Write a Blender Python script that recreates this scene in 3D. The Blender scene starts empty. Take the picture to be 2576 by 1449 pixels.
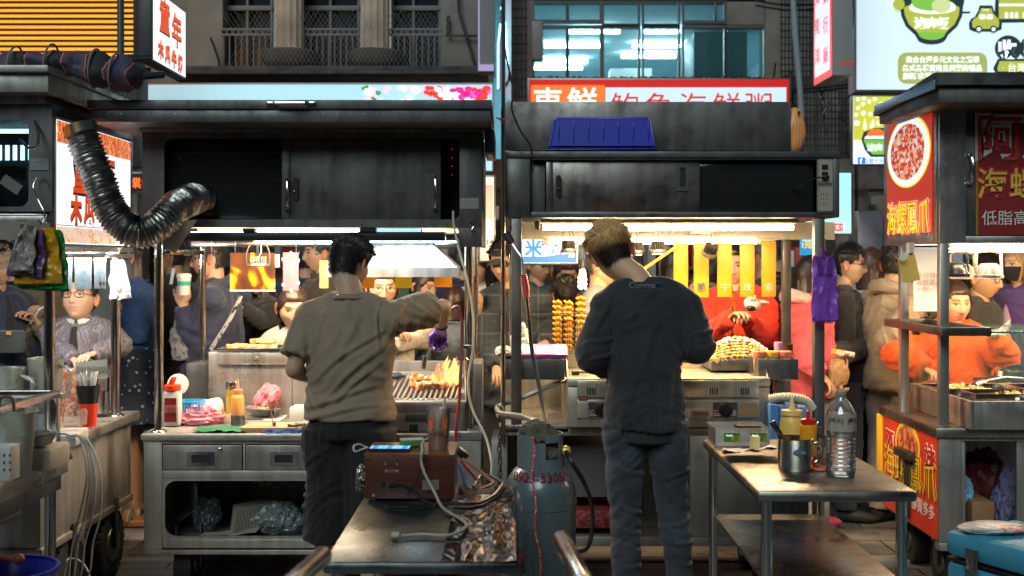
import bpy,bmesh,math,random
from mathutils import Vector,Matrix,noise,Euler
from math import sin,cos,pi,radians,exp,sqrt,atan2
V=Vector
FL,CX,HY,CH=2862.0,1288.0,655.0,1.6
def X(px,Y):return(px-CX)*Y/FL
def Z(py,Y):return CH-(py-HY)*Y/FL
def P(px,py,Y):return V((X(px,Y),Y,Z(py,Y)))
random.seed(7)
sc=bpy.context.scene
col=sc.collection
MW={}
MATS={}
def nt(m):return m.node_tree.nodes,m.node_tree.links
def M(name,c=(.5,.5,.5),rough=.5,metal=0,emi=0,ec=None,bump=0,bs=60,var=0,vs=6,st=(1,1,1),trans=0,alpha=1,sheen=0,sss=0,coat=0,spots=None,rvar=0,ior=1.45,wear=None):
 if name in MATS:return MATS[name]
 m=bpy.data.materials.new(name);m.use_nodes=True
 N,L=nt(m);b=N['Principled BSDF']
 b.inputs['Base Color'].default_value=(*c,1)
 b.inputs['Roughness'].default_value=rough
 b.inputs['Metallic'].default_value=metal
 b.inputs['IOR'].default_value=ior
 if trans:b.inputs['Transmission Weight'].default_value=trans
 if alpha<1:b.inputs['Alpha'].default_value=alpha
 if sheen:b.inputs['Sheen Weight'].default_value=sheen
 if sss:
  b.inputs['Subsurface Weight'].default_value=sss
  b.inputs['Subsurface Radius'].default_value=(.012,.004,.002);b.inputs['Subsurface Scale'].default_value=1
 if coat:b.inputs['Coat Weight'].default_value=coat;b.inputs['Coat Roughness'].default_value=.1
 if emi:
  b.inputs['Emission Color'].default_value=(*(ec or c),1);b.inputs['Emission Strength'].default_value=emi
 if bump or var or rvar or wear:
  tc=N.new('ShaderNodeTexCoord');mp=N.new('ShaderNodeMapping');mp.inputs['Scale'].default_value=st
  L.new(tc.outputs['Object'],mp.inputs['Vector'])
  if var or rvar:
   n=N.new('ShaderNodeTexNoise');n.inputs['Scale'].default_value=vs;n.inputs['Detail'].default_value=6
   L.new(mp.outputs[0],n.inputs['Vector'])
   if var:
    r=N.new('ShaderNodeMapRange');r.inputs['From Min'].default_value=.3;r.inputs['From Max'].default_value=.7
    r.inputs['To Min'].default_value=1-var;r.inputs['To Max'].default_value=1+var*.6
    L.new(n.outputs['Fac'],r.inputs['Value'])
    mx=N.new('ShaderNodeVectorMath');mx.operation='SCALE';mx.inputs[0].default_value=c
    L.new(r.outputs[0],mx.inputs['Scale']);L.new(mx.outputs[0],b.inputs['Base Color'])
   if rvar:
    r=N.new('ShaderNodeMapRange');r.inputs['From Min'].default_value=.3;r.inputs['From Max'].default_value=.7
    r.inputs['To Min'].default_value=max(.02,rough-rvar);r.inputs['To Max'].default_value=rough+rvar
    L.new(n.outputs['Fac'],r.inputs['Value']);L.new(r.outputs[0],b.inputs['Roughness'])
  if bump:
   n2=N.new('ShaderNodeTexNoise');n2.inputs['Scale'].default_value=bs;n2.inputs['Detail'].default_value=4
   L.new(mp.outputs[0],n2.inputs['Vector'])
   bp=N.new('ShaderNodeBump');bp.inputs['Strength'].default_value=bump;bp.inputs['Distance'].default_value=.01
   L.new(n2.outputs['Fac'],bp.inputs['Height']);L.new(bp.outputs[0],b.inputs['Normal'])
 MATS[name]=m;return m
def ramp_mat(name,stops,tex='noise',scale=5,rough=.6,emi=0,st=(1,1,1),detail=4,dist=0,interp='LINEAR',metal=0,feature='F1',rnd=1,bump=0,trans=0):
 if name in MATS:return MATS[name]
 m=bpy.data.materials.new(name);m.use_nodes=True;N,L=nt(m);b=N['Principled BSDF']
 tc=N.new('ShaderNodeTexCoord');mp=N.new('ShaderNodeMapping');mp.inputs['Scale'].default_value=st
 L.new(tc.outputs['Object'],mp.inputs['Vector'])
 if tex=='noise':
  t=N.new('ShaderNodeTexNoise');t.inputs['Scale'].default_value=scale;t.inputs['Detail'].default_value=detail;t.inputs['Distortion'].default_value=dist;o=t.outputs['Fac']
 elif tex=='wave':
  t=N.new('ShaderNodeTexWave');t.inputs['Scale'].default_value=scale;t.inputs['Distortion'].default_value=dist;o=t.outputs['Fac']
 elif tex=='vorc':
  t=N.new('ShaderNodeTexVoronoi');t.inputs['Scale'].default_value=scale;t.inputs['Randomness'].default_value=rnd
  s=N.new('ShaderNodeSeparateColor');L.new(t.outputs['Color'],s.inputs[0]);o=s.outputs[0]
 else:
  t=N.new('ShaderNodeTexVoronoi');t.feature=feature;t.inputs['Scale'].default_value=scale;t.inputs['Randomness'].default_value=rnd;o=t.outputs['Distance']
 L.new(mp.outputs[0],t.inputs['Vector'])
 r=N.new('ShaderNodeValToRGB');r.color_ramp.interpolation=interp
 while len(r.color_ramp.elements)<len(stops):r.color_ramp.elements.new(.5)
 for e,(p,c)in zip(r.color_ramp.elements,stops):e.position=p;e.color=(*c,1)
 L.new(o,r.inputs[0]);L.new(r.outputs[0],b.inputs['Base Color'])
 b.inputs['Roughness'].default_value=rough;b.inputs['Metallic'].default_value=metal
 if trans:b.inputs['Transmission Weight'].default_value=trans
 if emi:L.new(r.outputs[0],b.inputs['Emission Color']);b.inputs['Emission Strength'].default_value=emi
 if bump:
  bp=N.new('ShaderNodeBump');bp.inputs['Strength'].default_value=bump;bp.inputs['Distance'].default_value=.01
  L.new(o,bp.inputs['Height']);L.new(bp.outputs[0],b.inputs['Normal'])
 MATS[name]=m;return m
def lines_mat(name,base,specs,rough=.8,bump=.15):
 """plaid and grid cloths: list of (axis, scale, width, colour)"""
 if name in MATS:return MATS[name]
 m=bpy.data.materials.new(name);m.use_nodes=True;N,L=nt(m);b=N['Principled BSDF']
 tc=N.new('ShaderNodeTexCoord');sp=N.new('ShaderNodeSeparateXYZ');L.new(tc.outputs['Object'],sp.inputs[0])
 cur=None
 for ax,s,w,c in specs:
  a=N.new('ShaderNodeMath');a.operation='MULTIPLY';a.inputs[1].default_value=s;L.new(sp.outputs[ax],a.inputs[0])
  f=N.new('ShaderNodeMath');f.operation='FRACT';L.new(a.outputs[0],f.inputs[0])
  g=N.new('ShaderNodeMath');g.operation='LESS_THAN';g.inputs[1].default_value=w;L.new(f.outputs[0],g.inputs[0])
  h=N.new('ShaderNodeMath');h.operation='MULTIPLY';h.inputs[1].default_value=.7;L.new(g.outputs[0],h.inputs[0])
  mx=N.new('ShaderNodeMix');mx.data_type='RGBA';mx.inputs[7].default_value=(*c,1)
  if cur is None:mx.inputs[6].default_value=(*base,1)
  else:L.new(cur,mx.inputs[6])
  L.new(h.outputs[0],mx.inputs[0]);cur=mx.outputs[2]
 L.new(cur,b.inputs['Base Color']);b.inputs['Roughness'].default_value=rough
 n2=N.new('ShaderNodeTexNoise');n2.inputs['Scale'].default_value=25
 L.new(tc.outputs['Object'],n2.inputs['Vector'])
 bp=N.new('ShaderNodeBump');bp.inputs['Strength'].default_value=bump;bp.inputs['Distance'].default_value=.02
 L.new(n2.outputs['Fac'],bp.inputs['Height']);L.new(bp.outputs[0],b.inputs['Normal'])
 MATS[name]=m;return m
def steel(name='brushed_steel',c=(.42,.41,.39),rough=.3,st=(3,3,.4),dirt=.3,met=1):
 """brushed, smudged stainless steel with stains of its own"""
 if name in MATS:return MATS[name]
 m=bpy.data.materials.new(name);m.use_nodes=True;N,L=nt(m);b=N['Principled BSDF']
 tc=N.new('ShaderNodeTexCoord');mp=N.new('ShaderNodeMapping');mp.inputs['Scale'].default_value=st
 L.new(tc.outputs['Object'],mp.inputs[0])
 a=N.new('ShaderNodeTexNoise');a.inputs['Scale'].default_value=120;a.inputs['Detail'].default_value=3;L.new(mp.outputs[0],a.inputs[0])
 d=N.new('ShaderNodeTexNoise');d.inputs['Scale'].default_value=3.2;d.inputs['Detail'].default_value=9;d.inputs['Roughness'].default_value=.65;L.new(tc.outputs['Object'],d.inputs[0])
 mp2=N.new('ShaderNodeMapping');mp2.inputs['Scale'].default_value=(9,9,.7);L.new(tc.outputs['Object'],mp2.inputs[0]);e=N.new('ShaderNodeTexNoise');e.inputs['Scale'].default_value=2.2;e.inputs['Detail'].default_value=5;L.new(mp2.outputs[0],e.inputs[0])
 r=N.new('ShaderNodeMapRange');r.inputs['From Min'].default_value=.35;r.inputs['From Max'].default_value=.7;r.inputs['To Min'].default_value=rough*.65;r.inputs['To Max'].default_value=min(1,rough*1.7)
 L.new(d.outputs[0],r.inputs[0]);L.new(r.outputs[0],b.inputs['Roughness'])
 r2=N.new('ShaderNodeMapRange');r2.inputs['From Min'].default_value=.45;r2.inputs['From Max'].default_value=.75;r2.inputs['To Min'].default_value=1;r2.inputs['To Max'].default_value=1-dirt
 L.new(d.outputs[0],r2.inputs[0])
 r3=N.new('ShaderNodeMapRange');r3.inputs['From Min'].default_value=.35;r3.inputs['From Max'].default_value=.7;r3.inputs['To Min'].default_value=1.12;r3.inputs['To Max'].default_value=.72;L.new(e.outputs[0],r3.inputs[0]);mu=N.new('ShaderNodeMath');mu.operation='MULTIPLY';L.new(r2.outputs[0],mu.inputs[0]);L.new(r3.outputs[0],mu.inputs[1])
 s=N.new('ShaderNodeVectorMath');s.operation='SCALE';s.inputs[0].default_value=c;L.new(mu.outputs[0],s.inputs['Scale']);L.new(s.outputs[0],b.inputs['Base Color'])
 b.inputs['Metallic'].default_value=met
 bp=N.new('ShaderNodeBump');bp.inputs['Strength'].default_value=.06;bp.inputs['Distance'].default_value=.004;L.new(a.outputs[0],bp.inputs['Height'])
 bp2=N.new('ShaderNodeBump');bp2.inputs['Strength'].default_value=.05;bp2.inputs['Distance'].default_value=.03;L.new(d.outputs[0],bp2.inputs['Height']);L.new(bp.outputs[0],bp2.inputs['Normal'])
 L.new(bp2.outputs[0],b.inputs['Normal'])
 MATS[name]=m;return m
def clear(name,tint=(.95,.96,.95),f=.05,rough=.04,dif=0,bump=0,dc=(.8,.8,.8)):
 if name in MATS:return MATS[name]
 m=bpy.data.materials.new(name);m.use_nodes=True;N,L=nt(m);N.remove(N['Principled BSDF'])
 t=N.new('ShaderNodeBsdfTransparent');t.inputs[0].default_value=(*tint,1);g=N.new('ShaderNodeBsdfGlossy');g.inputs['Roughness'].default_value=rough
 fr=N.new('ShaderNodeFresnel');fr.inputs[0].default_value=1.5;a=N.new('ShaderNodeMath');a.inputs[1].default_value=f;L.new(fr.outputs[0],a.inputs[0]);mx=N.new('ShaderNodeMixShader');L.new(a.outputs[0],mx.inputs[0]);L.new(g.outputs[0],mx.inputs[2])
 if dif:
  d=N.new('ShaderNodeBsdfDiffuse');d.inputs[0].default_value=(*dc,1);m2=N.new('ShaderNodeMixShader');m2.inputs[0].default_value=dif;L.new(t.outputs[0],m2.inputs[1]);L.new(d.outputs[0],m2.inputs[2]);L.new(m2.outputs[0],mx.inputs[1])
 else:L.new(t.outputs[0],mx.inputs[1])
 if bump:
  n=N.new('ShaderNodeTexNoise');n.inputs['Scale'].default_value=40;bp=N.new('ShaderNodeBump');bp.inputs['Strength'].default_value=bump;bp.inputs['Distance'].default_value=.01;L.new(n.outputs[0],bp.inputs['Height']);L.new(bp.outputs[0],g.inputs['Normal']);L.new(bp.outputs[0],fr.inputs['Normal'])
 L.new(mx.outputs[0],N['Material Output'].inputs[0]);MATS[name]=m;return m
def tag(o,label=None,cat=None,group=None,kind=None):
 if label:o['label']=label
 if cat:o['category']=cat
 if group:o['group']=group
 if kind:o['kind']=kind
 return o
def thing(name,label,cat,loc=(0,0,0),group=None):
 o=bpy.data.objects.new(name,None);col.objects.link(o);o.location=loc;o.empty_display_size=.1
 MW[o.name]=Matrix.Translation(V(loc));return tag(o,label,cat,group)
def adopt(o,parent):
 if parent is not None:
  o.parent=parent;o.matrix_parent_inverse=MW[parent.name].inverted()
def link(name,me,mats,parent=None,label=None,cat=None,group=None,kind=None,smooth=True,ang=38,origin=True):
 if not isinstance(mats,(list,tuple)):mats=[mats]
 for m in mats:me.materials.append(m)
 loc=V((0,0,0))
 if origin and len(me.vertices):
  xs=[v.co for v in me.vertices]
  a=V((min(p.x for p in xs),min(p.y for p in xs),min(p.z for p in xs)));b=V((max(p.x for p in xs),max(p.y for p in xs),max(p.z for p in xs)))
  loc=V(((a.x+b.x)/2,(a.y+b.y)/2,a.z));me.transform(Matrix.Translation(-loc))
 if smooth:
  me.shade_smooth()
  if ang:me.set_sharp_from_angle(angle=radians(ang))
 o=bpy.data.objects.new(name,me);col.objects.link(o);o.location=loc;MW[o.name]=Matrix.Translation(loc)
 adopt(o,parent);return tag(o,label,cat,group,kind)
def kids(o):return[c for c in bpy.data.objects if c.parent==o]
def dup(o,d=(0,0,0),parent=None,label=None,rz=0):
 ch=kids(o);c=o.copy();col.objects.link(c)
 m=MW[o.name]
 if parent is None:
  c.location=V(o.location)+V(d)
  if rz:c.rotation_euler.z+=rz
 MW[c.name]=Matrix.Translation(c.location)
 if parent is not None:c.parent=parent
 for k in ch:dup(k,parent=c)
 if label:c['label']=label
 return c
class B:
 def __init__(s):s.bm=bmesh.new();s.mi=0
 def _f(s,vs):
  try:
   f=s.bm.faces.new(vs);f.material_index=s.mi;return f
  except ValueError:return None
 def box(s,c,d,rot=None,bev=0.002,mat=None):
  g=bmesh.ops.create_cube(s.bm,size=1)['verts']
  for v in g:v.co=V((v.co.x*d[0],v.co.y*d[1],v.co.z*d[2]))
  fs={f for v in g for f in v.link_faces}
  for f in fs:f.material_index=s.mi
  if bev and min(d)>bev*2.5:
   r=bmesh.ops.bevel(s.bm,geom=list({e for v in g for e in v.link_edges}),offset=bev,segments=2,affect='EDGES',profile=.5)
   g=list({v for f in r['faces']for v in f.verts}|{v for v in g if v.is_valid})
   for f in{f for v in g for f in v.link_faces}:f.material_index=s.mi
  m=Matrix.Translation(V(c))
  if rot is not None:m=m@(rot.to_matrix().to_4x4()if hasattr(rot,'to_matrix')else rot.to_4x4())
  for v in g:v.co=m@v.co
  return s
 def bx(s,x0,x1,y0,y1,z0,z1,bev=.002):
  return s.box(((x0+x1)/2,(y0+y1)/2,(z0+z1)/2),(abs(x1-x0),abs(y1-y0),abs(z1-z0)),bev=bev)
 def px(s,a,b,c,d,Y0,Y1,bev=.002):
  return s.bx(X(a,Y0),X(c,Y0),Y0,Y1,Z(d,Y0),Z(b,Y0),bev)
 def tube(s,pts,r,seg=8,cap=True,closed=False,flat=None):
  pts=[V(p)for p in pts];n=len(pts)
  rs=r if isinstance(r,(list,tuple))else[r]*n
  rings=[];up=None
  for i,p in enumerate(pts):
   if closed:t=pts[(i+1)%n]-pts[i-1]
   else:t=pts[min(i+1,n-1)]-pts[max(i-1,0)]
   if t.length<1e-9:t=V((0,0,1))
   t.normalize()
   if up is None:
    up=V((0,0,1))if abs(t.z)<.9 else V((1,0,0))
   a=(up-t*up.dot(t))
   if a.length<1e-6:a=t.orthogonal()
   a.normalize();b=t.cross(a);up=a
   f=flat or(1,1)
   rr=rs[i];ra,rb=(rr if isinstance(rr,(tuple,list))else(rr*f[0],rr*f[1]))
   rings.append([s.bm.verts.new(p+a*(cos(2*pi*k/seg)*ra)+b*(sin(2*pi*k/seg)*rb))for k in range(seg)])
  m=n if closed else n-1
  for i in range(m):
   q,w=rings[i],rings[(i+1)%n]
   for k in range(seg):s._f((q[k],q[(k+1)%seg],w[(k+1)%seg],w[k]))
  if cap and not closed:s._f(rings[0][::-1]);s._f(rings[-1])
  return s
 def lathe(s,prof,c=(0,0,0),seg=20,axis=None,wob=0):
  c=V(c);rings=[]
  q=V((0,0,1)).rotation_difference(V(axis))if axis is not None else None
  for r,z in prof:
   if r<1e-5:
    p=V((0,0,z));rings.append([s.bm.verts.new(c+(q@p if q else p))]);continue
   ring=[]
   for k in range(seg):
    a=2*pi*k/seg;rr=r*(1+wob*sin(3*a+z*40))
    p=V((cos(a)*rr,sin(a)*rr,z));ring.append(s.bm.verts.new(c+(q@p if q else p)))
   rings.append(ring)
  for A,C in zip(rings,rings[1:]):
   if len(A)==1 and len(C)==1:continue
   for k in range(seg):
    if len(A)==1:s._f((A[0],C[k],C[(k+1)%seg]))
    elif len(C)==1:s._f((A[k],A[(k+1)%seg],C[0]))
    else:s._f((A[k],A[(k+1)%seg],C[(k+1)%seg],C[k]))
  if len(rings[0])>1:s._f(rings[0][::-1])
  if len(rings[-1])>1:s._f(rings[-1])
  return s
 def grid(s,fn,nu,nv,cu=False,cv=False):
  vs=[[s.bm.verts.new(fn(i/(nu if cu else nu-1),j/(nv if cv else nv-1)))for j in range(nv)]for i in range(nu)]
  for i in range(nu if cu else nu-1):
   for j in range(nv if cv else nv-1):
    s._f((vs[i][j],vs[(i+1)%nu][j],vs[(i+1)%nu][(j+1)%nv],vs[i][(j+1)%nv]))
  return s
 def ell(s,c,r,seg=14,rot=None):
  g=bmesh.ops.create_uvsphere(s.bm,u_segments=seg,v_segments=max(6,seg*2//3),radius=1)['verts']
  m=Matrix.Translation(V(c))@(rot.to_matrix().to_4x4()if rot is not None else Matrix.Identity(4))@Matrix.Diagonal((*(r if not isinstance(r,(int,float))else(r,r,r)),1))
  for v in g:v.co=m@v.co
  for f in{f for v in g for f in v.link_faces}:f.material_index=s.mi
  return s
 def prism(s,poly,d0,d1,fr):
  a=[s.bm.verts.new(fr(u,v,d0))for u,v in poly];b=[s.bm.verts.new(fr(u,v,d1))for u,v in poly]
  n=len(poly);s._f(a[::-1]);s._f(b)
  for i in range(n):s._f((a[i],a[(i+1)%n],b[(i+1)%n],b[i]))
  return s
 def noise(s,amp,freq,seed=0,axis=None):
  s.bm.normal_update()
  for v in s.bm.verts:
   d=noise.noise(v.co*freq+V((seed,seed*2,0)))
   v.co+=(v.normal if axis is None else V(axis))*(d*amp)
  return s
 def rot(s,m):
  for v in s.bm.verts:v.co=m@v.co
  return s
 def build(s,name,mats,parent=None,label=None,cat=None,group=None,kind=None,smooth=True,ang=38):
  bmesh.ops.recalc_face_normals(s.bm,faces=s.bm.faces)
  me=bpy.data.meshes.new(name);s.bm.to_mesh(me);s.bm.free()
  return link(name,me,mats,parent,label,cat,group,kind,smooth,ang)
def frame_opening(b,x0,x1,z0,z1,ox0,ox1,oz0,oz1,y0,y1,r=.03,seg=5):
 """plate with a rounded opening"""
 inner=[]
 for cx,cz,a0 in((ox1-r,oz1-r,0),(ox0+r,oz1-r,90),(ox0+r,oz0+r,180),(ox1-r,oz0+r,270)):
  for k in range(seg+1):
   a=radians(a0+90*k/seg);inner.append((cx+cos(a)*r,cz+sin(a)*r))
 outer=[]
 n=seg+1
 for q,(cx,cz)in enumerate(((x1,z1),(x0,z1),(x0,z0),(x1,z0))):
  for k in range(n):outer.append((cx,cz))
 bm=b.bm
 for y,flip in((y0,0),(y1,1)):
  iv=[bm.verts.new((u,y,v))for u,v in inner]
  ov=[bm.verts.new((cx,y,cz))for cx,cz in((x1,z1),(x0,z1),(x0,z0),(x1,z0))]
  for q in range(4):
   for k in range(seg):b._f((ov[q],iv[q*n+k+1],iv[q*n+k]))
   b._f((ov[q],ov[(q+1)%4],iv[((q+1)*n)%(4*n)],iv[q*n+seg]))
  if y==y0:i0,o0=iv,ov
  else:i1,o1=iv,ov
 m=len(i0)
 for k in range(m):b._f((i0[k],i0[(k+1)%m],i1[(k+1)%m],i1[k]))
 for k in range(4):b._f((o0[k],o0[(k+1)%4],o1[(k+1)%4],o1[k]))
 return b
def rrect(x0,x1,z0,z1,r,seg=5):
 o=[]
 for cx,cz,a0 in((x1-r,z1-r,0),(x0+r,z1-r,90),(x0+r,z0+r,180),(x1-r,z0+r,270)):
  for k in range(seg+1):
   a=radians(a0+90*k/seg);o.append((cx+cos(a)*r,cz+sin(a)*r))
 return o
XZ=lambda u,v,d:V((u,d,v))
FRONT=(V((1,0,0)),V((0,0,1)),V((0,-1,0)))
LEFTF=(V((0,-1,0)),V((0,0,1)),V((-1,0,0)))
RIGHTF=(V((0,1,0)),V((0,0,1)),V((1,0,0)))
TOPF=(V((1,0,0)),V((0,1,0)),V((0,0,1)))
def text(s,loc,h,mat,parent=None,fr=FRONT,off=0,ext=.0008,stretch=1,name='lettering',align='CENTER',spacing=1,line=1,mirror=False,w=None,**k):
 cu=bpy.data.curves.new(name,'FONT');cu.body=s;cu.size=h;cu.align_x=align;cu.align_y='CENTER'
 cu.extrude=ext;cu.offset=off;cu.space_character=spacing;cu.space_line=line;cu.resolution_u=2
 t=bpy.data.objects.new('t',cu);col.objects.link(t);bpy.context.view_layer.update()
 me=bpy.data.meshes.new_from_object(t.evaluated_get(bpy.context.evaluated_depsgraph_get()))
 bpy.data.objects.remove(t);me.materials.clear()
 if len(me.vertices):
  xs=[v.co.x for v in me.vertices];ys=[v.co.y for v in me.vertices]
  mx=(min(xs)+max(xs))/2;my=(min(ys)+max(ys))/2
  sx=stretch if w is None else w/(max(xs)-min(xs))
  r,u,n=[V(q)for q in fr]
  if mirror:sx=-sx
  for v in me.vertices:
   c=v.co;v.co=V(loc)+r*((c.x-(mx if align=='CENTER' else 0))*sx)+u*(c.y-my)+n*c.z
 return link(name,me,mat,parent,smooth=False,**k)
def vtext(s,loc,h,mat,parent=None,**k):
 return text('\n'.join(s),loc,h,mat,parent,line=.95,**k)
def spline(pts,n=8):
 pts=[V(p)for p in pts];out=[]
 q=[pts[0]*2-pts[1]]+pts+[pts[-1]*2-pts[-2]]
 for i in range(1,len(q)-2):
  a,b,c,d=q[i-1:i+3]
  for k in range(n):
   t=k/n;out.append(.5*((2*b)+(c-a)*t+(2*a-5*b+4*c-d)*t*t+(3*b-a-3*c+d)*t**3))
 out.append(pts[-1]);return out
def cable(name,pts,r,mat,label,cat='cable',group=None,parent=None,seg=6,n=8):
 return B().tube(spline(pts,n),r,seg).build(name,mat,parent,label,cat,group)
ST=steel(c=(.5,.48,.45),rough=.34,met=.82);STD=steel('dark_steel',(.16,.158,.155),.38,met=.85);STW=steel('worn_steel',(.4,.38,.345),.42,dirt=.3,met=.68)
STL=steel('polished_steel',(.62,.61,.58),.16,dirt=.25)
STB=steel('cabinet_steel',(.13,.13,.127),.46,dirt=.25,met=.8)
BLK=M('black_plastic',(.012,.012,.013),.4);RUB=M('rubber',(.02,.02,.02),.75,bump=.3,bs=40)
DARK=M('dark_void',(.01,.01,.011),.7)
WHT=M('white_plastic',(.55,.55,.53),.4,var=.12)
CRM=M('cream_enamel',(.72,.66,.5),.45,var=.15,vs=8)
TUBW=M('warm_tube',(1,.86,.6),emi=34,ec=(1,.8,.5));TUBC=M('cool_tube',(.8,.95,1),emi=16,ec=(.75,.93,1))
TUBY=M('yellow_tube',(1,.86,.6),emi=3.5,ec=(1,.8,.42))
GLASS=M('clear_glass',(.95,.98,.97),.03,trans=1,ior=1.3)
PGLASS=M('pane_glass',(.1,.3,.32),.02,alpha=.12)
LBOX=M('light_box_face',(.5,.6,.65),.4,emi=.72,ec=(.36,.76,.92))
LBOXW=M('white_light_box',(.85,.9,.95),.4,emi=1.15,ec=(.86,.96,1))
REDL=M('red_backlit',(.8,.05,.02),.4,emi=.75,ec=(.9,.045,.02));ORGL=M('orange_backlit',(.9,.2,.03),.4,emi=.9,ec=(1,.14,.02))
WLET=M('white_backlit',(.9,.9,.9),.4,emi=1.1,ec=(.95,.97,1))
CONC=M('old_concrete',(.2,.18,.155),.85,var=.45,vs=2.5,bump=.3,bs=12)
def paving(name,tile,c0,c1,rough):
 m=bpy.data.materials.new(name);m.use_nodes=True;N,L=nt(m);b=N['Principled BSDF']
 tc=N.new('ShaderNodeTexCoord');mp=N.new('ShaderNodeMapping');L.new(tc.outputs['Object'],mp.inputs[0])
 br=N.new('ShaderNodeTexBrick');br.inputs['Scale'].default_value=1;br.inputs['Brick Width'].default_value=tile[0];br.inputs['Row Height'].default_value=tile[1]
 br.inputs['Mortar Size'].default_value=.006;br.inputs['Color1'].default_value=(*c0,1);br.inputs['Color2'].default_value=(*c1,1);br.inputs['Mortar'].default_value=(.012,.012,.012,1)
 L.new(mp.outputs[0],br.inputs[0])
 n=N.new('ShaderNodeTexNoise');n.inputs['Scale'].default_value=3;n.inputs['Detail'].default_value=8;L.new(mp.outputs[0],n.inputs[0])
 r=N.new('ShaderNodeMapRange');r.inputs['From Min'].default_value=.35;r.inputs['From Max'].default_value=.65;r.inputs['To Min'].default_value=.45;r.inputs['To Max'].default_value=1.25;L.new(n.outputs[0],r.inputs[0])
 s=N.new('ShaderNodeVectorMath');s.operation='SCALE';L.new(br.outputs['Color'],s.inputs[0]);L.new(r.outputs[0],s.inputs['Scale']);L.new(s.outputs[0],b.inputs['Base Color'])
 r2=N.new('ShaderNodeMapRange');r2.inputs['From Min'].default_value=.4;r2.inputs['From Max'].default_value=.6;r2.inputs['To Min'].default_value=rough-.25;r2.inputs['To Max'].default_value=rough+.15;L.new(n.outputs[0],r2.inputs[0]);L.new(r2.outputs[0],b.inputs['Roughness'])
 n2=N.new('ShaderNodeTexNoise');n2.inputs['Scale'].default_value=60;L.new(mp.outputs[0],n2.inputs[0])
 a=N.new('ShaderNodeMath');a.operation='MULTIPLY_ADD';a.inputs[1].default_value=.25;L.new(n2.outputs[0],a.inputs[0]);L.new(br.outputs['Fac'],a.inputs[2])
 bp=N.new('ShaderNodeBump');bp.invert=True;bp.inputs['Strength'].default_value=.5;bp.inputs['Distance'].default_value=.01;L.new(a.outputs[0],bp.inputs['Height']);L.new(bp.outputs[0],b.inputs['Normal'])
 return m
B().grid(lambda u,v:V((-40+80*u,-20+80*v,0)),41,41).build('ground',paving('street_paving',(.6,.3),(.15,.145,.14),(.2,.195,.185),.5),kind='structure')
kb=B().bx(-14,14,6.02,6.12,-.05,.012,.004).bx(-14,14,9.9,10.1,-.05,.1,.01)
kb.build('kerb',M('kerb_stone',(.28,.26,.22),.7,var=.4,vs=5,bump=.3,bs=30),kind='structure')
B().bx(-14,14,10.1,30,-.05,.095,0).build('pavement',paving('pavement_tiles',(.3,.3),(.09,.085,.08),(.11,.1,.09),.55),kind='structure')
Y=12.0
bl=thing('old_building','dim beige building with fluted columns and a netted balcony behind the left stall','building',(X(800,Y),Y,0))
WB=M('dim_plaster',(.22,.205,.185),.9,var=.35,vs=1.5,bump=.3,bs=8)
w=B()
for a,c in((345,470),(470,560),(1109,1240)):w.px(a,-320,c,212,Y,Y+.5)
for a,c in((560,1109),):w.px(a,186,c,212,Y,Y+.4);w.px(a,-320,c,-60,Y,Y+.4)
w.px(345,212,1240,655+380,Y+.05,Y+.6)
w.build('wall',WB,bl)
for a in(686,905):
 c=B();cx=X(a+35,Y-.25)
 n=48
 def colr(u,v,cx=cx):
  t=2*pi*u;r=.148-.011*(abs(sin(t*7))**.5);return V((cx+cos(t)*r,Y-.1+sin(t)*r,Z(150,Y)+v*3.2))
 c.grid(colr,112,3,cu=True)
 c.lathe([(.19,0),(.2,.03),(.17,.06),(.18,.09),(.155,.12)],(cx,Y-.1,Z(152,Y)-.02),28)
 o=c.build('column',M('column_plaster',(.5,.4,.31),.85,var=.3,vs=4,bump=.2,bs=20),bl)
 B().lathe([(.1,0),(.2,.03),(.27,.1),(.3,.2),(.25,.22)],(cx,Y-.1,Z(186,Y)),28).build('balcony_base',M('grey_moulding',(.11,.11,.1),.9,var=.4),bl)
for a,c,mu in((560,686,(622,)),(756,905,(831,)),(984,1109,(1040,))):
 f=B();
 for q in(a+3,c-3,*mu):f.px(q-3,-250,q+3,186,Y+.18,Y+.24)
 for q in(-80,20):f.px(a,q-6,c,q+6,Y+.17,Y+.25)
 fo=f.build('window',M('grey_window_frame',(.16,.16,.155),.6),bl)
 B().px(a,-250,c,186,Y+.3,Y+.32,0).build('pane',M('night_glass',(.02,.024,.03),.12),fo)
r=B()
for a,c in((556,684),(760,903),(980,1109)):
 for zz in(74,88):r.tube([P(a,zz,Y-.02),P(c,zz,Y-.02)],.012,6)
 r.tube([P(a,178,Y-.02),P(c,178,Y-.02)],.012,6)
 n=int((c-a)/15)
 for i in range(n):
  x=a+7+i*(c-a-8)/n;r.tube([P(x,88,Y-.02),P(x,178,Y-.02)],.007,5)
  r.tube([P(x+cos(t)*6,81+sin(t)*6,Y-.02)for t in[k*pi/5 for k in range(10)]],.006,4,closed=True)
r.build('railing',M('grey_iron',(.2,.2,.19),.7),bl)
rr=random.Random(5)
nb=B()
for q in range(52):
 x0=556+q*11;nb.tube([P(x0,30+rr.uniform(-4,4),Y-.3),P(x0+60,120,Y-.42),P(x0+100,190,Y-.36)],.0016,3)
 nb.tube([P(x0+90,30+rr.uniform(-4,4),Y-.3),P(x0+40,120,Y-.42),P(x0,190,Y-.36)],.0016,3)
nb.build('safety_net',M('net_cord',(.16,.16,.15),.8),bl)
B().bx(X(470,Y),X(1215,Y),Y-.5,Y,Z(199,Y),Z(186,Y)).bx(X(455,Y),X(1230,Y),Y-.62,Y,Z(210,Y),Z(202,Y)).build('ledge',M('sooty_ledge',(.07,.07,.068),.9,var=.5,bump=.4,bs=15),bl)
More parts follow.
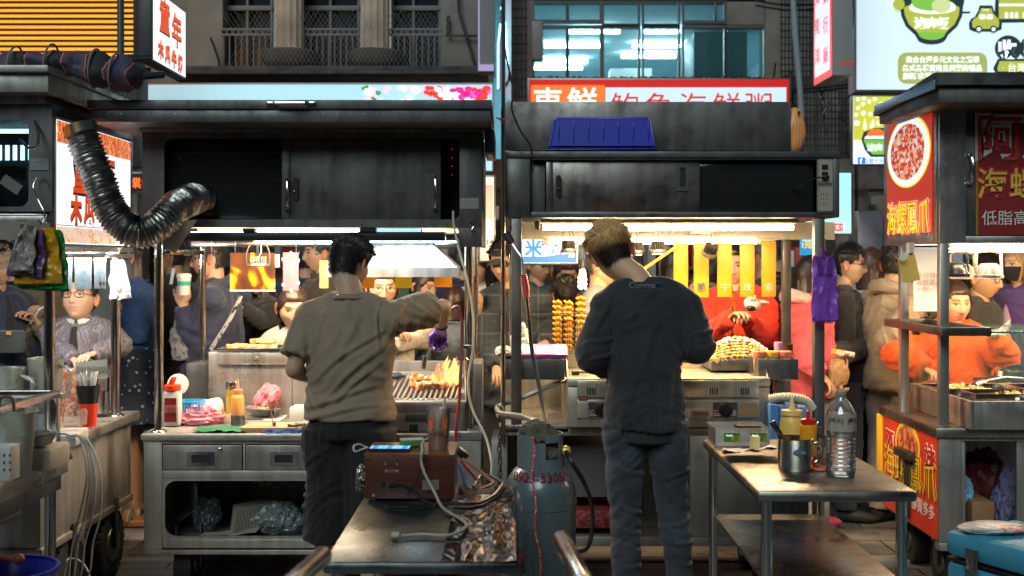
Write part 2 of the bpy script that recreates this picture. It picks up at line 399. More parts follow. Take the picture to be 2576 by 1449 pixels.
pb=B();pb.tube([P(1150,-60,Y-.08),P(1155,30,Y-.08),P(1200,178,Y-.08)],.015,6);pb.tube([P(1120,90,Y-.06),P(1200,90,Y-.06)],.012,6);pb.tube([P(1128,40,Y-.06),P(1128,92,Y-.06)],.02,6)
pb.tube(spline([P(530,95,Y-.1),P(540,120,Y-.12),P(552,170,Y-.1),P(520,195,Y-.1)]),.012,5)
pb.build('wall_pipe',BLK,bl)
g=thing('advert_column','grey lit advertising column with a row of blue bulbs between the two buildings','sign',(X(1222,11),11,0))
B().px(1202,-200,1244,178,11,11.3).build('body',M('grey_panel',(.2,.2,.22),.6),g)
B().px(1203,-200,1207,178,10.98,11,0).px(1204,162,1242,178,10.97,10.99,0).build('edge_light',M('violet_glow',(.3,.25,.4),emi=.5,ec=(.5,.4,.75)),g)
Y=9.5
g=thing('bulb_sign','narrow vertical sign edged with rows of glowing pale blue bulbs','sign',(X(1262,Y),Y,0))
B().prism([(X(1262,Y),Z(222,Y)),(X(1286,Y),Z(255,Y)),(X(1286,Y),Z(-60,Y)),(X(1266,Y),Z(-60,Y))],Y,Y+.05,XZ).build('panel',M('sky_panel',(.3,.35,.4),.4,emi=.35,ec=(.5,.62,.75)),g)
b=B();rr=random.Random(2)
for k in range(44):b.ell(P(1253+(0 if k>14 else(14-k)*.4),62+k*3.7,Y-.04),.0085,6)
for k in range(60):b.ell(P(1263+k*.22+rr.uniform(-3,3),15+k*2.45,Y-.05),.009,6)
for k in range(30):b.ell(P(1271+k*.2+rr.uniform(-3,3),60+k*3.3,Y-.05),.008,6)
b.build('bulb_string',M('blue_bulb',(.5,.9,1),emi=5,ec=(.25,.8,1)),g)
text('人',P(1282,205,Y-.01),.16,BLK,g,off=.002)
Y=12.5
bw=thing('office_building','grey building with a lit cyan room behind wide windows above the red sign','building',(X(1700,Y),Y,0))
w=B();w.px(1286,-260,1342,262,Y,Y+.3);w.px(1925,-260,2160,262,Y,Y+.3);w.px(1342,-260,1925,-2,Y,Y+.3);w.px(1342,196,1925,262,Y,Y+.3);w.px(1286,262,2160,655+360,Y+.02,Y+.3)
w.px(1828,4,1923,62,Y+.02,Y+.2)
w.build('wall',CONC,bw)
RW=M('room_paint',(.58,.75,.8),.8,var=.1)
x0,x1,z0,z1=X(1342,Y),X(1925,Y),Z(205,Y),4.62
b=B()
b.bx(x0-1,x1+1,18.9,19,z0-1,z1,0).bx(x0-1,x1+1,12.85,19,z1,z1+.1,0).bx(x0-1.1,x0-1,12.85,19,z0-1,z1,0).bx(x1+1,x1+1.1,12.85,19,z0-1,z1,0).bx(x0-1,x1+1,12.85,19,z0-1.1,z0-1,0)
b.build('room',RW,bw)
t=B()
for a,c,yy in((1370,1512,15.7),(1592,1712,15.7),(1564,1700,16.5),(1368,1478,16.9),(1345,1465,17.5),(1432,1560,14.7),(1622,1712,14.7),(1720,1730,15.7)):
 t.bx(X(a,yy),X(c,yy),yy,yy+.05,z1-.08,z1-.035,.004)
t.build('tube_light',M('room_tube',(.8,1,1),emi=32,ec=(.52,.92,1)),bw)
B().bx(X(1745,14.5),X(1880,14.5),14.5,15.3,z0-1,Z(80,14.5),.01).build('cupboard',M('cupboard_grey',(.1,.13,.14),.5),bw)
B().bx(X(1535,16),X(1640,16),16,16.4,z0-1,Z(172,16),.01).build('counter',WHT,bw)
fr=M('aluminium_frame',(.1,.1,.095),.45,metal=.6)
for a,c,tt in((1344,1424,48),(1432,1510,48),(1520,1606,58),(1621,1707,58),(1722,1823,50),(1830,1923,-10)):
 if a<1800:
  f=B();frame_opening(f,X(a-5,Y),X(c+5,Y),Z(tt+8,Y),Z(0,Y),X(a,Y),X(c,Y),Z(tt,Y),Z(5,Y),Y+.02,Y+.1,.005,1)
  if tt==50:f.px(1797,5,1803,50,Y+.03,Y+.08)
  f=f.build('window',fr,bw);B().px(a,5,c,tt,Y+.06,Y+.066,0).build('pane',PGLASS,f)
 f=B();frame_opening(f,X(a-5,Y),X(c+5,Y),Z(199,Y),Z(62,Y),X(a,Y),X(c,Y),Z(194,Y),Z(70,Y),Y+.02,Y+.1,.005,1)
 f=f.build('window',fr,bw);B().px(a,70,c,194,Y+.06,Y+.066,0).build('pane',PGLASS,f)
B().px(1338,52,1366,150,Y-.14,Y-.01,.01).build('wall_box',M('grey_cabinet',(.2,.2,.2),.5),bw)
rb=B()
for i in range(40):rb.ell(P(1345+i*14.5+rr.uniform(-4,4),197,Y-.2),(.03,.05,.012+rr.random()*.014),6)
rb.build('ledge_rubble',BLK,bw)
g=B()
for x in range(1966,2150,9):g.tube([P(x,-120,Y-.25),P(x,428,Y-.25)],.008,4)
for y in range(-110,430,17):g.tube([P(1962,y,Y-.26),P(2152,y,Y-.26)],.008,4)
for x in(1290,1296,1304,1312,1322):g.tube([P(x,-100,Y-.1),P(x,250,Y-.1)],.01,4)
for y in range(-90,250,22):g.tube([P(1286,y,Y-.12),P(1326,y,Y-.12)],.008,4)
g.build('window_grille',M('rusty_iron',(.07,.06,.055),.8,var=.4),bw)
b=B()
for a,c,q,r_ in((1970,2035,5,190),(2045,2100,20,180),(1970,2050,225,405),(2060,2110,220,400)):b.px(a,q,c,r_,Y-.02,Y,0)
b.build('shutter',M('pale_shutter',(.3,.32,.3),.7,var=.4,vs=4),bw)
b=B().tube(spline([P(1992,-40,Y-.5),P(2000,80,Y-.5),P(2010,200,Y-.5),P(2016,300,Y-.5)]),.034,10);b.build('drain_pipe',M('blue_grey_pipe',(.25,.29,.33),.5),bw)
b=B()
for i in range(16):
 x=1950+rr.uniform(0,190);y=rr.uniform(150,400);b.tube(spline([P(x,y,Y-.4),P(x+rr.uniform(-30,30),y+40,Y-.45),P(x+rr.uniform(-20,40),y+90,Y-.4)],5),.009,4)
for q in(2,14,214,222):b.tube(spline([P(1900,q,Y-.45),P(2000,q+12,Y-.5),P(2150,q-3,Y-.45)],6),.012,5)
b.build('loose_wiring',BLK,bw)
Y=11.8
g=thing('seafood_sign','long red and white illuminated sign with brush lettering above the right stall','sign',(X(1655,Y),Y,Z(320,Y)))
B().px(1326,196,1990,322,Y+.01,Y+.16,.005).build('frame',M('dull_alu',(.2,.2,.2),.4,metal=.8),g)
B().px(1331,200,1985,318,Y-.005,Y+.01,0).build('red_face',M('red_face',(.7,.02,.015),.4,emi=.55,ec=(.6,.012,.01)),g)
B().px(1336,214,1521,312,Y-.011,Y-.006,0).build('orange_face',ORGL,g)
B().px(1523,220,1978,312,Y-.011,Y-.006,0).build('white_face',M('pale_blue_face',(.5,.6,.7),.4,emi=.78,ec=(.6,.82,.95)),g)
RL=M('red_letter',(.7,.03,.02),.4,emi=.5,ec=(.8,.03,.02))
for s,x in zip('車鮮',(1378,1465)):text(s,P(x,258,Y-.014),.33,WLET,g,off=.003)
for s,x in zip('鮑魚海鮮粥',(1572,1658,1743,1828,1908)):text(s,P(x,268,Y-.014),.31,RL,g,off=0)
Y=10.6
g=thing('flower_fascia','long pale blue illuminated fascia printed with pink peonies at its right end','sign',(X(800,Y),Y,Z(430,Y)))
B().px(300,208,1241,432,Y+.012,Y+.2,.004).build('box',M('fascia_box',(.3,.3,.32),.5),g)
B().px(300,213,1238,429,Y-.003,Y+.01,0).build('face',LBOX,g)
fl=[M('petal_%d'%i,c,.5,emi=.8,ec=c)for i,c in enumerate(((1,.02,.25),(.85,.55,.8),(.9,.9,1),(.9,.05,.03),(.05,.3,.08),(1,.12,.5)))]
b=B();rr=random.Random(11)
for i in range(60):
 x=rr.uniform(915,1236);big=x>1075
 b.mi=rr.choice([0,0,0,3,2,5])if big else rr.choice([1,2,2,4,1,2])
 cx,cy=x,rr.uniform(214,285);R=rr.uniform(9,22)if big else rr.uniform(5,12)
 for k in range(5):
  a=k*2*pi/5+rr.random();ex,ey=cx+cos(a)*R*.6,cy+sin(a)*R*.6
  pl=[(ex+cos(q)*R*.55,ey+sin(q)*R*.4)for q in[j*pi/4 for j in range(8)]]
  d=.004+i*.00025
  if all(214<py<300 and px<1237 for px,py in pl):b.prism([(X(px,Y),Z(py,Y))for px,py in pl],Y-d,Y-.003,XZ)
b.build('flower_print',fl,g)
Y=9.6
g=thing('louvre_facade','facade of glowing orange horizontal louvres at the top left','facade',(X(170,Y),Y,0))
B().px(-220,-200,345,172,Y+.12,Y+.14,0).build('glow_panel',M('amber_glow',(.9,.4,.05),emi=1.5,ec=(1,.38,.035)),g)
b=B()
for k in range(-12,13):b.px(-220,2+k*13.9,345,6.3+k*13.9,Y,Y+.05,.003)
b.px(335,-200,350,172,Y-.02,Y+.14)
b.px(-220,166,345,420,Y-.02,Y+.16)
b.build('louvre',M('dark_louvre',(.03,.022,.015),.6),g)
b=B();b.px(-350,172,345,1035,Y+.2,Y+.5,0);b.build('wall',CONC,g)
b=B().tube([V((X(306,7.2),7.2,0)),V((X(303,7.2),7.2,3.8))],.022,12);b.build('steel_pole',M('grey_green_pole',(.11,.13,.12),.45,metal=.5),None,'tall grey green pole rising behind the rolled awning','pole')
Y1,Y2,XX=6.0,6.62,-1.897
g=thing('milk_sign','projecting white light box with orange lettering above the left stall','sign',(XX,Y1,2.65))
B().bx(XX-.075,XX-.002,Y1,Y2,2.65,3.05,.008).build('box',M('sign_case',(.05,.05,.055),.5),g)
B().grid(lambda u,v:V((XX+.001,Y1+.012+(Y2-Y1-.024)*u,2.662+.376*v)),2,2).build('face',LBOXW,g)
OL=M('orange_letter',(.9,.12,.02),.4,emi=.8,ec=(1,.1,.015));OLG=M('green_shadow',(.05,.25,.2),.5)
for s,yy,zz,h in(('童',Y1+.2,2.93,.19),('年',Y1+.42,2.9,.19),('木',Y1+.13,2.74,.095),('瓜',Y1+.25,2.735,.095),('牛',Y1+.37,2.73,.095),('奶',Y1+.49,2.725,.095)):
 text(s,(XX+.003,yy+.006,zz-.008),h,OLG,g,RIGHTF,off=.005,name='letter_shadow');text(s,(XX+.006,yy,zz),h,OL,g,RIGHTF,off=.004)
cable('sign_bracket',[V((XX-.04,Y1+.1,2.62)),V((XX-.2,Y1+.1,2.6)),V((X(303,7.2),7.2,2.62))],.014,STD,'grey arm holding the projecting light box','bracket')
Y1,Y2,XX=8.6,10.1,X(2047,8.6)
XX=2.62
Yn,Yf=2862*XX/(2093-1288),2862*XX/(2047-1288)
g=thing('vertical_sign','tall narrow red edged light box sign projecting beside the billboard','sign',(XX,Yn,3))
zb=Z(190,Yn);B().bx(XX+.004,XX+.17,Yn,Yf,zb,zb+2,.01).build('case',M('grey_case',(.28,.29,.3),.5),g)
B().grid(lambda u,v:V((XX,Yn+(Yf-Yn)*u,zb+2*v)),2,2).build('red_border',REDL,g)
B().grid(lambda u,v:V((XX-.004,Yn+.05+(Yf-Yn-.1)*u,zb+.06+1.9*v)),2,2).build('face',M('lilac_face',(.85,.85,1),emi=.9,ec=(.8,.82,1)),g)
for i,s in enumerate(('鴻','隆','海')):text(s,(XX-.007,Yf-.14,zb+.24+i*.25),.15,RL,g,LEFTF)
for i,s in enumerate(('廠','行','鍋')):text(s,(XX-.007,Yn+.17,zb+.2+i*.25),.15,RL,g,LEFTF)
text('出租廣告',(XX+.12,Yn-.003,zb+.1),.03,RL,g)
Y=10.2
g=thing('billboard','large pale illuminated billboard with a green rice bowl, taxi and speech tag at top right','billboard',(X(2400,Y),Y,Z(232,Y)))
B().px(2150,-160,2760,233,Y+.02,Y+.22,.01).build('frame',M('billboard_frame',(.22,.23,.24),.4,metal=.7),g)
B().px(2156,-155,2755,225,Y,Y+.018,0).build('face',M('billboard_face',(.75,.85,.9),.4,emi=.72,ec=(.68,.83,.92)),g)
def em(n,c,e=.75):return M(n,c,.5,emi=e,ec=c)
OLV,GRN,INK,CRW,PAL=em('print_olive',(.42,.46,.06)),em('print_green',(.2,.5,.06)),em('print_ink',(.02,.045,.06),.4),em('print_white',(.85,.93,.97),.9),em('print_pale',(.6,.66,.3))
def shp(pts,d,m,nm,par=None):return B().prism([(X(x,Y),Z(y,Y))for x,y in pts],Y-d,Y-d+.0015,XZ).build(nm,m,par or g,smooth=False)
def arc(cx,cy,rx,ry,a0,a1,n=18):return[(cx+cos(radians(a0+(a1-a0)*k/n))*rx,cy+sin(radians(a0+(a1-a0)*k/n))*ry)for k in range(n+1)]
bowl=[(2273,22),(2276,40),(2286,62),(2306,80),(2312,90)]+arc(2343,88,32,13,170,10,8)+[(2380,80),(2400,62),(2411,40),(2413,20)]
big=[(2343+(x-2343)*1.13,50+(y-50)*1.16+3)for x,y in bowl]+[(2430,-20),(2300,-24),(2262,-6)]
shp(big,.004,INK,'bowl_outline');shp(bowl+arc(2343,20,70,10,0,-180,10),.008,OLV,'bowl_print');shp(arc(2343,88,32,12,0,180,10)+[(2311,82),(2375,82)],.0105,GRN,'bowl_foot')
shp(arc(2345,22,58,14,0,180,14)+arc(2345,18,58,20,180,360,14),.012,CRW,'rice_print');shp(arc(2340,8,48,20,0,180,12)+[(2292,-30),(2388,-30)],.015,GRN,'meat_print');shp(arc(2366,16,24,18,0,360,20),.018,PAL,'egg_print')
shp(arc(2259,12,15,15,0,360,20),.021,OLV,'dot_print')
text('滷肉飯',P(2344,58,Y-.012),.105,CRW,g,off=.005)
taxi=[(2438,74),(2437,58),(2442,48),(2452,42),(2460,28),(2464,14),(2496,14),(2500,28),(2510,40),(2518,48),(2520,60),(2519,74),(2505,80),(2450,80)]
shp(taxi,.004,INK,'taxi_outline');shp([(2479+(x-2479)*.82,48+(y-48)*.78)for x,y in taxi],.007,OLV,'taxi_print')
for x in(2461,2498):shp(arc(x,74,9,9,0,360,16),.01,INK,'taxi_wheel');shp(arc(x,74,5,5,0,360,14),.013,CRW,'taxi_hub')
for x in(2471,2489):shp(rrect(x-8,x+7,37,49,3),.01,CRW,'taxi_window')
text('TAXI',P(2479,25,Y-.01),.025,CRW,g)
shp([(2500,58),(2600,56),(2600,-40),(2506,-40)],.003,INK,'house_outline');shp([(2512,48),(2600,48),(2600,-40),(2512,-40)],.006,OLV,'house_print')
for y in(-2,16):shp([(2512,y),(2600,y),(2600,y-6),(2512,y-6)],.009,CRW,'stripe_print')
for x in(2531,2544,2556,2576):shp(arc(x,35,4,4,180,360,8)+[(x+4,46),(x-4,46)],.009,CRW,'door_print')
shp([(2413,29),(2440,29),(2440,34),(2413,34)],.003,INK,'line_print')
shp(rrect(2258,2483,132,211,22,6),.004,em('print_khaki',(.36,.4,.12)),'tag_print')
for s,y,x in(('集合台灣多元文化之精華',150,2371),('各式各樣實用且美麗的禮品',171,2370),('創新求變與時俱進之精神',191,2371)):text(s,P(x,y,Y-.007),.063,CRW,g,off=.0015,w=(185 if y<160 else 200)*Y/FL)
shp(arc(2536,122,34,33,0,360,28),.003,INK,'disc_print');text('收',P(2534,124,Y-.008),.17,CRW,g,off=.008)
shp(arc(2598,122,34,33,0,360,28),.0032,INK,'disc_print');text('藏',P(2598,124,Y-.008),.17,OLV,g,off=.006)
shp([(2502,180),(2498,172),(2510,148),(2700,148),(2700,185),(2504,185)],.0036,INK,'banner_outline');shp([(2508,172),(2514,154),(2700,154),(2700,180),(2510,180)],.0068,OLV,'banner_print')
text('· 台灣文創',P(2575,170,Y-.01),.085,CRW,g)
Y=9.9
g=thing('rice_poster','small yellow and white illuminated poster of a rice bowl under the billboard','poster',(X(2190,Y),Y,Z(412,Y)))
B().px(2144,240,2262,415,Y+.01,Y+.1,.005).build('case',M('billboard_frame'),g)
B().px(2147,243,2260,412,Y-.002,Y+.009,0).build('face',em('poster_white',(.85,.93,.95),.9),g)
shp([(2147,243),(2260,243),(2260,352),(2147,352)],.004,em('poster_olive',(.6,.6,.05),.8),'sun_print')
for x,y,r_ in((2158,250,5),(2173,248,5),(2158,272,5),(2153,289,5),(2170,262,5),(2186,256,5),(2171,285,6),(2189,287,5),(2155,310,7),(2205,290,6),(2210,310,6),(2200,250,5),(2215,262,5)):shp(arc(x,y,r_,r_,0,360,12),.007,CRW,'dot_print')
shp([(2175,296),(2170,322),(2175,327),(2180,322)],.007,CRW,'drop_print');shp([(2196,300),(2187,318),(2192,323),(2200,316)],.007,CRW,'drop_print')
shp([(2166,352),(2172,332),(2200,322),(2262,322),(2262,395),(2190,395),(2175,378)],.009,INK,'bowl_outline');shp([(2171,352),(2180,374),(2194,389),(2262,389),(2262,352)],.012,GRN,'bowl_print')
shp(arc(2205,350,32,14,180,360,12),.014,CRW,'rice_print');shp(arc(2203,342,24,18,180,360,12),.017,ORGL,'topping_print')
text('滷肉',P(2200,371,Y-.015),.07,CRW,g,off=.002)
shp([(2156,396),(2175,396),(2175,412),(2156,412)],.019,em('print_blue',(.02,.18,.6),.8),'badge');text('f',P(2166,405,Y-.022),.06,CRW,g,off=.003);text('在藝大街坊',P(2205,404,Y-.008),.045,em('print_blue',()),g)
rr=random.Random(3)
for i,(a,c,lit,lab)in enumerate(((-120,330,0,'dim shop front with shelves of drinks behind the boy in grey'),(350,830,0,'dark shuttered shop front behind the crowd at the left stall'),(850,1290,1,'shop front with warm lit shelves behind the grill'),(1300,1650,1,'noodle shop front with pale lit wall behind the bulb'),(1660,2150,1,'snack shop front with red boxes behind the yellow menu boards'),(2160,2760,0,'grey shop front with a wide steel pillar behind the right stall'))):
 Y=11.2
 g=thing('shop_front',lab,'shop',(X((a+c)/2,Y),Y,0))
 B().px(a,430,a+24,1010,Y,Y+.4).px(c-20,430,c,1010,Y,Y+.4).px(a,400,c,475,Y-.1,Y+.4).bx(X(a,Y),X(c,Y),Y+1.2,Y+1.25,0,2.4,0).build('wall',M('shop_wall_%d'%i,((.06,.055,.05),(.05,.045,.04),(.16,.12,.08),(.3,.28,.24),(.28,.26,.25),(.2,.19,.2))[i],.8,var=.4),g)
 sh=B()
 for k in range(4):sh.bx(X(a+30,Y),X(c-30,Y),Y+.7,Y+1.15,.5+k*.5,.53+k*.5)
 so=sh.build('shelf',STD,g)
 pr=B()
 for k in range(4):
  x=X(a+35,Y)
  while x<X(c-40,Y):
   w_=rr.uniform(.06,.16);h_=rr.uniform(.12,.3);pr.mi=rr.randrange(6);pr.bx(x,x+w_*.9,Y+.75,Y+1,.531+k*.5,.531+k*.5+h_,.008);x+=w_+rr.uniform(0,.05)
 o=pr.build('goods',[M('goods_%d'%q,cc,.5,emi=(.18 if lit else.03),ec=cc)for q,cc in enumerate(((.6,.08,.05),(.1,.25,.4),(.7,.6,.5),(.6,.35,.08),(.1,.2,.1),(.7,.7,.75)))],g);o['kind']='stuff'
 if lit:B().bx(X(a+60,Y),X(c-60,Y),Y+.4,Y+.45,2.28,2.32).build('tube_light',M('shop_tube',(1,.9,.8),emi=6,ec=(1,.88,.72)),g)
B().bx(X(2158,10.8),X(2222,10.8),10.8,11.1,0,Z(530,10.8),.01).build('steel_pillar',M('pillar_grey',(.3,.3,.32),.35,metal=.5,var=.3),None,'wide grey clad pillar behind the woman with brown hair','pillar')
def board(name,a,b_,c,d,Y,face,lab,cat='sign',case=STD,bd=5,dep=.06):
 g=thing(name,lab,cat,(X((a+c)/2,Y),Y,Z(d,Y)))
 B().px(a,b_,c,d,Y,Y+dep,.006).build('frame',case,g)
 B().px(a+bd,b_+bd,c-bd,d-bd,Y-.004,Y-.001,0).build('face',face,g);return g
g=board('teal_sign',2060,430,2146,592,8.0,M('teal_light',(.4,.8,.8),emi=.85,ec=(.3,.78,.8)),'pale teal framed light box behind the right end of the stall canopy')
B().px(2079,562,2121,581,7.985,7.99,0).build('red_label',em('label_red',(.7,.05,.04),.8),g);text('街口支付',P(2100,571,7.98),.038,CRW,g)
g=board('service_flag',2012,587,2045,642,7.6,em('flag_blue',(.02,.3,.65),.6),'bright blue cloth flag reading one yuan behind the purple bags','flag',em('flag_blue',(.02,.3,.65),.6),0,.004)
text('1元',P(2030,617,7.59),.05,em('flag_gold',(.9,.6,.1)),g,off=.002);text('優惠\n現金回饋',P(2030,601,7.59),.016,CRW,g)
g=board('orange_sign',2004,552,2060,588,7.8,em('lamp_white',(.9,.93,.95),.95),'white light box with orange round prints beside the blue flag')
Y=7.8
for x in(2009,2022,2035):shp(arc(x,574,8,8,0,360,14),.007,em('print_orange',(.9,.45,.05)),'fruit_print')
g=board('number_sign',1204,440,1247,660,7.0,em('warm_card',(.9,.75,.55),.85),'warm lit framed sign with the number 914 between the two stalls',case=M('billboard_frame'))
text('914',P(1226,609,6.99),.05,BLK,g);Y=7.0
shp([(1210,465),(1240,465),(1240,560),(1225,545),(1210,560)],.007,em('print_rose',(.8,.4,.3)),'ray_print');shp(arc(1226,583,13,12,0,360,18),.008,em('print_skin',(.9,.7,.6)),'face_print')
g=board('rice_noodle_sign',1309,596,1458,667,6.72,em('sign_blue_white',(.75,.93,1),1.0),'blue and white light box lettered rice noodles behind the torch')
Y=6.72;shp([(1314,645),(1385,645),(1400,640),(1412,628),(1430,622),(1450,622),(1450,661),(1314,661)],.006,em('sign_blue',(.03,.17,.7)),'blue_band')
for s,x in(('米',1342),('粉',1383)):text(s,P(x,624,6.705),.103,em('sign_blue',()),g,off=.004)
text('30',P(1411,634,6.7),.05,em('print_rose',()),g);text('湯',P(1437,640,6.7),.042,CRW,g)
Y=8.8;g=board('scrolling_sign',312,432,362,486,Y,BLK,'small scrolling red light sign glimpsed behind the duct')
text('營業中',P(340,460,Y-.01),.09,M('led_red',(1,.12,.02),emi=3,ec=(1,.1,.01)),g)
g=thing('unseen_building_row','plain unseen building row added behind the viewer to block the low sky','building',(0,-9,0))
b=B().bx(-22,22,-10,-9,0,7.5,0);b.build('wall',CONC,g)  # out of view, added so the steel fronts reflect dark instead of low sky
b=B()
for x in range(-20,21,4):b.bx(x,x+2.4,-9.05,-8.99,3.4,5.2,0).bx(x,x+2.8,-9.05,-8.99,.1,2.6,0)
b.build('window',M('night_glass'),g)
def wheel(b,c,r,w,seg=28):
 """chunky tyre with tread, axis along x"""
 c=V(c)
 for k in range(seg):
  a=2*pi*k/seg
  b.box(c+V((0,cos(a)*r,sin(a)*r)),(w,.028,.012),Euler((a+pi/2,0,0)),.003)
 b.lathe([(r*.55,-w/2),(r*.93,-w/2),(r,-w*.3),(r*1.0,w*.3),(r*.93,w/2),(r*.55,w/2)],c,seg,(1,0,0));return b
def caster(cart,x,y,r,name='wheel'):
 o=wheel(B(),(x,y,r),r,.085).build(name,RUB,cart)
 B().lathe([(0,-.05),(r*.5,-.05),(r*.55,-.03),(r*.55,.03),(r*.5,.05),(0,.05)],(x,y,r),20,(1,0,0)).bx(x-.065,x-.055,y-.02,y+.02,r-.02,r*2+.06,.001).bx(x+.055,x+.065,y-.02,y+.02,r-.02,r*2+.06,.001).build('hub',STD,o)
 return o
def handle(pts,r=.008):return B().tube(spline(pts,5),r,8)
YA,YAb=5.45,6.3
A0,A1=X(358,YA),X(1212,YA)
ct=thing('grill_stall','steel food stall with dark roof cabinet, range hood and drawers before the olive shirted man','food stall',((A0+A1)/2,YA,0))
b=B();ry0,ry1=5.2,6.0;rx0,rx1=X(218,5.2),X(1237,5.2);zt,zb=Z(251,5.2),Z(306,5.2)
b.bx(rx0,rx1,ry0,ry1,zt-.042,zt,.004).bx(rx0+.006,rx1-.006,ry0+.012,ry1,zb,zt-.044,.003)
b.bx(rx1-.04,rx1+.008,5.5,6.0,zb-.11,zb-.002,.003)
roof=b.build('roof',STB,ct)
hd=B();hz=Z(262,5.2)
hd.tube([V((X(690,5.2),5.19,hz)),V((X(697,5.2),5.165,hz)),V((X(770,5.2),5.165,hz)),V((X(777,5.2),5.19,hz))],.009,8)
for q in(681,786):hd.box(V((X(q,5.2),5.195,hz)),(.035,.006,.022));
hd.build('handle',STL,roof)
zc1,zc0=Z(328,YA),Z(572,YA)
b=B();frame_opening(b,A0,A1,zc0,zc1,X(413,YA),X(1160,YA),Z(552,YA),Z(348,YA),YA,YA+.02,.045)
b.bx(A0,A0+.02,YA+.021,YAb-.02,zc0,zc1).bx(A1-.02,A1,YA+.021,YAb-.02,zc0-.09,zc1).bx(A0+.021,A1-.021,YA+.021,YAb-.02,zc1-.01,zc1).bx(A0+.021,A1-.021,YA+.021,YAb,zc0,zc0+.015).bx(A0,A1,YAb-.019,YAb,zc0,zc1,.001)
b.bx(X(352,YA),X(1220,YA),YA-.012,YA-.001,zc1-.008,zc1+.03,.003)
b.bx(X(1154,YA),X(1212,YA),YA-.004,YA+.05,Z(621,YA),zc0-.001,.003)
b.bx(X(1156,YA),X(1211,YA),YA-.003,YA-.0005,zc0,zc1-.01,.001)
cab=b.build('cabinet',STB,ct)
B().bx(X(414,YA),X(712,YA),YA+.05,YA+.056,Z(550,YA),Z(350,YA),.001).build('glass_door',M('smoked_glass',(.02,.022,.022),.06,coat=.3,alpha=.72),ct)
d=B().bx(X(726,YA),X(1108,YA),YA+.03,YA+.04,Z(553,YA),Z(349,YA),.003).bx(X(706,YA),X(727,YA),YA+.024,YA+.046,Z(553,YA),Z(349,YA),.003).build('sliding_door',STB,ct)
for x,y0,y1 in((719,448,528),(1092,442,526)):handle([P(x,y0,YA+.028),P(x+3,y0+6,YA-.005),P(x+4,(y0+y1)/2,YA-.018),P(x+3,y1-6,YA-.005),P(x,y1,YA+.028)],.007).build('handle',STL,d)
B().prism(rrect(X(734,YA),X(748,YA),Z(503,YA),Z(445,YA),.012),YA+.02,YA+.03,XZ).build('lock',BLK,d);B().lathe([(.006,0),(.006,.006),(0,.007)],P(741,483,YA+.02),10,(0,-1,0)).build('key_plate',STL,d)
B().grid(lambda u,v:P(1112+45*u,350+200*v,YA+.3),2,2).build('gap_shade_sheet',DARK,ct)  # dark sheet standing in for the shade inside the cabinet gap
b=B()
for q in(376,397,418,440):b.ell(P(1137,q,YA+.29),.0022,6)
b.build('indicator_light',M('red_led',(1,.02,.05),emi=1.2,ec=(1,.02,.05)),ct)
B().px(1157,498,1204,525,YA-.005,YA-.0035,0).build('notice_label',M('faded_label',(.2,.2,.2),.6),ct)
text('攤位安全標示',P(1181,502,YA-.006),.012,M('label_ink',(.45,.45,.45)),ct);text('負責人　地址電話\n統一編號　登記\n使用期限',P(1181,513,YA-.006),.008,M('label_ink'),ct)
handle([P(1184,555,YA-.01),P(1184,565,YA-.03),P(1186,578,YA-.035),P(1191,570,YA-.03)],.004).build('coat_hook',STL,ct)
b=B();rr=random.Random(17)
for k in range(24):
 x=A0+.03+(A1-A0-.06)*k/23;b.lathe([(.0035,0),(.003,.0015),(0,.002)],(x,YA-.0008,zc1-.02),8,(0,-1,0));b.lathe([(.0035,0),(.003,.0015),(0,.002)],(x,YA-.0008,zc0+.012),8,(0,-1,0))
for k in range(30):b.lathe([(.003,0),(.0025,.0015),(0,.002)],(rx0+.03+(rx1-rx0-.06)*k/29,5.2115,zt-.065),8,(0,-1,0))
b.build('rivet_trim',STL,ct)
b=B().bx(X(455,YA),X(1118,YA),YA+.02,YA+.1,Z(606,YA),Z(584,YA),.004)
b.px(610,574,640,584,YA+.01,YA+.08).px(905,573,945,584,YA+.01,YA+.08)
b.build('light_fitting',BLK,ct)
B().bx(X(490,YA),X(900,YA),YA+.05,YA+.07,Z(582,YA),Z(575,YA),.001).bx(X(1060,YA),X(1150,YA),YA+.05,YA+.07,Z(582,YA),Z(575,YA),.001).build('tube_light',TUBY,ct)
B().bx(X(945,YA),X(1055,YA),YA+.05,YA+.07,Z(582,YA),Z(575,YA),.001).build('tube_light',M('cyan_tube',(.6,.9,1),emi=1.5,ec=(.35,.8,.95)),ct)
B().tube([V((X(640,5.78),5.78,zc0-.055)),V((X(1150,5.78),5.78,zc0-.055))],.013,8).build('tube_light',TUBC,ct)
B().tube([V((X(480,5.6),5.6,zc0-.03)),V((X(900,5.6),5.6,zc0-.03))],.011,8).build('tube_light',TUBW,ct)
b=B();b.bx(A0+.05,A1-.02,6.1,6.13,Z(621,6.1),Z(606,6.1),.002).bx(A0+.09,A0+.12,YA+.05,6.1,Z(640,YA+.1),Z(628,YA+.1),.002).bx(X(1118,YA),A1-.02,YA+.1,YA+.13,Z(605,YA),zc0-.001,.002)
b.bx(X(395,YA),X(510,6.1),5.9,5.93,Z(643,5.9),Z(629,5.9),.002)
b.build('crossbar',STL,ct)
for x in(533,592,647,650,745,792,842):
 q=P(x,612,6.08);handle([q+V((0,0,.02)),q+V((0,-.004,-.02)),q+V((.004,-.01,-.055)),q+V((.016,-.012,-.06)),q+V((.02,-.012,-.045))],.003).build('hook',STL,ct)
hy0,hy1=5.72,6.12
b=B();f=[P(930,607,hy0+.14),P(1078,607,hy0+.14),P(1152,672,hy0),P(846,672,hy0)]
b.prism([(X(820,hy0),Z(697,hy0)),(X(1150,hy0),Z(697,hy0)),(X(1150,hy0),Z(673,hy0)),(X(820,hy0),Z(673,hy0))],hy0,hy0+.01,XZ)
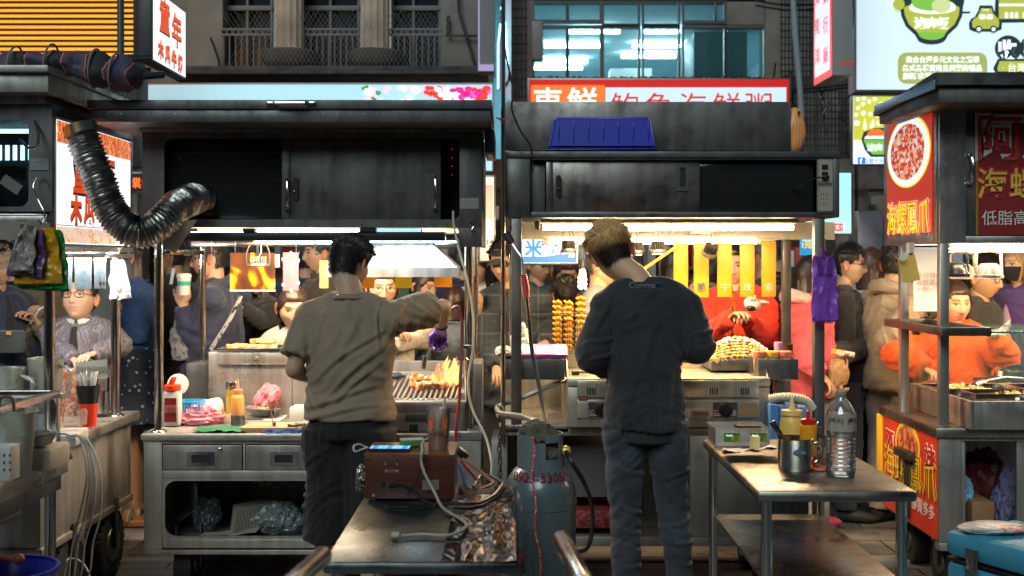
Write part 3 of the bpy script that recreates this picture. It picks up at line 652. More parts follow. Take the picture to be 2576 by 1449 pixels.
zA,zB=Z(673,hy0),Z(597,hy0+.14);xl,xr=X(820,hy0),X(1150,hy0)
a=[b.bm.verts.new(q)for q in(V((xl,hy0,zA)),V((xr,hy0,zA)),V((xr,hy1,zA)),V((xl,hy1,zA)),V((xl+.17,hy0+.14,zB)),V((xr-.17,hy0+.14,zB)),V((xr-.17,hy1,zB)),V((xl+.17,hy1,zB)))]
for q in((0,1,5,4),(1,2,6,5),(3,0,4,7)):b._f([a[i]for i in q])
b.bx(xr-.01,xr,hy0+.011,hy1,Z(697,hy0),zA-.002,.001).bx(xl,xl+.01,hy0+.011,hy1,Z(697,hy0),zA-.002,.001)
b.build('range_hood',steel('hood_steel',(.55,.57,.58),.42,dirt=.15),ct)
PO=steel('post_steel',(.55,.54,.5),.14,dirt=.3)
def post(x,Y,y0,y1,r=.021,base=1,ct=ct):
 b=B().tube([P(x,y0,Y),P(x,y1,Y)],r,16)
 if base:b.lathe([(r*1.9,0),(r*1.8,.004),(r*1.15,.012)],P(x,y1,Y),16)
 return b.build('post',PO,ct)
post(400,YA+.05,600,1086);post(509,6.2,612,914,.019);post(1180,YA+.05,618,1084,.022);post(1196,6.0,612,905,.015)
b=B().bx(X(1163,YA),X(1192,YA),YA+.01,YA+.04,Z(880,YA),Z(868,YA),.003);b.tube([P(1175,878,YA),P(1172,900,YA),P(1177,905,YA)],.003,5);b.build('post_clamp',STL,ct)
zc,zk=Z(1090,YA),Z(1108,YA)
b=B();b.bx(X(356,YA),X(1150,YA),YA-.02,YAb,zk,zc,.008)
cnt=b.build('countertop',STW,ct)
b=B();zbm=Z(1383,YA)
b.bx(X(362,YA),X(408,YA),YA,YA+.03,zbm,zk-.002).bx(X(1120,YA),X(1150,YA),YA,YA+.03,zbm,zk-.002)
b.bx(X(408,YA),X(1120,YA),YA+.002,YA+.03,Z(1118,YA),zk-.002).bx(X(408,YA),X(1120,YA),YA+.002,YA+.03,Z(1205,YA),Z(1184,YA))
b.bx(X(408,YA),X(1120,YA),YA+.002,YA+.03,Z(1379,YA),Z(1357,YA));b.bx(X(611,YA),X(617,YA),YA+.003,YA+.03,Z(1184,YA),Z(1118,YA));b.bx(X(362,YA)-.005,X(1150,YA),YA-.006,YA+.05,zbm-.022,zbm-.001,.003)
frame_opening(b,X(408,YA),X(1120,YA),Z(1357,YA),Z(1205,YA),X(414,YA),X(1090,YA),Z(1350,YA),Z(1210,YA),YA+.004,YA+.022,.055)
b.bx(X(362,YA),X(362,YA)+.015,YA+.031,YAb-.02,zbm,zk-.002).bx(X(1150,YA)-.015,X(1150,YA),YA+.031,YAb-.02,zbm,zk-.002)
b.bx(X(378,YA),X(1140,YA),YAb-.04,YAb-.02,zbm,zk-.002).bx(X(378,YA),X(1140,YA),YA+.031,YAb-.045,zbm,zbm+.02,.001)
b.build('body',STW,ct)
DS=steel('drawer_steel',(.36,.34,.31),.36,dirt=.3,met=.7)
for a,c in((410,609),(619,818),(828,1118)):
 d=B().bx(X(a,YA),X(c,YA),YA-.003,YA+.03,Z(1182,YA),Z(1120,YA),.004).build('drawer',DS,ct)
 m=(a+c)/2-4;q=B();frame_opening(q,X(m-34,YA),X(m+34,YA),Z(1171,YA),Z(1136,YA),X(m-23,YA),X(m+23,YA),Z(1163,YA),Z(1144,YA),YA-.008,YA-.0035,.004,2);q.build('handle',STL,d)
 B().bx(X(m-23,YA),X(m+23,YA),YA-.0045,YA-.0035,Z(1163,YA),Z(1144,YA),0).build('handle_recess',DARK,d)
 B().lathe([(.01,0),(.01,.006),(.007,.008),(0,.008)],P(m+48,1131,YA-.003),14,(0,-1,0)).build('lock',STL,d)
for x,y in((X(452,YA),YA+.16),(X(560,6.3),YAb-.1),(X(1080,YA),YA+.16),(X(1080,YA),YAb-.1)):caster(ct,x,y,.118)
b=B().bx(X(1115,YA),X(1213,YA),YA-.01,YA+.2,Z(1108,YA),Z(1084,YA),.008).bx(X(1118,YA),X(1210,YA),YA,YA+.19,Z(1300,YA),Z(1109,YA),.004)
b.build('side_cabinet',STW,ct)
b=B().bx(X(468,6.06),X(530,6.06),6.06,6.3,zc+.002,Z(914,6.06),.006);b.build('rear_box',STB,ct)
b=B().bx(X(524,6.02),X(735,6.02),6.02,6.3,zc+.002,Z(885,6.02),.006).bx(X(548,6.02),X(735,6.02),6.005,6.018,Z(917,6.02),Z(886,6.02),.004);b.lathe([(.012,0),(.01,.006),(0,.008)],P(645,902,6.005),12,(0,-1,0));b.build('display_box',ST,ct)
b=B().bx(X(736,6.0),X(1213,6.0),6.0,6.03,zc+.002,Z(908,6.0),.005).bx(X(1178,5.9),X(1215,5.9),5.7,6.0,zc+.003,Z(905,5.9),.006);b.build('splashback',ST,ct)
gr=thing('charcoal_grill','wide bar grill with flames and meat beside the olive shirted man','grill',(X(1065,5.5),5.6,zc))
g0,g1=X(960,5.5),X(1156,5.5);gz=Z(1005,5.5)
GF=5.48
b=B().bx(g0-.3,g1+.02,GF,5.98,zc+.002,gz-.04,.006).bx(g0-.3,g1+.03,GF-.01,5.53,gz-.06,gz-.005,.012).bx(g1-.005,g1+.025,5.53,5.98,gz-.038,gz+.03,.004).bx(g0-.3,g1,5.94,5.98,gz-.038,gz+.09,.004)
b.build('grill_body',ST,gr)
b=B();n=26
for i in range(n):
 x=g0-.28+(g1-g0+.27)*i/(n-1);b.tube([V((x-.012,5.53,gz)),V((x+.012,5.93,gz+.075))],.0058,6)
for yy,zo in((5.54,-.006),(5.92,.066)):b.tube([V((g0-.28,yy,gz+zo)),V((g1-.01,yy,gz+zo))],.005,6)
b.build('grate',M('grate_steel',(.55,.52,.5),.3,metal=.7),gr)
b=B();rr=random.Random(4)
for i in range(90):b.ell((rr.uniform(g0-.25,g1-.02),rr.uniform(5.57,5.92),gz-.03),(.018,.015,.01),6)
b.noise(.006,60);b.build('charcoal',ramp_mat('embers',[(0,(.01,.01,.01)),(.55,(.012,.01,.01)),(.68,(.5,.04,.0)),(.8,(1,.2,.02))],scale=14,emi=1.5),gr)['kind']='stuff'
b=B().px(1020,1040,1125,1062,5.475,5.48).px(1028,1066,1052,1092,5.474,5.48);b.build('control_plate',STD,gr)
b=B()
for k in range(4):b.bx(X(1031,5.47),X(1049,5.47),5.470,5.4735,Z(1073+k*6,5.47),Z(1070+k*6,5.47),0)
b.build('vent_slot',DARK,gr)
LX=-2.01
lf,lb=4.97,6.02
dl=thing('drinks_stall','weathered steel drinks stall at the left edge with a lit white side panel','food stall',(-2.6,5.4,0))
b=B();zt=Z(180,4.97)
xr=X(122,4.86);b.bx(-3.6,xr,4.86,6.1,Z(232,4.86),Z(184,4.86),.006).bx(-3.6,xr+.01,4.83,6.12,Z(184,4.86)+.001,Z(172,4.86)+.01,.004).bx(-3.6,-2.06,4.95,6.0,Z(262,4.97),Z(236,4.97),.004)
b.build('roof',STW,dl)
zt,zb=Z(262,4.97),Z(532,4.97)
b=B();frame_opening(b,-3.4,LX,zb,zt,-3.2,X(72,4.97),Z(520,4.97),Z(302,4.97),4.97,4.99,.04)
b.bx(LX-.03,LX-.012,4.991,lb,zb-.05,zt,.001).bx(-3.4,LX-.03,4.99,lb,zb-.01,zb+.01).bx(-3.4,LX-.012,lb-.02,lb,zb,zt).bx(-3.4,-2.04,4.99,lb,zt-.01,zt,.001)
b.bx(LX-.011,LX+.004,4.975,lb,zt-.05,zt,.002).bx(LX-.011,LX+.004,4.975,5.0,Z(640,4.97),zt-.051,.002).bx(LX-.011,LX+.004,lb-.04,lb,Z(640,4.97),zt-.051,.002)
b.build('cabinet',STB,dl)
b=B()
for zz in(Z(618,4.99),Z(636,4.99)):b.bx(LX-.02,LX+.008,4.98,lb,zz-.022,zz,.003)
b.bx(-3.4,LX-.03,4.985,5.01,Z(560,4.97),Z(543,4.97),.003)
b.build('lower_rail',ST,dl)
B().tube([V((-3.3,5.05,Z(553,5.05))),V((-2.1,5.05,Z(553,5.05)))],.012,8).build('tube_light',TUBC,dl)
B().tube([V((LX-.06,5.1,Z(640,5.0))),V((LX-.06,5.98,Z(640,5.0)))],.011,8).build('tube_light',TUBC,dl)
B().tube([V((-3.1,5.3,Z(330,5.3))),V((-2.15,5.3,Z(330,5.3)))],.01,8).build('tube_light',M('dim_cool_tube',(.6,.9,1),emi=3,ec=(.3,.75,1)),dl)
b=B()
for i in range(26):b.bx(-3.15+i*.04,-3.13+i*.04,5.995,5.999,Z(385,5.6),Z(345,5.6),0)
b.build('lit_slot',M('slot_glow',(.6,.95,1),emi=2.5,ec=(.4,.85,1)),dl)
fc=B().grid(lambda u,v:V((LX+.006,5.005+.97*u,Z(612,4.99)+(Z(298,4.99)-Z(612,4.99))*v)),2,2).build('light_panel',LBOXW,dl)
zt2,zb2=Z(298,4.99),Z(612,4.99)
RB=ramp_mat('scroll_print',[(0,(.9,.1,.02)),(.4,(.9,.12,.02)),(.47,(.95,.5,.2)),(.56,(.95,.5,.2)),(.6,(.9,.1,.02))],scale=7,emi=.8,dist=6,detail=0)
RB2=ramp_mat('scroll_print_pale',[(0,(.9,.75,.6)),(.42,(.9,.8,.7)),(.47,(.9,.4,.15)),(.56,(.9,.4,.15)),(.6,(.9,.8,.7))],scale=7,emi=.8,dist=6,detail=0)
B().bx(LX+.0065,LX+.009,5.01,5.97,zt2-.1,zt2-.004,0).build('printed_band',RB,dl);B().bx(LX+.0065,LX+.009,5.01,5.97,zb2+.004,zb2+.075,0).build('printed_band',RB2,dl);B().bx(LX+.0065,LX+.009,5.01,5.97,zb2+.08,zb2+.084,0).build('red_line',RL,dl)
for s,yy,zz,h in(('童',5.3,Z(425,5.3),.24),('年',5.62,Z(440,5.5),.24),('木',5.22,Z(525,5.22),.13),('瓜',5.38,Z(527,5.38),.13),('牛',5.57,Z(525,5.5),.13),('奶',5.74,Z(525,5.6),.13)):
 text(s,(LX+.008,yy+.008,zz-.01),h,OLG,dl,RIGHTF,off=.008,name='letter_shadow');text(s,(LX+.011,yy,zz),h,em('letter_red',(.8,.08,.02)),dl,RIGHTF,off=.006)
B().px(76,398,123,428,4.965,4.9685,0).build('notice_label',M('faded_label'),dl);text('攤販登記證',P(100,404,4.964),.012,M('label_ink'),dl)
handle([P(88,305,4.968),P(96,330,4.94),P(94,365,4.90),P(72,372,4.88),P(50,350,4.87)],.006).build('coat_hook',STL,dl)
b=B();b.grid(lambda u,v:P(-160+225*u,432+30*v-16*exp(-((u-.7)/.3)**2),5.4+.1*v),20,6);b.noise(.02,9);b.build('stored_sheet',M('grey_sheet',(.16,.2,.2),.5,bump=.3),dl)
B().box(P(30,465,5.3),(.1,.02,.05),Euler((0,radians(35),0))).build('stored_carton',M('stored_card',(.25,.25,.24),.6),dl)
b=B();zc2,zk2=.8,.755
b.bx(-3.6,LX+.03,4.8,6.06,zk2,zc2,.006);b.build('countertop',ST,dl)
b=B().bx(-3.5,LX,4.85,6.0,.34,zk2-.002,.005).bx(-3.5,LX+.01,4.84,6.01,.335,.37,.004);b.build('body',STW,dl)
for x in(-2.06,-3.3):
 for y in(5.2,5.75):caster(dl,x,y,.17)
for x,Yq,y0 in((129,5.02,640),(279,5.86,625)):
 B().tube([V((LX-.03,Yq,Z(y0,Yq))),V((LX-.03,Yq,zc2+.001))],.024,16).lathe([(.045,0),(.042,.004),(.028,.012)],(LX-.03,Yq,zc2+.001),16).build('post',PO,dl)
NX=-1.83
tb=thing('steel_side_table','steel work table with raised guard rail in the left foreground','table',(-2.2,4.1,0))
zq=.8
b=B().bx(-2.6,NX,3.3,4.68,zq-.012,zq,.002).bx(NX-.012,NX+.003,3.3,4.683,zq-.07,zq+.006,.003).bx(-2.6,NX,4.668,4.683,zq-.07,zq+.006,.003);b.build('tabletop',ST,tb)
b=B();zr=Z(1002,4.6);b.bx(NX-.04,NX-.01,3.3,4.64,zr,zr+.03,.003).bx(NX-.04,NX-.01,4.61,4.64,zq+.001,zr-.001,.003).bx(-2.6,NX-.042,4.61,4.64,zr-.0,zr+.03,.003);b.build('guard_rail',STL,tb)
b=B().bx(NX-.06,NX-.015,3.4,4.66,zq-.135,zq-.075,.003).bx(NX-.08,NX-.02,3.9,4.3,zq-.16,zq-.14,.003);b.build('apron',STD,tb)
for y in(4.62,3.4):B().tube([V((NX-.045,y,0)),V((NX-.045,y,zq-.013))],.022,14).build('leg',PO,tb)
Bx0,Bx1=X(1272,YA),X(2112,YA)
cr=thing('griddle_stall','steel griddle stall with a long low cabinet, black spotlights and warm tubes','food stall',((Bx0+Bx1)/2,YA,0))
B().px(1270,256,1990,379,5.62,5.64,.003).build('sign_back',steel('dull_panel',(.2,.19,.18),.5,dirt=.4),cr)
b=B();yb=6.12;z1,z0=Z(381,YA),Z(547,YA)
b.bx(Bx0,Bx1,YA-.01,yb,Z(397,YA),z1,.004).bx(Bx0,X(1334,YA),YA,YA+.03,z0,Z(397,YA)-.001,.003).bx(X(2096,YA),Bx1,YA,YA+.03,z0,Z(397,YA)-.001,.003)
b.bx(X(1336,YA),X(2096,YA),YA+.001,YA+.03,z0,Z(533,YA),.003).bx(X(1336,YA),X(2096,YA),YA+.001,YA+.03,Z(402,YA),Z(397,YA)-.001,.001)
b.bx(Bx0,Bx0+.02,YA+.031,yb,z0,Z(397,YA)-.001,.002).bx(Bx1-.02,Bx1,YA+.031,yb,z0,Z(397,YA)-.001,.002).bx(Bx0+.021,Bx1-.021,YA+.031,yb,z0,z0+.012,.002).bx(Bx0+.021,Bx1-.021,yb-.02,yb,z0+.013,Z(397,YA)-.001,.001)
b.bx(X(1336,YA),X(1372,YA),YA+.05,YA+.06,z0+.015,Z(402,YA))
b.build('cabinet',STB,cr)
d=B().bx(X(1390,YA),X(1763,YA),YA+.025,YA+.04,Z(533,YA),Z(402,YA),.003).bx(X(1374,YA),X(1391,YA),YA+.02,YA+.04,Z(533,YA),Z(402,YA),.002).build('sliding_door',steel('door_steel',(.22,.2,.18),.4,dirt=.3),cr)
q=B();frame_opening(q,X(1701,YA),X(1735,YA),Z(480,YA),Z(411,YA),X(1711,YA),X(1726,YA),Z(469,YA),Z(421,YA),YA+.017,YA+.024,.003,2);q.build('handle',STD,d);B().px(1711,421,1726,469,YA+.022,YA+.0245,0).build('handle_recess',DARK,d)
B().prism(rrect(X(1399,YA),X(1412,YA),Z(495,YA),Z(440,YA),.012),YA+.012,YA+.024,XZ).build('lock',BLK,d);B().lathe([(.006,0),(.006,.006),(0,.007)],P(1406,475,YA+.012),10,(0,-1,0)).build('key_plate',STL,d)
B().bx(X(1764,YA),X(2052,YA),YA+.045,YA+.05,Z(533,YA),Z(402,YA),.001).build('glass_door',M('smoked_glass'),cr)
B().prism(rrect(X(2054,YA),X(2095,YA),Z(535,YA),Z(400,YA),.012),YA-.008,YA,XZ).build('switch_panel',M('old_switch',(.2,.185,.15),.45,var=.2),cr)
b=B()
for k,(y0,y1)in enumerate(((403,462),(470,531))):b.prism(rrect(X(2057,YA),X(2092,YA),Z(y1,YA),Z(y0,YA),.008),YA-.014,YA-.0085,XZ)
b.build('switch_plate',M('switch_plate',(.32,.29,.23),.4),cr)
b=B()
for xx,yy in((2069,488),(2069,500),(2069,512),(2080,488),(2080,500),(2080,512)):b.px(xx-3,yy-3,xx-2,yy+3,YA-.0155,YA-.0145,0).px(xx+2,yy-3,xx+3,yy+3,YA-.0155,YA-.0145,0)
b.px(2068,414,2083,426,YA-.018,YA-.0145).px(2068,432,2083,444,YA-.018,YA-.0145);b.build('socket_slot',BLK,cr)
cable('plug_cable',[P(2076,448,YA-.03),P(2050,448,YA-.05),P(2020,466,YA-.03),P(1995,478,YA+.04)],.004,BLK,'short black plug lead hanging from the wall switches on the cabinet','cable')
B().box(P(2077,446,YA-.028),(.03,.03,.014)).build('plug',BLK,None,'small black plug pushed into the switch plate','plug')
by=6.05
b=B().bx(X(1310,YA),X(2100,by),by,by+.01,Z(603,by),z0-.002,.001)
b.bx(X(1360,5.6),X(2010,5.6),5.6,5.66,Z(562,5.6),z0-.003,.004).bx(X(1345,5.6),X(1358,5.6),5.58,5.66,Z(578,5.6),Z(556,5.6),.003)
b.build('light_bay',CRM,cr)
B().tube([P(1366,572,5.62),P(1995,572,5.62)],.0135,10).build('tube_light',TUBW,cr)
B().tube([P(1380,607,6.0),P(1903,607,6.0)],.0135,10).build('tube_light',TUBW,cr)
b=B().tube([P(1365,607,6.0),P(1380,607,6.0)],.016,10).tube([P(1903,607,6.0),P(1914,607,6.0)],.016,10).bx(X(1365,6.02),X(1930,6.02),6.01,6.035,Z(600,6.0),Z(596,6.0),.002);b.tube(spline([P(1914,605,6.0),P(1950,603,5.98),P(1975,597,5.98)]),.004,5);b.build('tube_holder',CRM,cr)
SPK=M('spot_metal',(.06,.055,.05),.35,metal=.7)
sp=None
for i,(x,y,tl)in enumerate(((1430,622,0),(1490,622,0),(1600,626,0),(1655,624,0),(1787,630,1))):
 Yq=5.85;c=P(x,y,Yq)
 s=thing('spotlight',('finned black spotlight nearest the left post','finned black spotlight just left of the blond head','finned black spotlight just right of the blond head','finned black spotlight over the yellow brace','unlit finned black spotlight tilted towards the yellow boards')[i],'lamp',c,'spotlights under the griddle stall canopy')
 R=Euler((radians(35),radians(12),0))if tl else Euler((0,0,0));Rm=Matrix.Translation(c)@R.to_matrix().to_4x4()@Matrix.Translation(-c)
 b=B()
 for k in range(18):
  a=2*pi*k/18;b.box(c+V((cos(a)*.024,sin(a)*.024,.014)),(.022,.003,.044),Euler((0,0,a)),0)
 b.lathe([(.012,-.01),(.012,.03)],c,10);b.rot(Rm).build('heat_sink',SPK,s)
 B().lathe([(.036,-.03),(.039,-.012),(.037,-.008),(.02,-.007)],c,20).rot(Rm).build('collar',M('spot_collar',(.12,.11,.09),.35,metal=.7),s)
 B().lathe([(.03,-.0325),(.03,-.031)],c,20).rot(Rm).build('lens',(BLK if tl else M('spot_lens',(1,.95,.85),emi=9,ec=(1,.9,.72))),s)
 B().tube([c+V((-.045,0,-.015)),c+V((-.02,0,.09))],.002,5).tube([c+V((.045,0,-.015)),c+V((.015,0,.09))],.002,5).tube([c+V((0,0,.03)),c+V((.008,0,.06)),c+V((0,0,.09))],.003,5).build('bracket',SPK,s)
 B().box(c+V((-.03,.1,.105)),(.11,.05,.032)).build('driver_box',M('driver_grey',(.5,.47,.4),.4,metal=.6),s)
ch=B()
for k in range(15):
 t=k/14;q=P(1652+38*t,560+40*(1-(2*t-1)**2)**.6,5.6);ch.tube([q+V((cos(a)*.006,0 if k%2 else sin(a)*.004,sin(a)*.01 if k%2 else cos(a)*.004))for a in[j*pi/4 for j in range(8)]],.0016,4,closed=True)
ch.build('hanging_chain',STD,None,'short chain loop hanging under the cabinet above the blond man','chain')
SQ=steel('square_post_steel',(.17,.16,.145),.4,dirt=.3,met=.8)
def sqpost(x,Y,y0,y1,w=.046,par=cr,m=SQ):return B().bx(X(x,Y)-w/2,X(x,Y)+w/2,Y,Y+w,Z(y1,Y),Z(y0,Y),.004).build('post',m,par)
sqpost(1299,YA+.01,548,1068,.05);sqpost(2062,YA+.01,548,1490,.05);sqpost(1980,6.05,568,880,.045);sqpost(1292,6.05,568,905,.045,m=STL)
zs=Z(1069,YA);GS=steel('griddle_steel',(.55,.52,.44),.34,dirt=.3,met=.85)
b=B().bx(X(1256,YA),X(1432,YA),YA,6.1,zs-.04,zs,.005).bx(X(1256,YA)+.002,X(1432,YA),6.08,6.1,zs+.001,Z(905,6.08),.003).bx(X(1256,YA)+.002,X(1256,YA)+.06,5.9,6.079,zs+.001,Z(905,6.0),.003)
b.bx(X(1424,5.5),X(1430,5.5),YA+.02,6.07,zs+.001,Z(962,YA),.001);b.build('low_shelf',GS,cr)
gy0=5.36;gzt=Z(950,gy0)
gd=thing('gas_griddle','large flat gas griddle with black knobs and steel splash guards','griddle',(X(1680,gy0),gy0+.3,0.7))
gx0,gx1=X(1428,gy0),X(1938,gy0)
b=B().bx(gx0,gx1,gy0+.01,6.05,Z(1076,gy0),Z(975,gy0),.004).bx(gx0-.004,gx1+.004,gy0,gy0+.08,Z(974,gy0),gzt,.014);b.build('housing',steel('griddle_front',(.5,.46,.38),.36,dirt=.3,met=.7),gd)
b=B().bx(gx0+.01,gx1-.01,gy0+.081,6.03,gzt-.03,gzt-.012,.003);b.build('plate',steel('hot_plate',(.5,.46,.36),.4,dirt=.4,met=.75),gd)
b=B().bx(gx0,gx1+.004,5.95,5.962,gzt-.011,gzt+.085,.002)
for x in(gx0,gx1-.004):b.prism([(gy0+.05,gzt-.005),(5.949,gzt-.005),(5.949,gzt+.085),(gy0+.13,gzt+.07)],x,x+.006,lambda u,v,d:V((d,u,v)))
b.build('splash_guard',GS,gd)
PN=steel('panel_steel',(.62,.57,.45),.34,dirt=.35,met=.7)
for(a,c,y0,y1)in((1452,1640,957,1000),(1640,1912,957,1000),(1452,1640,1006,1052),(1640,1912,1006,1052)):B().px(a,y0,c-2,y1,gy0-.002,gy0+.012,.003).build('panel',PN,gd)
b=B()
for x0 in(1477,1596,1785,1863):
 for k in range(4):b.prism(rrect(X(x0+k*6,gy0),X(x0+k*6+3,gy0),Z(993,gy0),Z(976,gy0),.0015,2),gy0-.0045,gy0-.002,XZ)
b.build('vent_slot',DARK,gd)
for x in(1825,1512):
 B().prism(rrect(X(x-32,gy0),X(x+30,gy0),Z(1049,gy0),Z(1012,gy0),.006),gy0-.006,gy0-.003,XZ).build('knob_plate',M('knob_plate',(.06,.055,.05),.4),gd)
 b=B()
 for k in range(4):b.px(x-30,1032+k*4,x+28,1034+k*4,gy0-.0075,gy0-.0065,0)
 b.build('knob_stripe',M('stripe_grey',(.5,.48,.42)),gd);B().px(x-26,1035,x-12,1040,gy0-.0085,gy0-.0078,0).build('red_badge',M('sticker_red',(.25,.03,.02),.5),gd)
 k=B().lathe([(.033,0),(.033,.006),(.026,.008),(.026,.022),(.022,.026),(0,.026)],P(x,1030,gy0-.008),24,(0,-1,0));k.box(P(x,1030,gy0-.04),(.012,.016,.052));k.build('knob',BLK,gd)
 B().lathe([(.035,0),(.035,.002),(.032,.003)],P(x,1030,gy0-.0085),24,(0,-1,0)).build('knob_ring',M('ring_red',(.35,.08,.05),.4,metal=.5),gd)
B().prism(rrect(X(1861,gy0),X(1905,gy0),Z(1048,gy0),Z(1014,gy0),.004),gy0-.005,gy0-.002,XZ).build('drip_tray',steel('brass_plate',(.6,.5,.3),.35),gd)
B().px(1738,1033,1785,1054,gy0-.0035,gy0-.0022,0).build('maker_label',M('label_cream',(.4,.3,.2),.5),gd);text('台灣製造',P(1763,1041,gy0-.005),.018,M('sticker_red',(.25,.03,.02),.5),gd);text('廚具有限公司 電話',P(1763,1050,gy0-.005),.007,M('sticker_red'),gd)
B().px(1455,996,1478,1008,gy0-.0045,gy0-.0025,0).build('maker_label',M('sticker_red'),gd);text('全國瓦斯',P(1466,1002,gy0-.006),.0105,M('label_cream'),gd)
b=B();Yt=5.42
def tray(b,a,c,y0,y1,Y0,Y1):
 x0,x1,z1,z0=X(a,Y0),X(c,Y0),Z(y0,Y0),Z(y1,Y0)
 return b.bx(x0,x1,Y0,Y0+.006,z0,z1,.001).bx(x0,x1,Y1,Y1+.006,z0,z1,.001).bx(x0,x0+.006,Y0+.007,Y1-.001,z0,z1,.001).bx(x1-.006,x1,Y0+.007,Y1-.001,z0,z1,.001).bx(x0+.007,x1-.007,Y0+.007,Y1-.001,z0,z0+.006,.001)
tray(B(),1262,1420,905,955,YA+.06,YA+.3).build('side_tray',STD,cr);tray(B(),1908,2008,904,955,YA,YA+.3).build('side_tray',STD,cr)
b=B().px(1905,956,1935,1095,YA+.2,YA+.25).px(1950,956,1990,1020,YA+.3,YA+.34);b.build('tray_bracket',ST,cr)
b=B();zm=Z(1096,YA)
b.bx(X(1262,YA),X(1990,YA),YA,YA+.03,zm,Z(1077,YA),.003).bx(X(1262,YA),X(1276,YA),YA,YA+.03,Z(1374,YA),zm-.001).bx(X(1560,YA),X(1570,YA),YA+.002,YA+.03,Z(1352,YA),zm-.001)
b.bx(X(1262,YA),X(1990,YA),YA-.002,YA+.04,Z(1374,YA),Z(1350,YA),.003).bx(X(1735,YA),X(1990,YA),YA+.003,YA+.03,Z(1349,YA),zm-.001,.003)
for x in(1655,1668,1681,1694,1715):b.bx(X(x,YA),X(x+9,YA),YA+.0,YA+.03,Z(1349,YA),zm-.001,.003)
b.bx(X(1262,YA)+.01,X(1990,YA)-.01,6.05,6.08,Z(1370,YA),zm-.001,.002).bx(X(1262,YA)+.01,X(1990,YA)-.01,YA+.05,6.04,Z(1370,YA),Z(1362,YA),.001)
b.bx(X(1262,YA),X(1262,YA)+.01,YA+.031,6.04,Z(1349,YA),zm-.001,.001).bx(X(1990,YA)-.01,X(1990,YA),YA+.031,6.04,Z(1349,YA),zm-.001,.001)
b.build('body',STW,cr)
B().prism(rrect(X(1420,5.6),X(1555,5.6),Z(1250,5.6),Z(1120,5.6),.03),5.6,5.9,XZ).build('gas_tank_box',M('grey_box',(.1,.1,.1),.5),cr)
B().px(1400,1285,1556,1330,5.56,5.9,.01).build('stored_box',ramp_mat('red_mesh_print',[(0,(.12,.012,.012)),(.5,(.15,.012,.012)),(.55,(.3,.06,.05))],'vor',60),cr)
for x in(X(1300,YA),X(1940,YA)):
 for y in(5.6,5.95):caster(cr,x,y,.115)
B().px(1236,1110,1262,1300,YA+.1,YA+.5).build('side_panel',STW,cr)
RX=2.026;R0,R1=5.4,6.2
sn=thing('snack_stall','steel snack stall with glowing red food posters at the right edge','food stall',(2.9,5.8,0))
b=B();rx=1.9
zt=Z(182,5.09)
b.prism([(5.09,zt-.055),(5.09,zt),(5.13,zt+.004),(5.98,zt-.06),(5.98,zt-.085)],rx,4.4,lambda u,v,d:V((d,u,v)))
b.bx(rx+.02,4.4,5.12,5.95,zt-.13,zt-.06,.004);b.build('roof',STB,sn)
b=B().bx(rx-.003,rx+.002,5.11,5.96,zt-.072,zt-.03,.001);b.build('roof_edge',M('blue_edge',(.2,.35,.45),.35,metal=.6),sn)
zt,zb=Z(238,R0),Z(612,R0)
b=B().bx(RX+.004,X(2430,R0),R0,R0+.03,zb,zt).bx(X(2430,R0)+.001,4.3,R0+.004,R0+.03,Z(256,R0),zt).bx(X(2430,R0)+.001,4.3,R0+.004,R0+.03,zb,Z(594,R0)).bx(RX+.012,RX+.02,R0+.031,R1,zb,zt,.001).bx(RX+.021,4.3,R0+.031,R1,zb,zb+.01,.001)
for y0,y1 in((R0+.031,R0+.075),(R1-.06,R1)):b.bx(RX,RX+.011,y0,y1,zb,zt,.002)
b.bx(RX,RX+.011,R0+.076,R1-.061,zb,zb+.05,.002).bx(RX,RX+.011,R0+.076,R1-.061,zt-.05,zt,.002);b.build('cabinet',ST,sn)
b=B().bx(X(2432,R0),4.2,R0+.008,R0+.02,Z(593,R0),Z(257,R0),.002);dr=b.build('door',STD,sn)
handle([P(2438,388,R0),P(2444,395,R0-.02),P(2449,425,R0-.032),P(2444,455,R0-.02),P(2437,464,R0)],.009).build('handle',STL,dr)
B().px(2461,258,2760,591,R0+.0,R0+.007,0).build('poster_sheet',M('dark_red_print',(.22,.02,.02),.4),dr);B().px(2455,258,2461,591,R0+.001,R0+.007,0).build('gold_edge',M('gold_print',(.3,.16,.02),.4),dr)
DRD,DGR,DGO=M('deep_red_print',(.5,.03,.03)),M('grey_print',(.6,.58,.56)),M('dull_gold_print',(.6,.42,.06))
def rim(s,loc,h,m1,m2,par,fr,o1,o2,dn=.002,**k):
 n_=V(fr[2]);text(s,V(loc),h,m1,par,fr,off=o1,name='letter_outline',**k);text(s,V(loc)+n_*dn,h,m2,par,fr,off=o2,**k)
rim('阿妹',P(2580,345,R0-.002),.24,DGR,DRD,dr,FRONT,.011,.001)
rim('海螺鳳爪',P(2620,462,R0-.002),.155,DRD,DGO,dr,FRONT,.007,.001)
text('低脂高蛋白',P(2566,548,R0-.002),.075,DGR,dr)
DP=M('deep_red_glow',(.6,.03,.015),.45,emi=.5,ec=(.62,.018,.008),bump=.4,bs=70)
ps=B().bx(RX-.004,RX+.0,R0+.08,R1-.065,zb+.055,zt-.055,0).build('poster_panel',ramp_mat('red_orange_print',[(.2,(.6,.02,.01)),(.8,(.75,.05,.012))],scale=2.5,emi=.55,rough=.35),sn)
def disc(par,x,cy,cz,r,m,nm,d=.002,ry=1):
 return B().prism([(cy+cos(k*pi/20)*r,cz+sin(k*pi/20)*r*ry)for k in range(40)],x,x-d,lambda u,v,q:V((q,u,v))).build(nm,m,par,smooth=False)
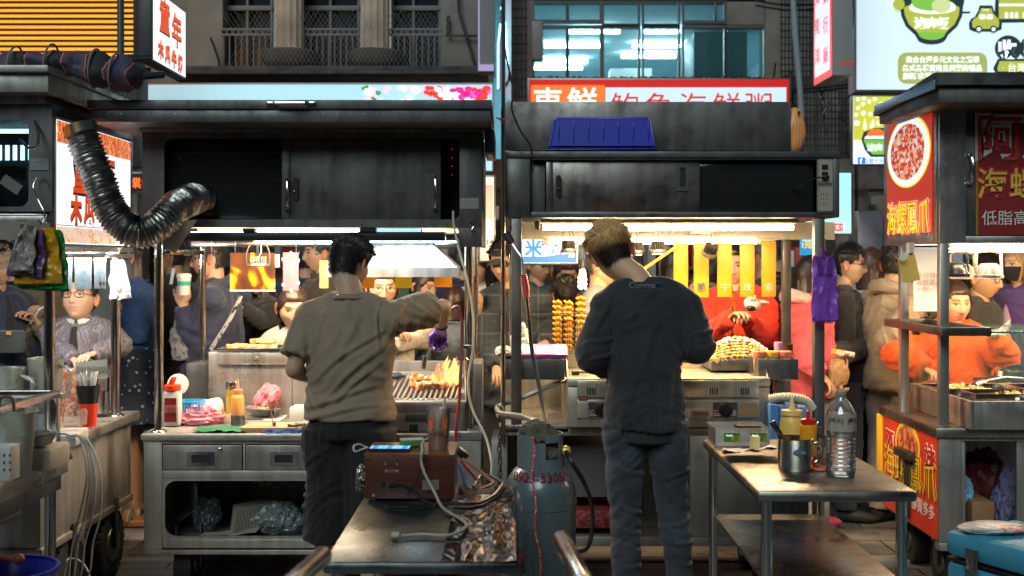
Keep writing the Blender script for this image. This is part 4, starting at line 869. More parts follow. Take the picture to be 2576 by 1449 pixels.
FOOD=ramp_mat('food_print',[(0,(.7,.06,.03)),(.3,(.8,.55,.4)),(.5,(.85,.8,.75)),(.62,(.6,.03,.05)),(.8,(.9,.35,.12)),(1,(.75,.6,.5))],'vorc',62,emi=.75,st=(1,.7,1),interp='CONSTANT')
cy=(R0+R1)/2+.005;cz=Z(382,5.8)
disc(sn,RX-.0055,cy,cz,.315,em('bowl_glow',(.75,.75,.1),.85),'bowl_halo',ry=.58);disc(sn,RX-.008,cy,cz,.298,em('bowl_rim',(.85,.95,.9),.95),'bowl_rim',ry=.58);disc(sn,RX-.0105,cy,cz,.245,FOOD,'food_picture',ry=.58)
WR,YR=em('edge_white',(.95,.55,.5),.8),em('letter_yellow',(.75,.75,.02),.85)
rim('海螺鳳爪',(RX-.009,cy,Z(548,5.8)),.18,WR,em('letter_deep',(.6,.02,.02)),sn,LEFTF,.007,.004,w=.63);text('海螺鳳爪',(RX-.013,cy,Z(548,5.8)),.18,YR,sn,LEFTF,w=.61)
for x,y0,y1 in((RX+.03,R0+.005,0),(RX+.03,R1-.25,0)):B().bx(x-.022,x+.022,y0,y0+.044,.805,zb-.002,.004).build('post',ST,sn)
zl=Z(1076,R0)
b=B().bx(RX-.02,4.3,R0-.02,R1+.02,zl-.045,zl,.005);b.build('countertop',steel('warm_steel',(.45,.41,.35),.3),sn)
b=B();fx0,fx1,fy0,fy1,fz0,fz1=RX+.115,4.2,5.32,6.12,zl+.002,zl+.135
b.bx(fx0,fx0+.02,fy0,fy1,fz0,fz1,.003).bx(fx0+.021,fx1,fy0,fy0+.02,fz0,fz1,.003).bx(fx0+.021,fx1,fy1-.02,fy1,fz0,fz1,.003).bx(fx0+.021,fx1,fy0+.021,fy1-.021,fz0,fz0+.02,.001);b.build('food_well',ST,sn)
b=B();tz=Z(845,5.3)
b.bx(RX-.03,RX+.2,5.28,5.3,tz,tz+.04,.002).bx(RX-.03,RX-.01,5.301,6.1,tz,tz+.04,.002).bx(RX-.009,RX+.2,5.301,6.1,tz,tz+.006,.001).bx(RX-.009,RX+.2,6.08,6.1,tz+.007,tz+.04,.001).bx(RX+.18,RX+.2,5.301,6.079,tz+.007,tz+.04,.001);b.build('hanging_tray',STD,sn)
G2=M('green_glass',(.05,.2,.15),.02,alpha=.13,coat=1);GE=M('glass_edge',(.05,.3,.24),.2)
b=B().bx(RX+.205,4.2,5.31,5.9,tz+.012,tz+.02,.001);b.build('glass_shelf',G2,sn);B().bx(RX+.205,4.2,5.305,5.309,tz+.011,tz+.021,0).build('glass_edge',GE,sn)
B().bx(RX+.12,4.2,6.05,6.056,fz1+.01,tz+.01,.001).build('glass_front',G2,sn);B().bx(RX+.1,RX+.106,5.8,6.05,zl+.13,tz,.001).build('glass_side',G2,sn)
B().tube([V((RX+.1,5.5,zb-.025)),V((4.2,5.5,zb-.025))],.0135,10).build('tube_light',TUBW,sn);B().tube([V((RX+.1,6.0,zb-.025)),V((4.2,6.0,zb-.025))],.012,10).build('tube_light',TUBW,sn)
b=B();z0=Z(1365,R0)
b.bx(RX,RX+.11,R0,R0+.03,z0,zl-.046).bx(RX+.111,4.2,R0+.003,R0+.03,Z(1110,R0),zl-.046).bx(RX+.111,RX+.13,R0+.01,R0+.03,z0,Z(1111,R0)).bx(X(2560,R0),X(2580,R0),R0+.01,R0+.03,z0,Z(1111,R0)).bx(RX,4.2,R0-.004,R0+.05,z0-.04,z0-.002,.004)
b.bx(RX,RX+.012,R0+.031,R1,z0,zl-.046,.002).bx(RX+.013,4.2,R0+.031,R1,z0,z0+.015,.001).bx(RX+.013,4.2,R1-.02,R1,z0+.016,zl-.046,.001);b.build('body',STW,sn)
B().bx(RX-.004,RX-.001,R0+.01,R1-.0,z0+.01,zl-.05,0).build('poster_panel',M('red_print',(.55,.035,.015),.4,emi=.12,ec=(.7,.05,.02),bump=.4,bs=80),sn)
B().bx(RX-.012,RX+.0,R1+.003,R1+.09,z0+.02,zl-.05,.004).build('yellow_board',M('yellow_board',(.8,.5,.02),.5),sn)
PW,PY_,PR=M('print_white2',(.8,.75,.7),.5),M('print_yellow2',(.75,.6,.05),.5),M('print_red2',(.5,.02,.02),.5)
disc(sn,RX-.006,5.81,Z(1122,5.8),.18,PY_,'bowl_halo',ry=.66);disc(sn,RX-.0085,5.81,Z(1122,5.8),.152,ramp_mat('food_print_dull',[(0,(.4,.03,.02)),(.3,(.55,.3,.15)),(.5,(.35,.06,.03)),(.7,(.6,.25,.08)),(1,(.3,.1,.05))],'vorc',42,interp='CONSTANT'),'food_picture',ry=.66)
rim('阿',(RX-.006,6.08,Z(1112,6.08)),.14,PW,PR,sn,LEFTF,.008,.002);rim('妹',(RX-.006,5.5,Z(1155,5.5)),.14,PW,PR,sn,LEFTF,.008,.002)
for s,yy in zip('海螺鳳爪',(6.08,5.9,5.7,5.5)):rim(s,(RX-.006,yy,.53),.19,PY_,PR,sn,LEFTF,.009,.006);text(s,(RX-.0105,yy,.53),.19,PY_,sn,LEFTF)
text('低脂高蛋白 膠質多多',(RX-.007,5.8,.385),.078,PW,sn,LEFTF,off=.001,w=.72)
for x,y in((RX+.12,5.6),(RX+.12,6.05)):caster(sn,x,y,.12)
b=B()
for q in(2262,2284):
 for k in range(8):
  c=V((RX-.03,(q-2262)*-.0065+5.86,Z(1140+k*9,5.8)));b.tube([c+V((0,cos(a)*(.009 if k%2 else.004),sin(a)*.015))for a in[j*pi/4 for j in range(8)]],.003,5,closed=True)
b.bx(RX-.05,RX-.012,5.68,5.9,Z(1150,5.8),Z(1130,5.8),.003);b.bx(RX-.03,RX-.008,5.76,5.8,Z(1300,5.8),Z(1140,5.8),.002);b.build('tow_chain',M('old_chain',(.1,.09,.08),.5,metal=.8),sn)
def attr_mat(name,rough,sss=0,bump=0,bs=200,sheen=0,spec=.5):
 m=bpy.data.materials.new(name);m.use_nodes=True;N,L=nt(m);b=N['Principled BSDF']
 a=N.new('ShaderNodeVertexColor');a.layer_name='Col';L.new(a.outputs[0],b.inputs['Base Color'])
 b.inputs['Roughness'].default_value=rough;b.inputs['Specular IOR Level'].default_value=spec
 if sss:b.inputs['Subsurface Weight'].default_value=sss;b.inputs['Subsurface Radius'].default_value=(.02,.006,.003);b.inputs['Subsurface Scale'].default_value=1
 if bump:
  tc=N.new('ShaderNodeTexCoord');n2=N.new('ShaderNodeTexNoise');n2.inputs['Scale'].default_value=bs;L.new(tc.outputs['Object'],n2.inputs[0])
  bp=N.new('ShaderNodeBump');bp.inputs['Strength'].default_value=bump;bp.inputs['Distance'].default_value=.003;L.new(n2.outputs[0],bp.inputs['Height']);L.new(bp.outputs[0],b.inputs['Normal'])
 return m
SKIN=attr_mat('skin',.5,.25,.15,300,spec=.35);HAIR=attr_mat('hair',.42,spec=.5)
def cloth(name,c,rough=.85,var=.2,bump=.35,bs=420,sheen=.15,vs=5,**k):return M('cloth_'+name,c,rough,bump=bump,bs=bs,var=var,vs=vs,sheen=sheen,**k)
def g1(x,s):return exp(-(x/s)**2)
def head_pt(th,ph,age=0):
 s,c=sin(ph),cos(ph);x=sin(th)*s*.077;y=-cos(th)*s*.095;z=c*.118
 t=max(0,-z/.118);fr=max(0,cos(th))
 x*=1-.27*t**1.8;x*=1-.06*max(0,z/.118)**2
 if y>0:y*=1-.35*t;y*=1.02
 else:y*=1-.1*max(0,z/.118-.3)
 if cos(th)>0:
  w=min(1,fr*2)
  y-=w*.0235*g1(x,.0105+.006*g1(z+.032,.01))*(max(0,1-abs((z+.03)/.045))**.8 if z<-.03 else max(0,1-(z+.03)/.055))*(1 if z>-.041 else max(0,1-(-.041-z)/.008))
  y+=w*.011*(g1(x-.031,.018)+g1(x+.031,.018))*g1(z-.008,.015)
  y-=w*.0045*(g1(x-.031,.0115)+g1(x+.031,.0115))*g1(z-.007,.008)
  y-=w*.005*g1(z-.034,.012)*g1(x,.05)
  y-=w*.007*g1(x,.024)*(g1(z+.055,.0055)+g1(z+.069,.007))
  y+=w*.004*g1(x,.026)*g1(z+.0615,.0025)
  y-=w*.008*g1(x,.03)*g1(z+.1,.02)
  y+=w*.003*g1(x,.03)*g1(z+.083,.008)
  x+=w*.004*(1 if x>0 else-1)*g1(abs(x)-.05,.02)*g1(z+.015,.025)
 return V((x,y,z))
def head_col(p,skin,lip,brow,eyes=1,male=1):
 x,y,z=p;c=V(skin)
 if y<-.03:
  k=g1(x,.021)*(g1(z+.0575,.006)+g1(z+.066,.007));c=c.lerp(V(lip),min(1,k*1.1))
  c=c*(1-.55*g1(z+.0615,.0022)*g1(x,.022))
  c=c.lerp(V(skin)*.82,.4*(g1(x-.04,.02)+g1(x+.04,.02))*g1(z+.02,.02))
  ax=abs(x)
  bz=.0295+.002*g1(ax-.03,.012);k=g1(z-bz,.0042)*(1 if.013<ax<.05 else g1(ax-.031,.022)**6);c=c.lerp(V(brow),min(1,k*(1.15 if male else.85)))
  e=((ax-.031)/.0155)**2+((z-.008)/(.0046 if eyes else.0025))**2
  if eyes and e<1:
   c=V((.55,.5,.46))if((ax-.031)**2+(z-.008)**2)>.0062**2 else V((.015,.01,.008))
  elif e<1.9:c=c.lerp(V((.03,.02,.015)),.85 if z>.008 or not eyes else.25)
  c=c*(1-.6*(g1(ax-.008,.004))*g1(z+.043,.004))
 return c
def remesh(b,vox,smooth=4):
 bmesh.ops.recalc_face_normals(b.bm,faces=b.bm.faces)
 me=bpy.data.meshes.new('v');b.bm.to_mesh(me);b.bm.free();o=bpy.data.objects.new('v',me);col.objects.link(o)
 m=o.modifiers.new('r','REMESH');m.mode='VOXEL';m.voxel_size=vox
 if smooth:q=o.modifiers.new('s','SMOOTH');q.factor=.5;q.iterations=smooth
 bpy.context.view_layer.update()
 r=bpy.data.meshes.new_from_object(o.evaluated_get(bpy.context.evaluated_depsgraph_get()));bpy.data.objects.remove(o);bpy.data.meshes.remove(me);return r
def data(me):return[v.co.copy()for v in me.vertices],[tuple(p.vertices)for p in me.polygons]
def bdata(b):
 me=bpy.data.meshes.new('t');bmesh.ops.recalc_face_normals(b.bm,faces=b.bm.faces);b.bm.to_mesh(me);b.bm.free();d=data(me);bpy.data.meshes.remove(me);return d
def hand(vol,fing,w,d,pn,curl=.5,side=1,grow=0,spread=.2):
 """palm into the volume, five separate fingers; d = direction, pn = palm normal, side = thumb side"""
 d=V(d).normalized();pn=V(pn);pn=(pn-d*pn.dot(d)).normalized();s=d.cross(pn)*side;g=grow
 vol.tube([w-d*.02,w+d*.015,w+d*.055,w+d*.088],[(.021+g,.019+g),(.016+g,.03+g),(.014+g,.04+g),(.011+g,.037+g)],10)if abs(pn.z)>.7 else None
 if abs(pn.z)<=.7:
  for k in(-1.3,-.45,.45,1.3):vol.tube([w-d*.01+s*k*.01,w+d*.05+s*k*.021,w+d*.085+s*k*.022],[.018+g,.0145+g,.012+g],8)
 for i,L_ in enumerate((.92,1.06,1.0,.8)):
  k=1.5-i;base=w+d*(.078+.004*(1 if i in(1,2)else 0))+s*k*.0195
  dr=(d+s*k*spread*.25).normalized();pts=[base-dr*.012];a=0;p=base;pts.append(p)
  for j,sl in enumerate((.043,.027,.021)):
   a+=curl*(.75+.2*j+.08*i);v=dr*cos(a)+pn*sin(a);p=p+v*sl*L_;pts.append(p)
  fing.tube(pts,[.009+g,.0092+g,.0082+g,.0075+g,.0052+g],8)
 b0=w+d*.022+s*.024;t1=(d*.6+s*.75+pn*.3).normalized();t2=(d*.9+s*.15+pn*(.3+.3*curl)).normalized()
 fing.tube([b0-t1*.01,b0+t1*.03,b0+t1*.03+t2*.03,b0+t1*.03+t2*.052],[.014+g,.0115+g,.0095+g,.006+g],8)
PID=[0]
def strips(b,roots,n,ln,wd,rng,dirf,cf,cols,grav=.4):
 for _ in range(n):
  p,nr,th,z=rng.choice(roots);p=p+V((rng.uniform(-1,1),rng.uniform(-1,1),rng.uniform(-1,1)))*.004
  d=dirf(p,nr,th,z);L_=ln*rng.uniform(.6,1.25)*(1 if z>.02 else.6);t=d.cross(nr)
  if t.length<1e-4:continue
  t.normalize();q=[p];
  for k in range(3):q.append(q[-1]+(d+V((0,0,-grav*(k+1)*.3))-nr*.12*k).normalized()*L_/3)
  vs=[]
  for k,c in enumerate(q):
   w=wd*(1-k/3.3);vs.append((b.bm.verts.new(c-t*w),b.bm.verts.new(c+t*w)))
  cc=cf(p,rng)
  for k in range(3):b._f((vs[k][0],vs[k][1],vs[k+1][1],vs[k+1][0]))
  cols.extend([cc]*8)
def person(label,px,py,Y,rot=0,yaw=0,pitch=0,roll=0,skin=(.46,.285,.19),hair='short',hc=(.018,.013,.011),arms=None,top=None,top2=None,bottom=None,w=1.0,male=1,H=None,hs=1.02,vox=.011,cxo=0,feet=None,eyes=1,glasses=None,mask=None,cap=None,hood=None,glove=None,seed=None,curl=.6,shoes=(.03,.03,.03),hairlen=.35,detail=1,lean=0,group=None,hem=None,nofeet=False,folds=(),headoff=(0,0,0),collar=None,hn=None,nocrowd=0):
 PID[0]+=1;rng=random.Random(seed or PID[0]*13)
 if H is None:H=Z(py,Y)/.933
 s=H/1.72;R=Matrix.Rotation(radians(rot),4,'Z');base=V((X(px,Y)+cxo,Y,0));M4=Matrix.Translation(base)@R@Matrix.Diagonal((s,s,s,1));Mi=M4.inverted()
 def loc(p):return Mi@P(*p[1:])if p[0]=='w' else V(p)
 lean_=V((0,0,0));sw=(.172 if male else.155)*(1+(w-1)*.35)
 hw=.15 if male else.16
 def up(z):return V((0,-lean*max(0,z-.9),0))
 def torso(b,o,zt=1.46,zb=.84,loose=0):
  zs=[(.80,.13,.095),(.86,hw*.97,.115),(.95,hw,.112),(1.05,.138,.1),(1.12,.138,.1),(1.22,.155,.108),(1.32,.168,.112),(1.39,.158,.1),(1.44,.11,.075),(1.475,.06,.058)]
  pts,rs=[],[]
  for z,rx,ry in zs:
   if z<zb-.001 or z>zt:continue
   fat=w if z<1.3 else 1+(w-1)*.5
   lx=loose*(1 if z<1.2 else.3);pts.append(V((0,.012 if z>1.1 else 0,z))+up(z));rs.append((rx*fat+o+lx,ry*fat+o+lx*.8))
  if zb<.8:pts.insert(0,V((0,0,zb))+up(zb));rs.insert(0,(rs[0][0]*1.05,rs[0][1]*1.05))
  elif pts[0].z>zb+.01:pts.insert(0,V((0,0,zb))+up(zb));rs.insert(0,rs[0])
  b.tube(pts,rs,20)
 sh={-1:V((-sw,.012,1.375))+up(1.4),1:V((sw,.012,1.375))+up(1.4)}
 arms=arms or{}
 A={}
 for sd in(-1,1):
  e,wr=arms.get(sd,((sd*(sw+.065),.03,1.13),(sd*(sw+.06),-.06,.9)))
  e,wr=loc(e),loc(wr);A[sd]=(sh[sd],e,wr)
 def arm(b,sd,o,t=1.0,loose=0,r0=.05):
  a,e,wr=A[sd];k=1+(w-1)*.5
  b.tube([V((0,.012,1.435))+up(1.43),V((sd*.075,.012,1.43))+up(1.42),V((sd*.13,.012,1.405))+up(1.4),a],[.05+o,.051+o,.053+o,.05*k+o]if o>0 else[.04,.034,.032,.033*k],14)
  if o>0:b.ell(a+V((sd*.004,0,-.008)),.057*k+o+loose*.25,14)
  if t<=1:b.tube([a,a.lerp(e,.5*t),a.lerp(e,t)],[.056*k+o,.048*k+o+loose*.6,.04*k+o+loose],14)
  else:
   f=e.lerp(wr,t-1);b.tube([a,a.lerp(e,.5),e],[(.056 if o>0 else.038)*k+o,.049*k+o+loose*.6,.042*k+o+loose],14);b.ell(e,.041*k+o+loose,12)
   b.tube([e,e.lerp(wr,.35*(t-1)),f],[.042*k+o+loose,.04*k+o+loose,.028+o+loose*.5],14)
 ft=feet or{-1:V((-.1,0,0)),1:V((.1,0,0))}
 def leg(b,sd,o,zb=.07,loose=0):
  F=V(ft[sd]);h=V((sd*.088,0,.88));kn=(h.lerp(V((F.x,F.y,.08)),.5)+V((0,-.015,0)));kn.z=.48;an=V((F.x,F.y+.01,.08))
  lw=1+(w-1)*.6
  pts=[(h,.09*lw),(h.lerp(kn,.5),.074*lw),(kn,.054*lw),(kn.lerp(an,.35),.052*lw),(an,.034)]
  P_,r_=[],[]
  for i,(p,r)in enumerate(pts):
   if p.z>=zb-.001:P_.append(p);r_.append(r+o+loose*(1 if i>1 else.4))
  if P_[-1].z>zb+.02:
   n_=pts[len(P_)];t=(P_[-1].z-zb)/max(1e-6,P_[-1].z-n_[0].z);P_.append(P_[-1].lerp(n_[0],min(1,t)));r_.append(r_[-1]+(n_[1]+o+loose-r_[-1])*min(1,t))
  b.tube(P_,r_,16)
 vol=B();fing=B();torso(vol,-.012)
 nk=.056 if male else.048
 hc_=V((0,-.02,1.605))+up(1.6)+V(headoff);HM=Matrix.Translation(hc_)@Matrix.Rotation(radians(yaw),4,'Z')@Matrix.Rotation(radians(roll),4,'Y')@Matrix.Rotation(radians(pitch),4,'X')@Matrix.Diagonal((hs,hs,hs,1))
 hb=HM@V((0,.022,-.05))
 vol.tube([V((0,.014,1.42))+up(1.42),(V((0,.014,1.47))+up(1.47)).lerp(hb,.35),hb,HM@V((0,.015,0))],[nk*1.25,nk*w**.3,nk*w**.3,nk*.95],16)
 for sd in(-1,1):
  arm(vol,sd,-.007,2.0);a,e,wr=A[sd]
  dd=(wr-e).normalized();pn=V((0,0,-1))if abs(dd.z)<.7 else V((-sd,0,0))
  if hn and sd in hn:pn=V(hn[sd])
  hs=-sd if abs(dd.z)<.7 else(1 if dd.z<0 else-1)*(1 if sd<0 else 1)
  if not(glove and glove[0]==sd):hand(vol,fing,wr,dd,pn,curl if not isinstance(curl,dict)else curl.get(sd,.5),side=hs)
  leg(vol,sd,0)
  F=V(ft[sd]);vol.tube([F+V((0,.05,.035)),F+V((0,0,.045)),F+V((0,-.08,.035)),F+V((0,-.16,.022))],[(.03,.03),(.036,.036),(.036,.028),(.028,.016)],10)
 me=remesh(vol,max(vox,.009)if vox<.011 else vox,3);vs,fs=data(me);bpy.data.meshes.remove(me)
 cs=[V(skin)]*len(vs)
 fv,ff=bdata(fing);n0=len(vs);vs+=fv;fs+=[tuple(i+n0 for i in f)for f in ff];cs+=[V(skin)*.95]*len(fv)
 NU,NV=(72,56)if detail else(48,40);n0=len(vs)
 for j in range(NV+1):
  ph=pi*(.02+.96*j/NV)
  for i in range(NU):
   u=2*pi*i/NU-pi;th=u-.45*sin(u);p=head_pt(th,ph)
   c=head_col(p,skin,(.42,.12,.1)if not male else(.45,.2,.15),(V(hc)if not callable(hc)else V((.03,.016,.009)))*.7,eyes,male);vs.append(HM@p);cs.append(c)
 for j in range(NV):
  for i in range(NU):fs.append((n0+j*NU+i,n0+j*NU+(i+1)%NU,n0+(j+1)*NU+(i+1)%NU,n0+(j+1)*NU+i))
 fs.append(tuple(n0+i for i in range(NU))[::-1]);fs.append(tuple(n0+NV*NU+i for i in range(NU)))
 for sd in(-1,1):
  n0=len(vs);a,b_=14,10
  for j in range(b_+1):
   for i in range(a):
    ph=pi*(.03+.94*j/b_);th=2*pi*i/a
    q=V((cos(th)*sin(ph)*.009,sin(th)*sin(ph)*.0205,cos(ph)*.035))
    if q.x*sd>0:q.x-=sd*.011*g1(q.y,.01)*g1(q.z-.003,.017)
    q.y*=1+.25*q.z/.032
    q=Matrix.Rotation(radians(sd*-28),3,'Z')@q+V((sd*.085,.014,-.004));vs.append(HM@q);cs.append(V((skin[0]*1.05,skin[1]*.72,skin[2]*.65)))
  for j in range(b_):
   for i in range(a):fs.append((n0+j*a+i,n0+j*a+(i+1)%a,n0+(j+1)*a+(i+1)%a,n0+(j+1)*a+i))
 def mesh(nm,vs,fs,cs=None):
  me=bpy.data.meshes.new(nm);me.from_pydata([M4@v for v in vs],[],fs)
  if cs:
   at=me.attributes.new('Col','FLOAT_COLOR','POINT')
   at.data.foreach_set('color',[x for c in cs for x in(c[0],c[1],c[2],1)])
  me.update();return me
 bm_=bmesh.new();me=mesh('person',vs,fs,cs);bm_.from_mesh(me);bmesh.ops.recalc_face_normals(bm_,faces=bm_.faces);bm_.to_mesh(me);bm_.free()
 root=link('person',me,SKIN,None,label,'person',group,ang=None)
 def put(b,nm,mat,par=root,ang=38):b.rot(M4);return b.build(nm,mat,par,ang=ang)
 if hair and hair!='none':
  cols=[];hb_=B();NU,NV=60,40;grid={};roots=[]
  def hmask(th,z):
   a=abs(th)*57.3
   if hair in('short','fade','top'):
    hl=.07-.0*a if a<35 else(.07-(a-35)/45*.06 if a<80 else(.012+.012*g1(a-100,14)if a<118 else(-.06 if hair=='short' else-.05)))
    if a>=80 and a<118 and z<.03 and a<88:hl=.0
   elif hair=='bald':hl=.2 if a<100 else-.05
   else:hl=(.058 if a<30 else.058-(a-30)/45*.07)if a<75 else-.09
   return z-hl
  for j in range(NV+1):
   for i in range(NU):
    th=2*pi*i/NU-pi;ph=pi*(.0+.78*j/NV)+.02;p=head_pt(th,ph);mk=hmask(th,p.z)
    nr=V((p.x/.077**2,p.y/.095**2,p.z/.118**2)).normalized()
    if hair=='fade':tk=.004+.022*max(0,min(1,(p.z-.01)/.05))
    elif hair=='short':tk=.007+.014*max(0,min(1,(p.z+.01)/.07))
    elif hair=='top':tk=.005+.026*max(0,min(1,(p.z+.0)/.06))
    else:tk=.009+.006*max(0,p.z/.1)
    tk*=min(1,max(.0,mk/.02+.25));tk+=noise.noise(p*45+V((seed or PID[0],0,0)))*.004*(tk/.015)
    if mk>-.004:grid[(i,j)]=(p+nr*tk,nr,th,p.z)
  vv={}
  for k,(p,nr,th,z)in grid.items():
   vv[k]=hb_.bm.verts.new(HM@p);c=hcf(p,rng)if(hcf:=(hc if callable(hc)else None))else V(hc);cols.append(c)
   roots.append((HM@(p-nr*.003),(HM.to_3x3()@nr),th,z))
  for(i,j)in grid:
   q=[(i,j),((i+1)%NU,j),((i+1)%NU,j+1),(i,j+1)]
   if all(t in vv for t in q):hb_._f([vv[t]for t in q])
  cf=lambda p,r_:(hc(HM.inverted()@p,r_)if callable(hc)else V(hc)*r_.uniform(.6,1.7))
  R3=HM.to_3x3().normalized()
  if hair in('short','fade','top','bald'):
   def df(p,nr,th,z):
    k=.75 if z>.06 else.35;return(nr*k+R3@V((rng.uniform(-.3,.3),(-.5 if z>.06 else.1),-.6 if z<.06 else.1))+V((rng.uniform(-.13,.13),rng.uniform(-.13,.13),0))).normalized()
   strips(hb_,roots,int((1500 if vox>=.01 else 9000)*(1 if detail else.5)),.028 if hair!='top' else.036,.0016 if vox<.01 else.0028,rng,df,cf,cols)
  else:
   L_=hairlen;sg=46
   for lay in range(3):
    nrow=14;vr=[]
    for j in range(nrow):
     t=j/(nrow-1);row=[]
     for i in range(sg):
      a=radians(68+(360-136)*i/(sg-1));r_=1+.06*noise.noise(V((a*9,lay*7,t*2+PID[0])))+.05*noise.noise(V((a*30,lay,t*3)))
      front=abs(a-pi)>1.6
      rx,ry=.088+.012*t-lay*.006,.103-lay*.006
      p=hc_+R3@V((sin(a)*rx*r_,-cos(a)*ry*r_*(1-.1*t),.02))+V((0,.02*t,-L_*t*(1+.05*noise.noise(V((a*14,3,lay)))*t)))
      if t>.35 and L_>.25:p=p+V((0,.02*(t-.35),0));p.x*=1+.1*t
      row.append(hb_.bm.verts.new(p));cols.append(V(hc)*(.75+.5*rng.random()))
     vr.append(row)
    for j in range(nrow-1):
     for i in range(sg-1):hb_._f((vr[j][i],vr[j][i+1],vr[j+1][i+1],vr[j+1][i]))
   def df(p,nr,th,z):return(nr*.1+V((0,0,-1))+R3@V((sin(th)*.4,-cos(th)*.3,0))).normalized()
   strips(hb_,[r_ for r_ in roots if abs(r_[2])>1.25],900,.06,.003,rng,df,cf,cols,.8)
  me=bpy.data.meshes.new('hair');
  for v in hb_.bm.verts:v.co=M4@v.co
  hb_.bm.verts.index_update();hb_.bm.to_mesh(me);hb_.bm.free();at=me.attributes.new('Col','FLOAT_COLOR','POINT')
  at.data.foreach_set('color',[x for c in cols for x in(c[0],c[1],c[2],1)]);link('hair',me,HAIR,root,ang=None)
 def garment(nm,fn,mat,amp=.006,v=None,par=root,crease=1,seedo=0):
  b=B();fn(b);me=remesh(b,v or vox,14 if vox<.01 else 5);bb=bmesh.new();bb.from_mesh(me);bb.normal_update();bpy.data.meshes.remove(me)
  for q in bb.verts:
   p=q.co;o=PID[0]*3.1+seedo
   n1=noise.noise(V((p.x*6,p.y*6,p.z*6))+V((o,0,0)));wp=noise.noise(p*4+V((0,o,0)))*1.2;sg=1 if p.x>0 else-1
   n2=1-abs(noise.noise(V((p.z*17+sg*p.x*13+wp*2,p.x*4-sg*p.z*3,p.y*5+o))))*3.2;n3=noise.noise(V((p.x*30+p.z*12,p.y*30,p.z*34-p.x*9+o)))
   q.co+=q.normal*amp*(n1*1.5+(max(-.6,n2)-.2)*crease*.75+n3*.3)
  if folds:
   bb.normal_update()
   for(x0,y0,x1,y1,w_,am)in folds:
    p0,p1=Mi@P(x0,y0,Y+.1),Mi@P(x1,y1,Y+.1);a2=(p0.x,p0.z);d2=(p1.x-p0.x,p1.z-p0.z);L2=d2[0]**2+d2[1]**2;le=sqrt(L2)
    for q in bb.verts:
     if q.normal.y<.05:continue
     ux,uz=q.co.x-a2[0],q.co.z-a2[1];t=(ux*d2[0]+uz*d2[1])/L2
     if t<-.15 or t>1.15:continue
     sd_=(ux*d2[1]-uz*d2[0])/le+.006*sin(t*5+x0)
     if abs(sd_)>w_*4:continue
     q.co+=q.normal*am*max(0,sin(pi*min(1,max(0,(t+.15)/1.3))))**.7*(exp(-(sd_/w_)**2)-.65*exp(-((sd_-w_*1.7)/(w_*.8))**2))
  me=bpy.data.meshes.new(nm);bb.transform(M4);bb.to_mesh(me);bb.free();return link(nm,me,mat,par,ang=None)
 if bottom:
  k=bottom.get('kind','trousers');o=bottom.get('off',.012)
  def fn(b):
   if k in('trousers','shorts'):
    torso(b,o,1.02 if not bottom.get('waist')else bottom['waist'],.84)
    for sd in(-1,1):leg(b,sd,o,bottom.get('z',.07),bottom.get('loose',.008))
   else:
    z=bottom.get('z',.5);n=7;b.tube([V((0,0,1.05-(1.05-z)*i/n))for i in range(n+1)],[(.14+o+.022*i,.11+o+.018*i)for i in range(n+1)],24)
  garment(k if k!='dress' else 'skirt',fn,bottom['mat'],bottom.get('amp',.006),crease=bottom.get('crease',1),seedo=4)
 if top:
  sl=top.get('sleeve',2);o=top.get('off',.014);lz=top.get('loose',.008)
  def fn(b):
   torso(b,o,1.44,top.get('hem',.84),top.get('tl',.01))
   for sd in(-1,1):arm(b,sd,o*.8,sl,lz)
  tp=garment('shirt' if sl<2 else top.get('name','jacket'),fn,top['mat'],top.get('amp',.006),crease=top.get('crease',1))
  if top.get('rib'):
   z=top.get('hem',.84)
   def rb(b):b.tube([V((0,0,z-.055)),V((0,0,z+.01))],[(hw*w+o*.6,.115*w+o*.6)]*2,24)
   garment('waistband',rb,top['mat'],.003,par=tp)
  if top.get('collar',1):
   kc=top.get('collar',1);c0=V((0,.012,1.452+.0))+up(1.45)
   b=B();b.tube([c0+V((cos(a)*(nk*1.25+.012),sin(a)*(nk*1.15+.014),.012*sin(a)+(.01 if kc>1 else 0)))for a in[k_*pi/14 for k_ in range(28)]],.0105 if kc==1 else.018,8,closed=True);put(b,'collar',top.get('cmat',top['mat']),tp)
  if top.get('open'):
   im=top['open'];b=B();b.grid(lambda u,v:V(((u-.5)*(.10-.045*v),-.112*w-o-.012+.03*(u-.5)**2*4+.045*max(0,v-.7)/.3,1.0+.43*v))+up(1.0+.43*v),10,16);put(b,'inner_shirt',im,tp)
  if top.get('zip'):
   b=B().tube([V((0,-.108*w-o-.022,.86)),V((0,-.118*w-o-.014,1.1)),V((0,-.118*w-o-.014,1.3)),V((0,-.09,1.43))],.005,6);put(b,'zip',top['zip'],tp)
 if hood:
  b=B();c0=V((0,.035,1.45))+up(1.45);b.tube([c0+V((cos(a)*.098,sin(a)*.085+.02,.03*sin(a)))for a in[k_*pi/12 for k_ in range(24)]],[(.026+.02*max(0,sin(k_*pi/12)))for k_ in range(24)],10,closed=True);b.noise(.012,22,3);put(b,'hood',hood)
 if collar:
  b=B();c0=V((0,.012,1.455))+up(1.45)
  for sd in(-1,1):b.prism([(0,.02),(sd*.075,.01),(sd*.095,-.03),(sd*.035,-.055)],0,.012,lambda u,v,d:c0+V((u,-.085-d+abs(u)*.55,v+.01)))
  put(b,'collar',collar)
 for sd in(-1,1):
  F=V(ft[sd]);
  if shoes and not nofeet:put(B().tube([F+V((0,.055,.045)),F+V((0,.02,.05)),F+V((0,-.07,.042)),F+V((0,-.15,.033)),F+V((0,-.185,.03))],[(.032,.036),(.047,.042),(.041,.045),(.03,.04),(.012,.02)],14),'shoe',M('shoe_%s'%(shoes,),shoes,.6))
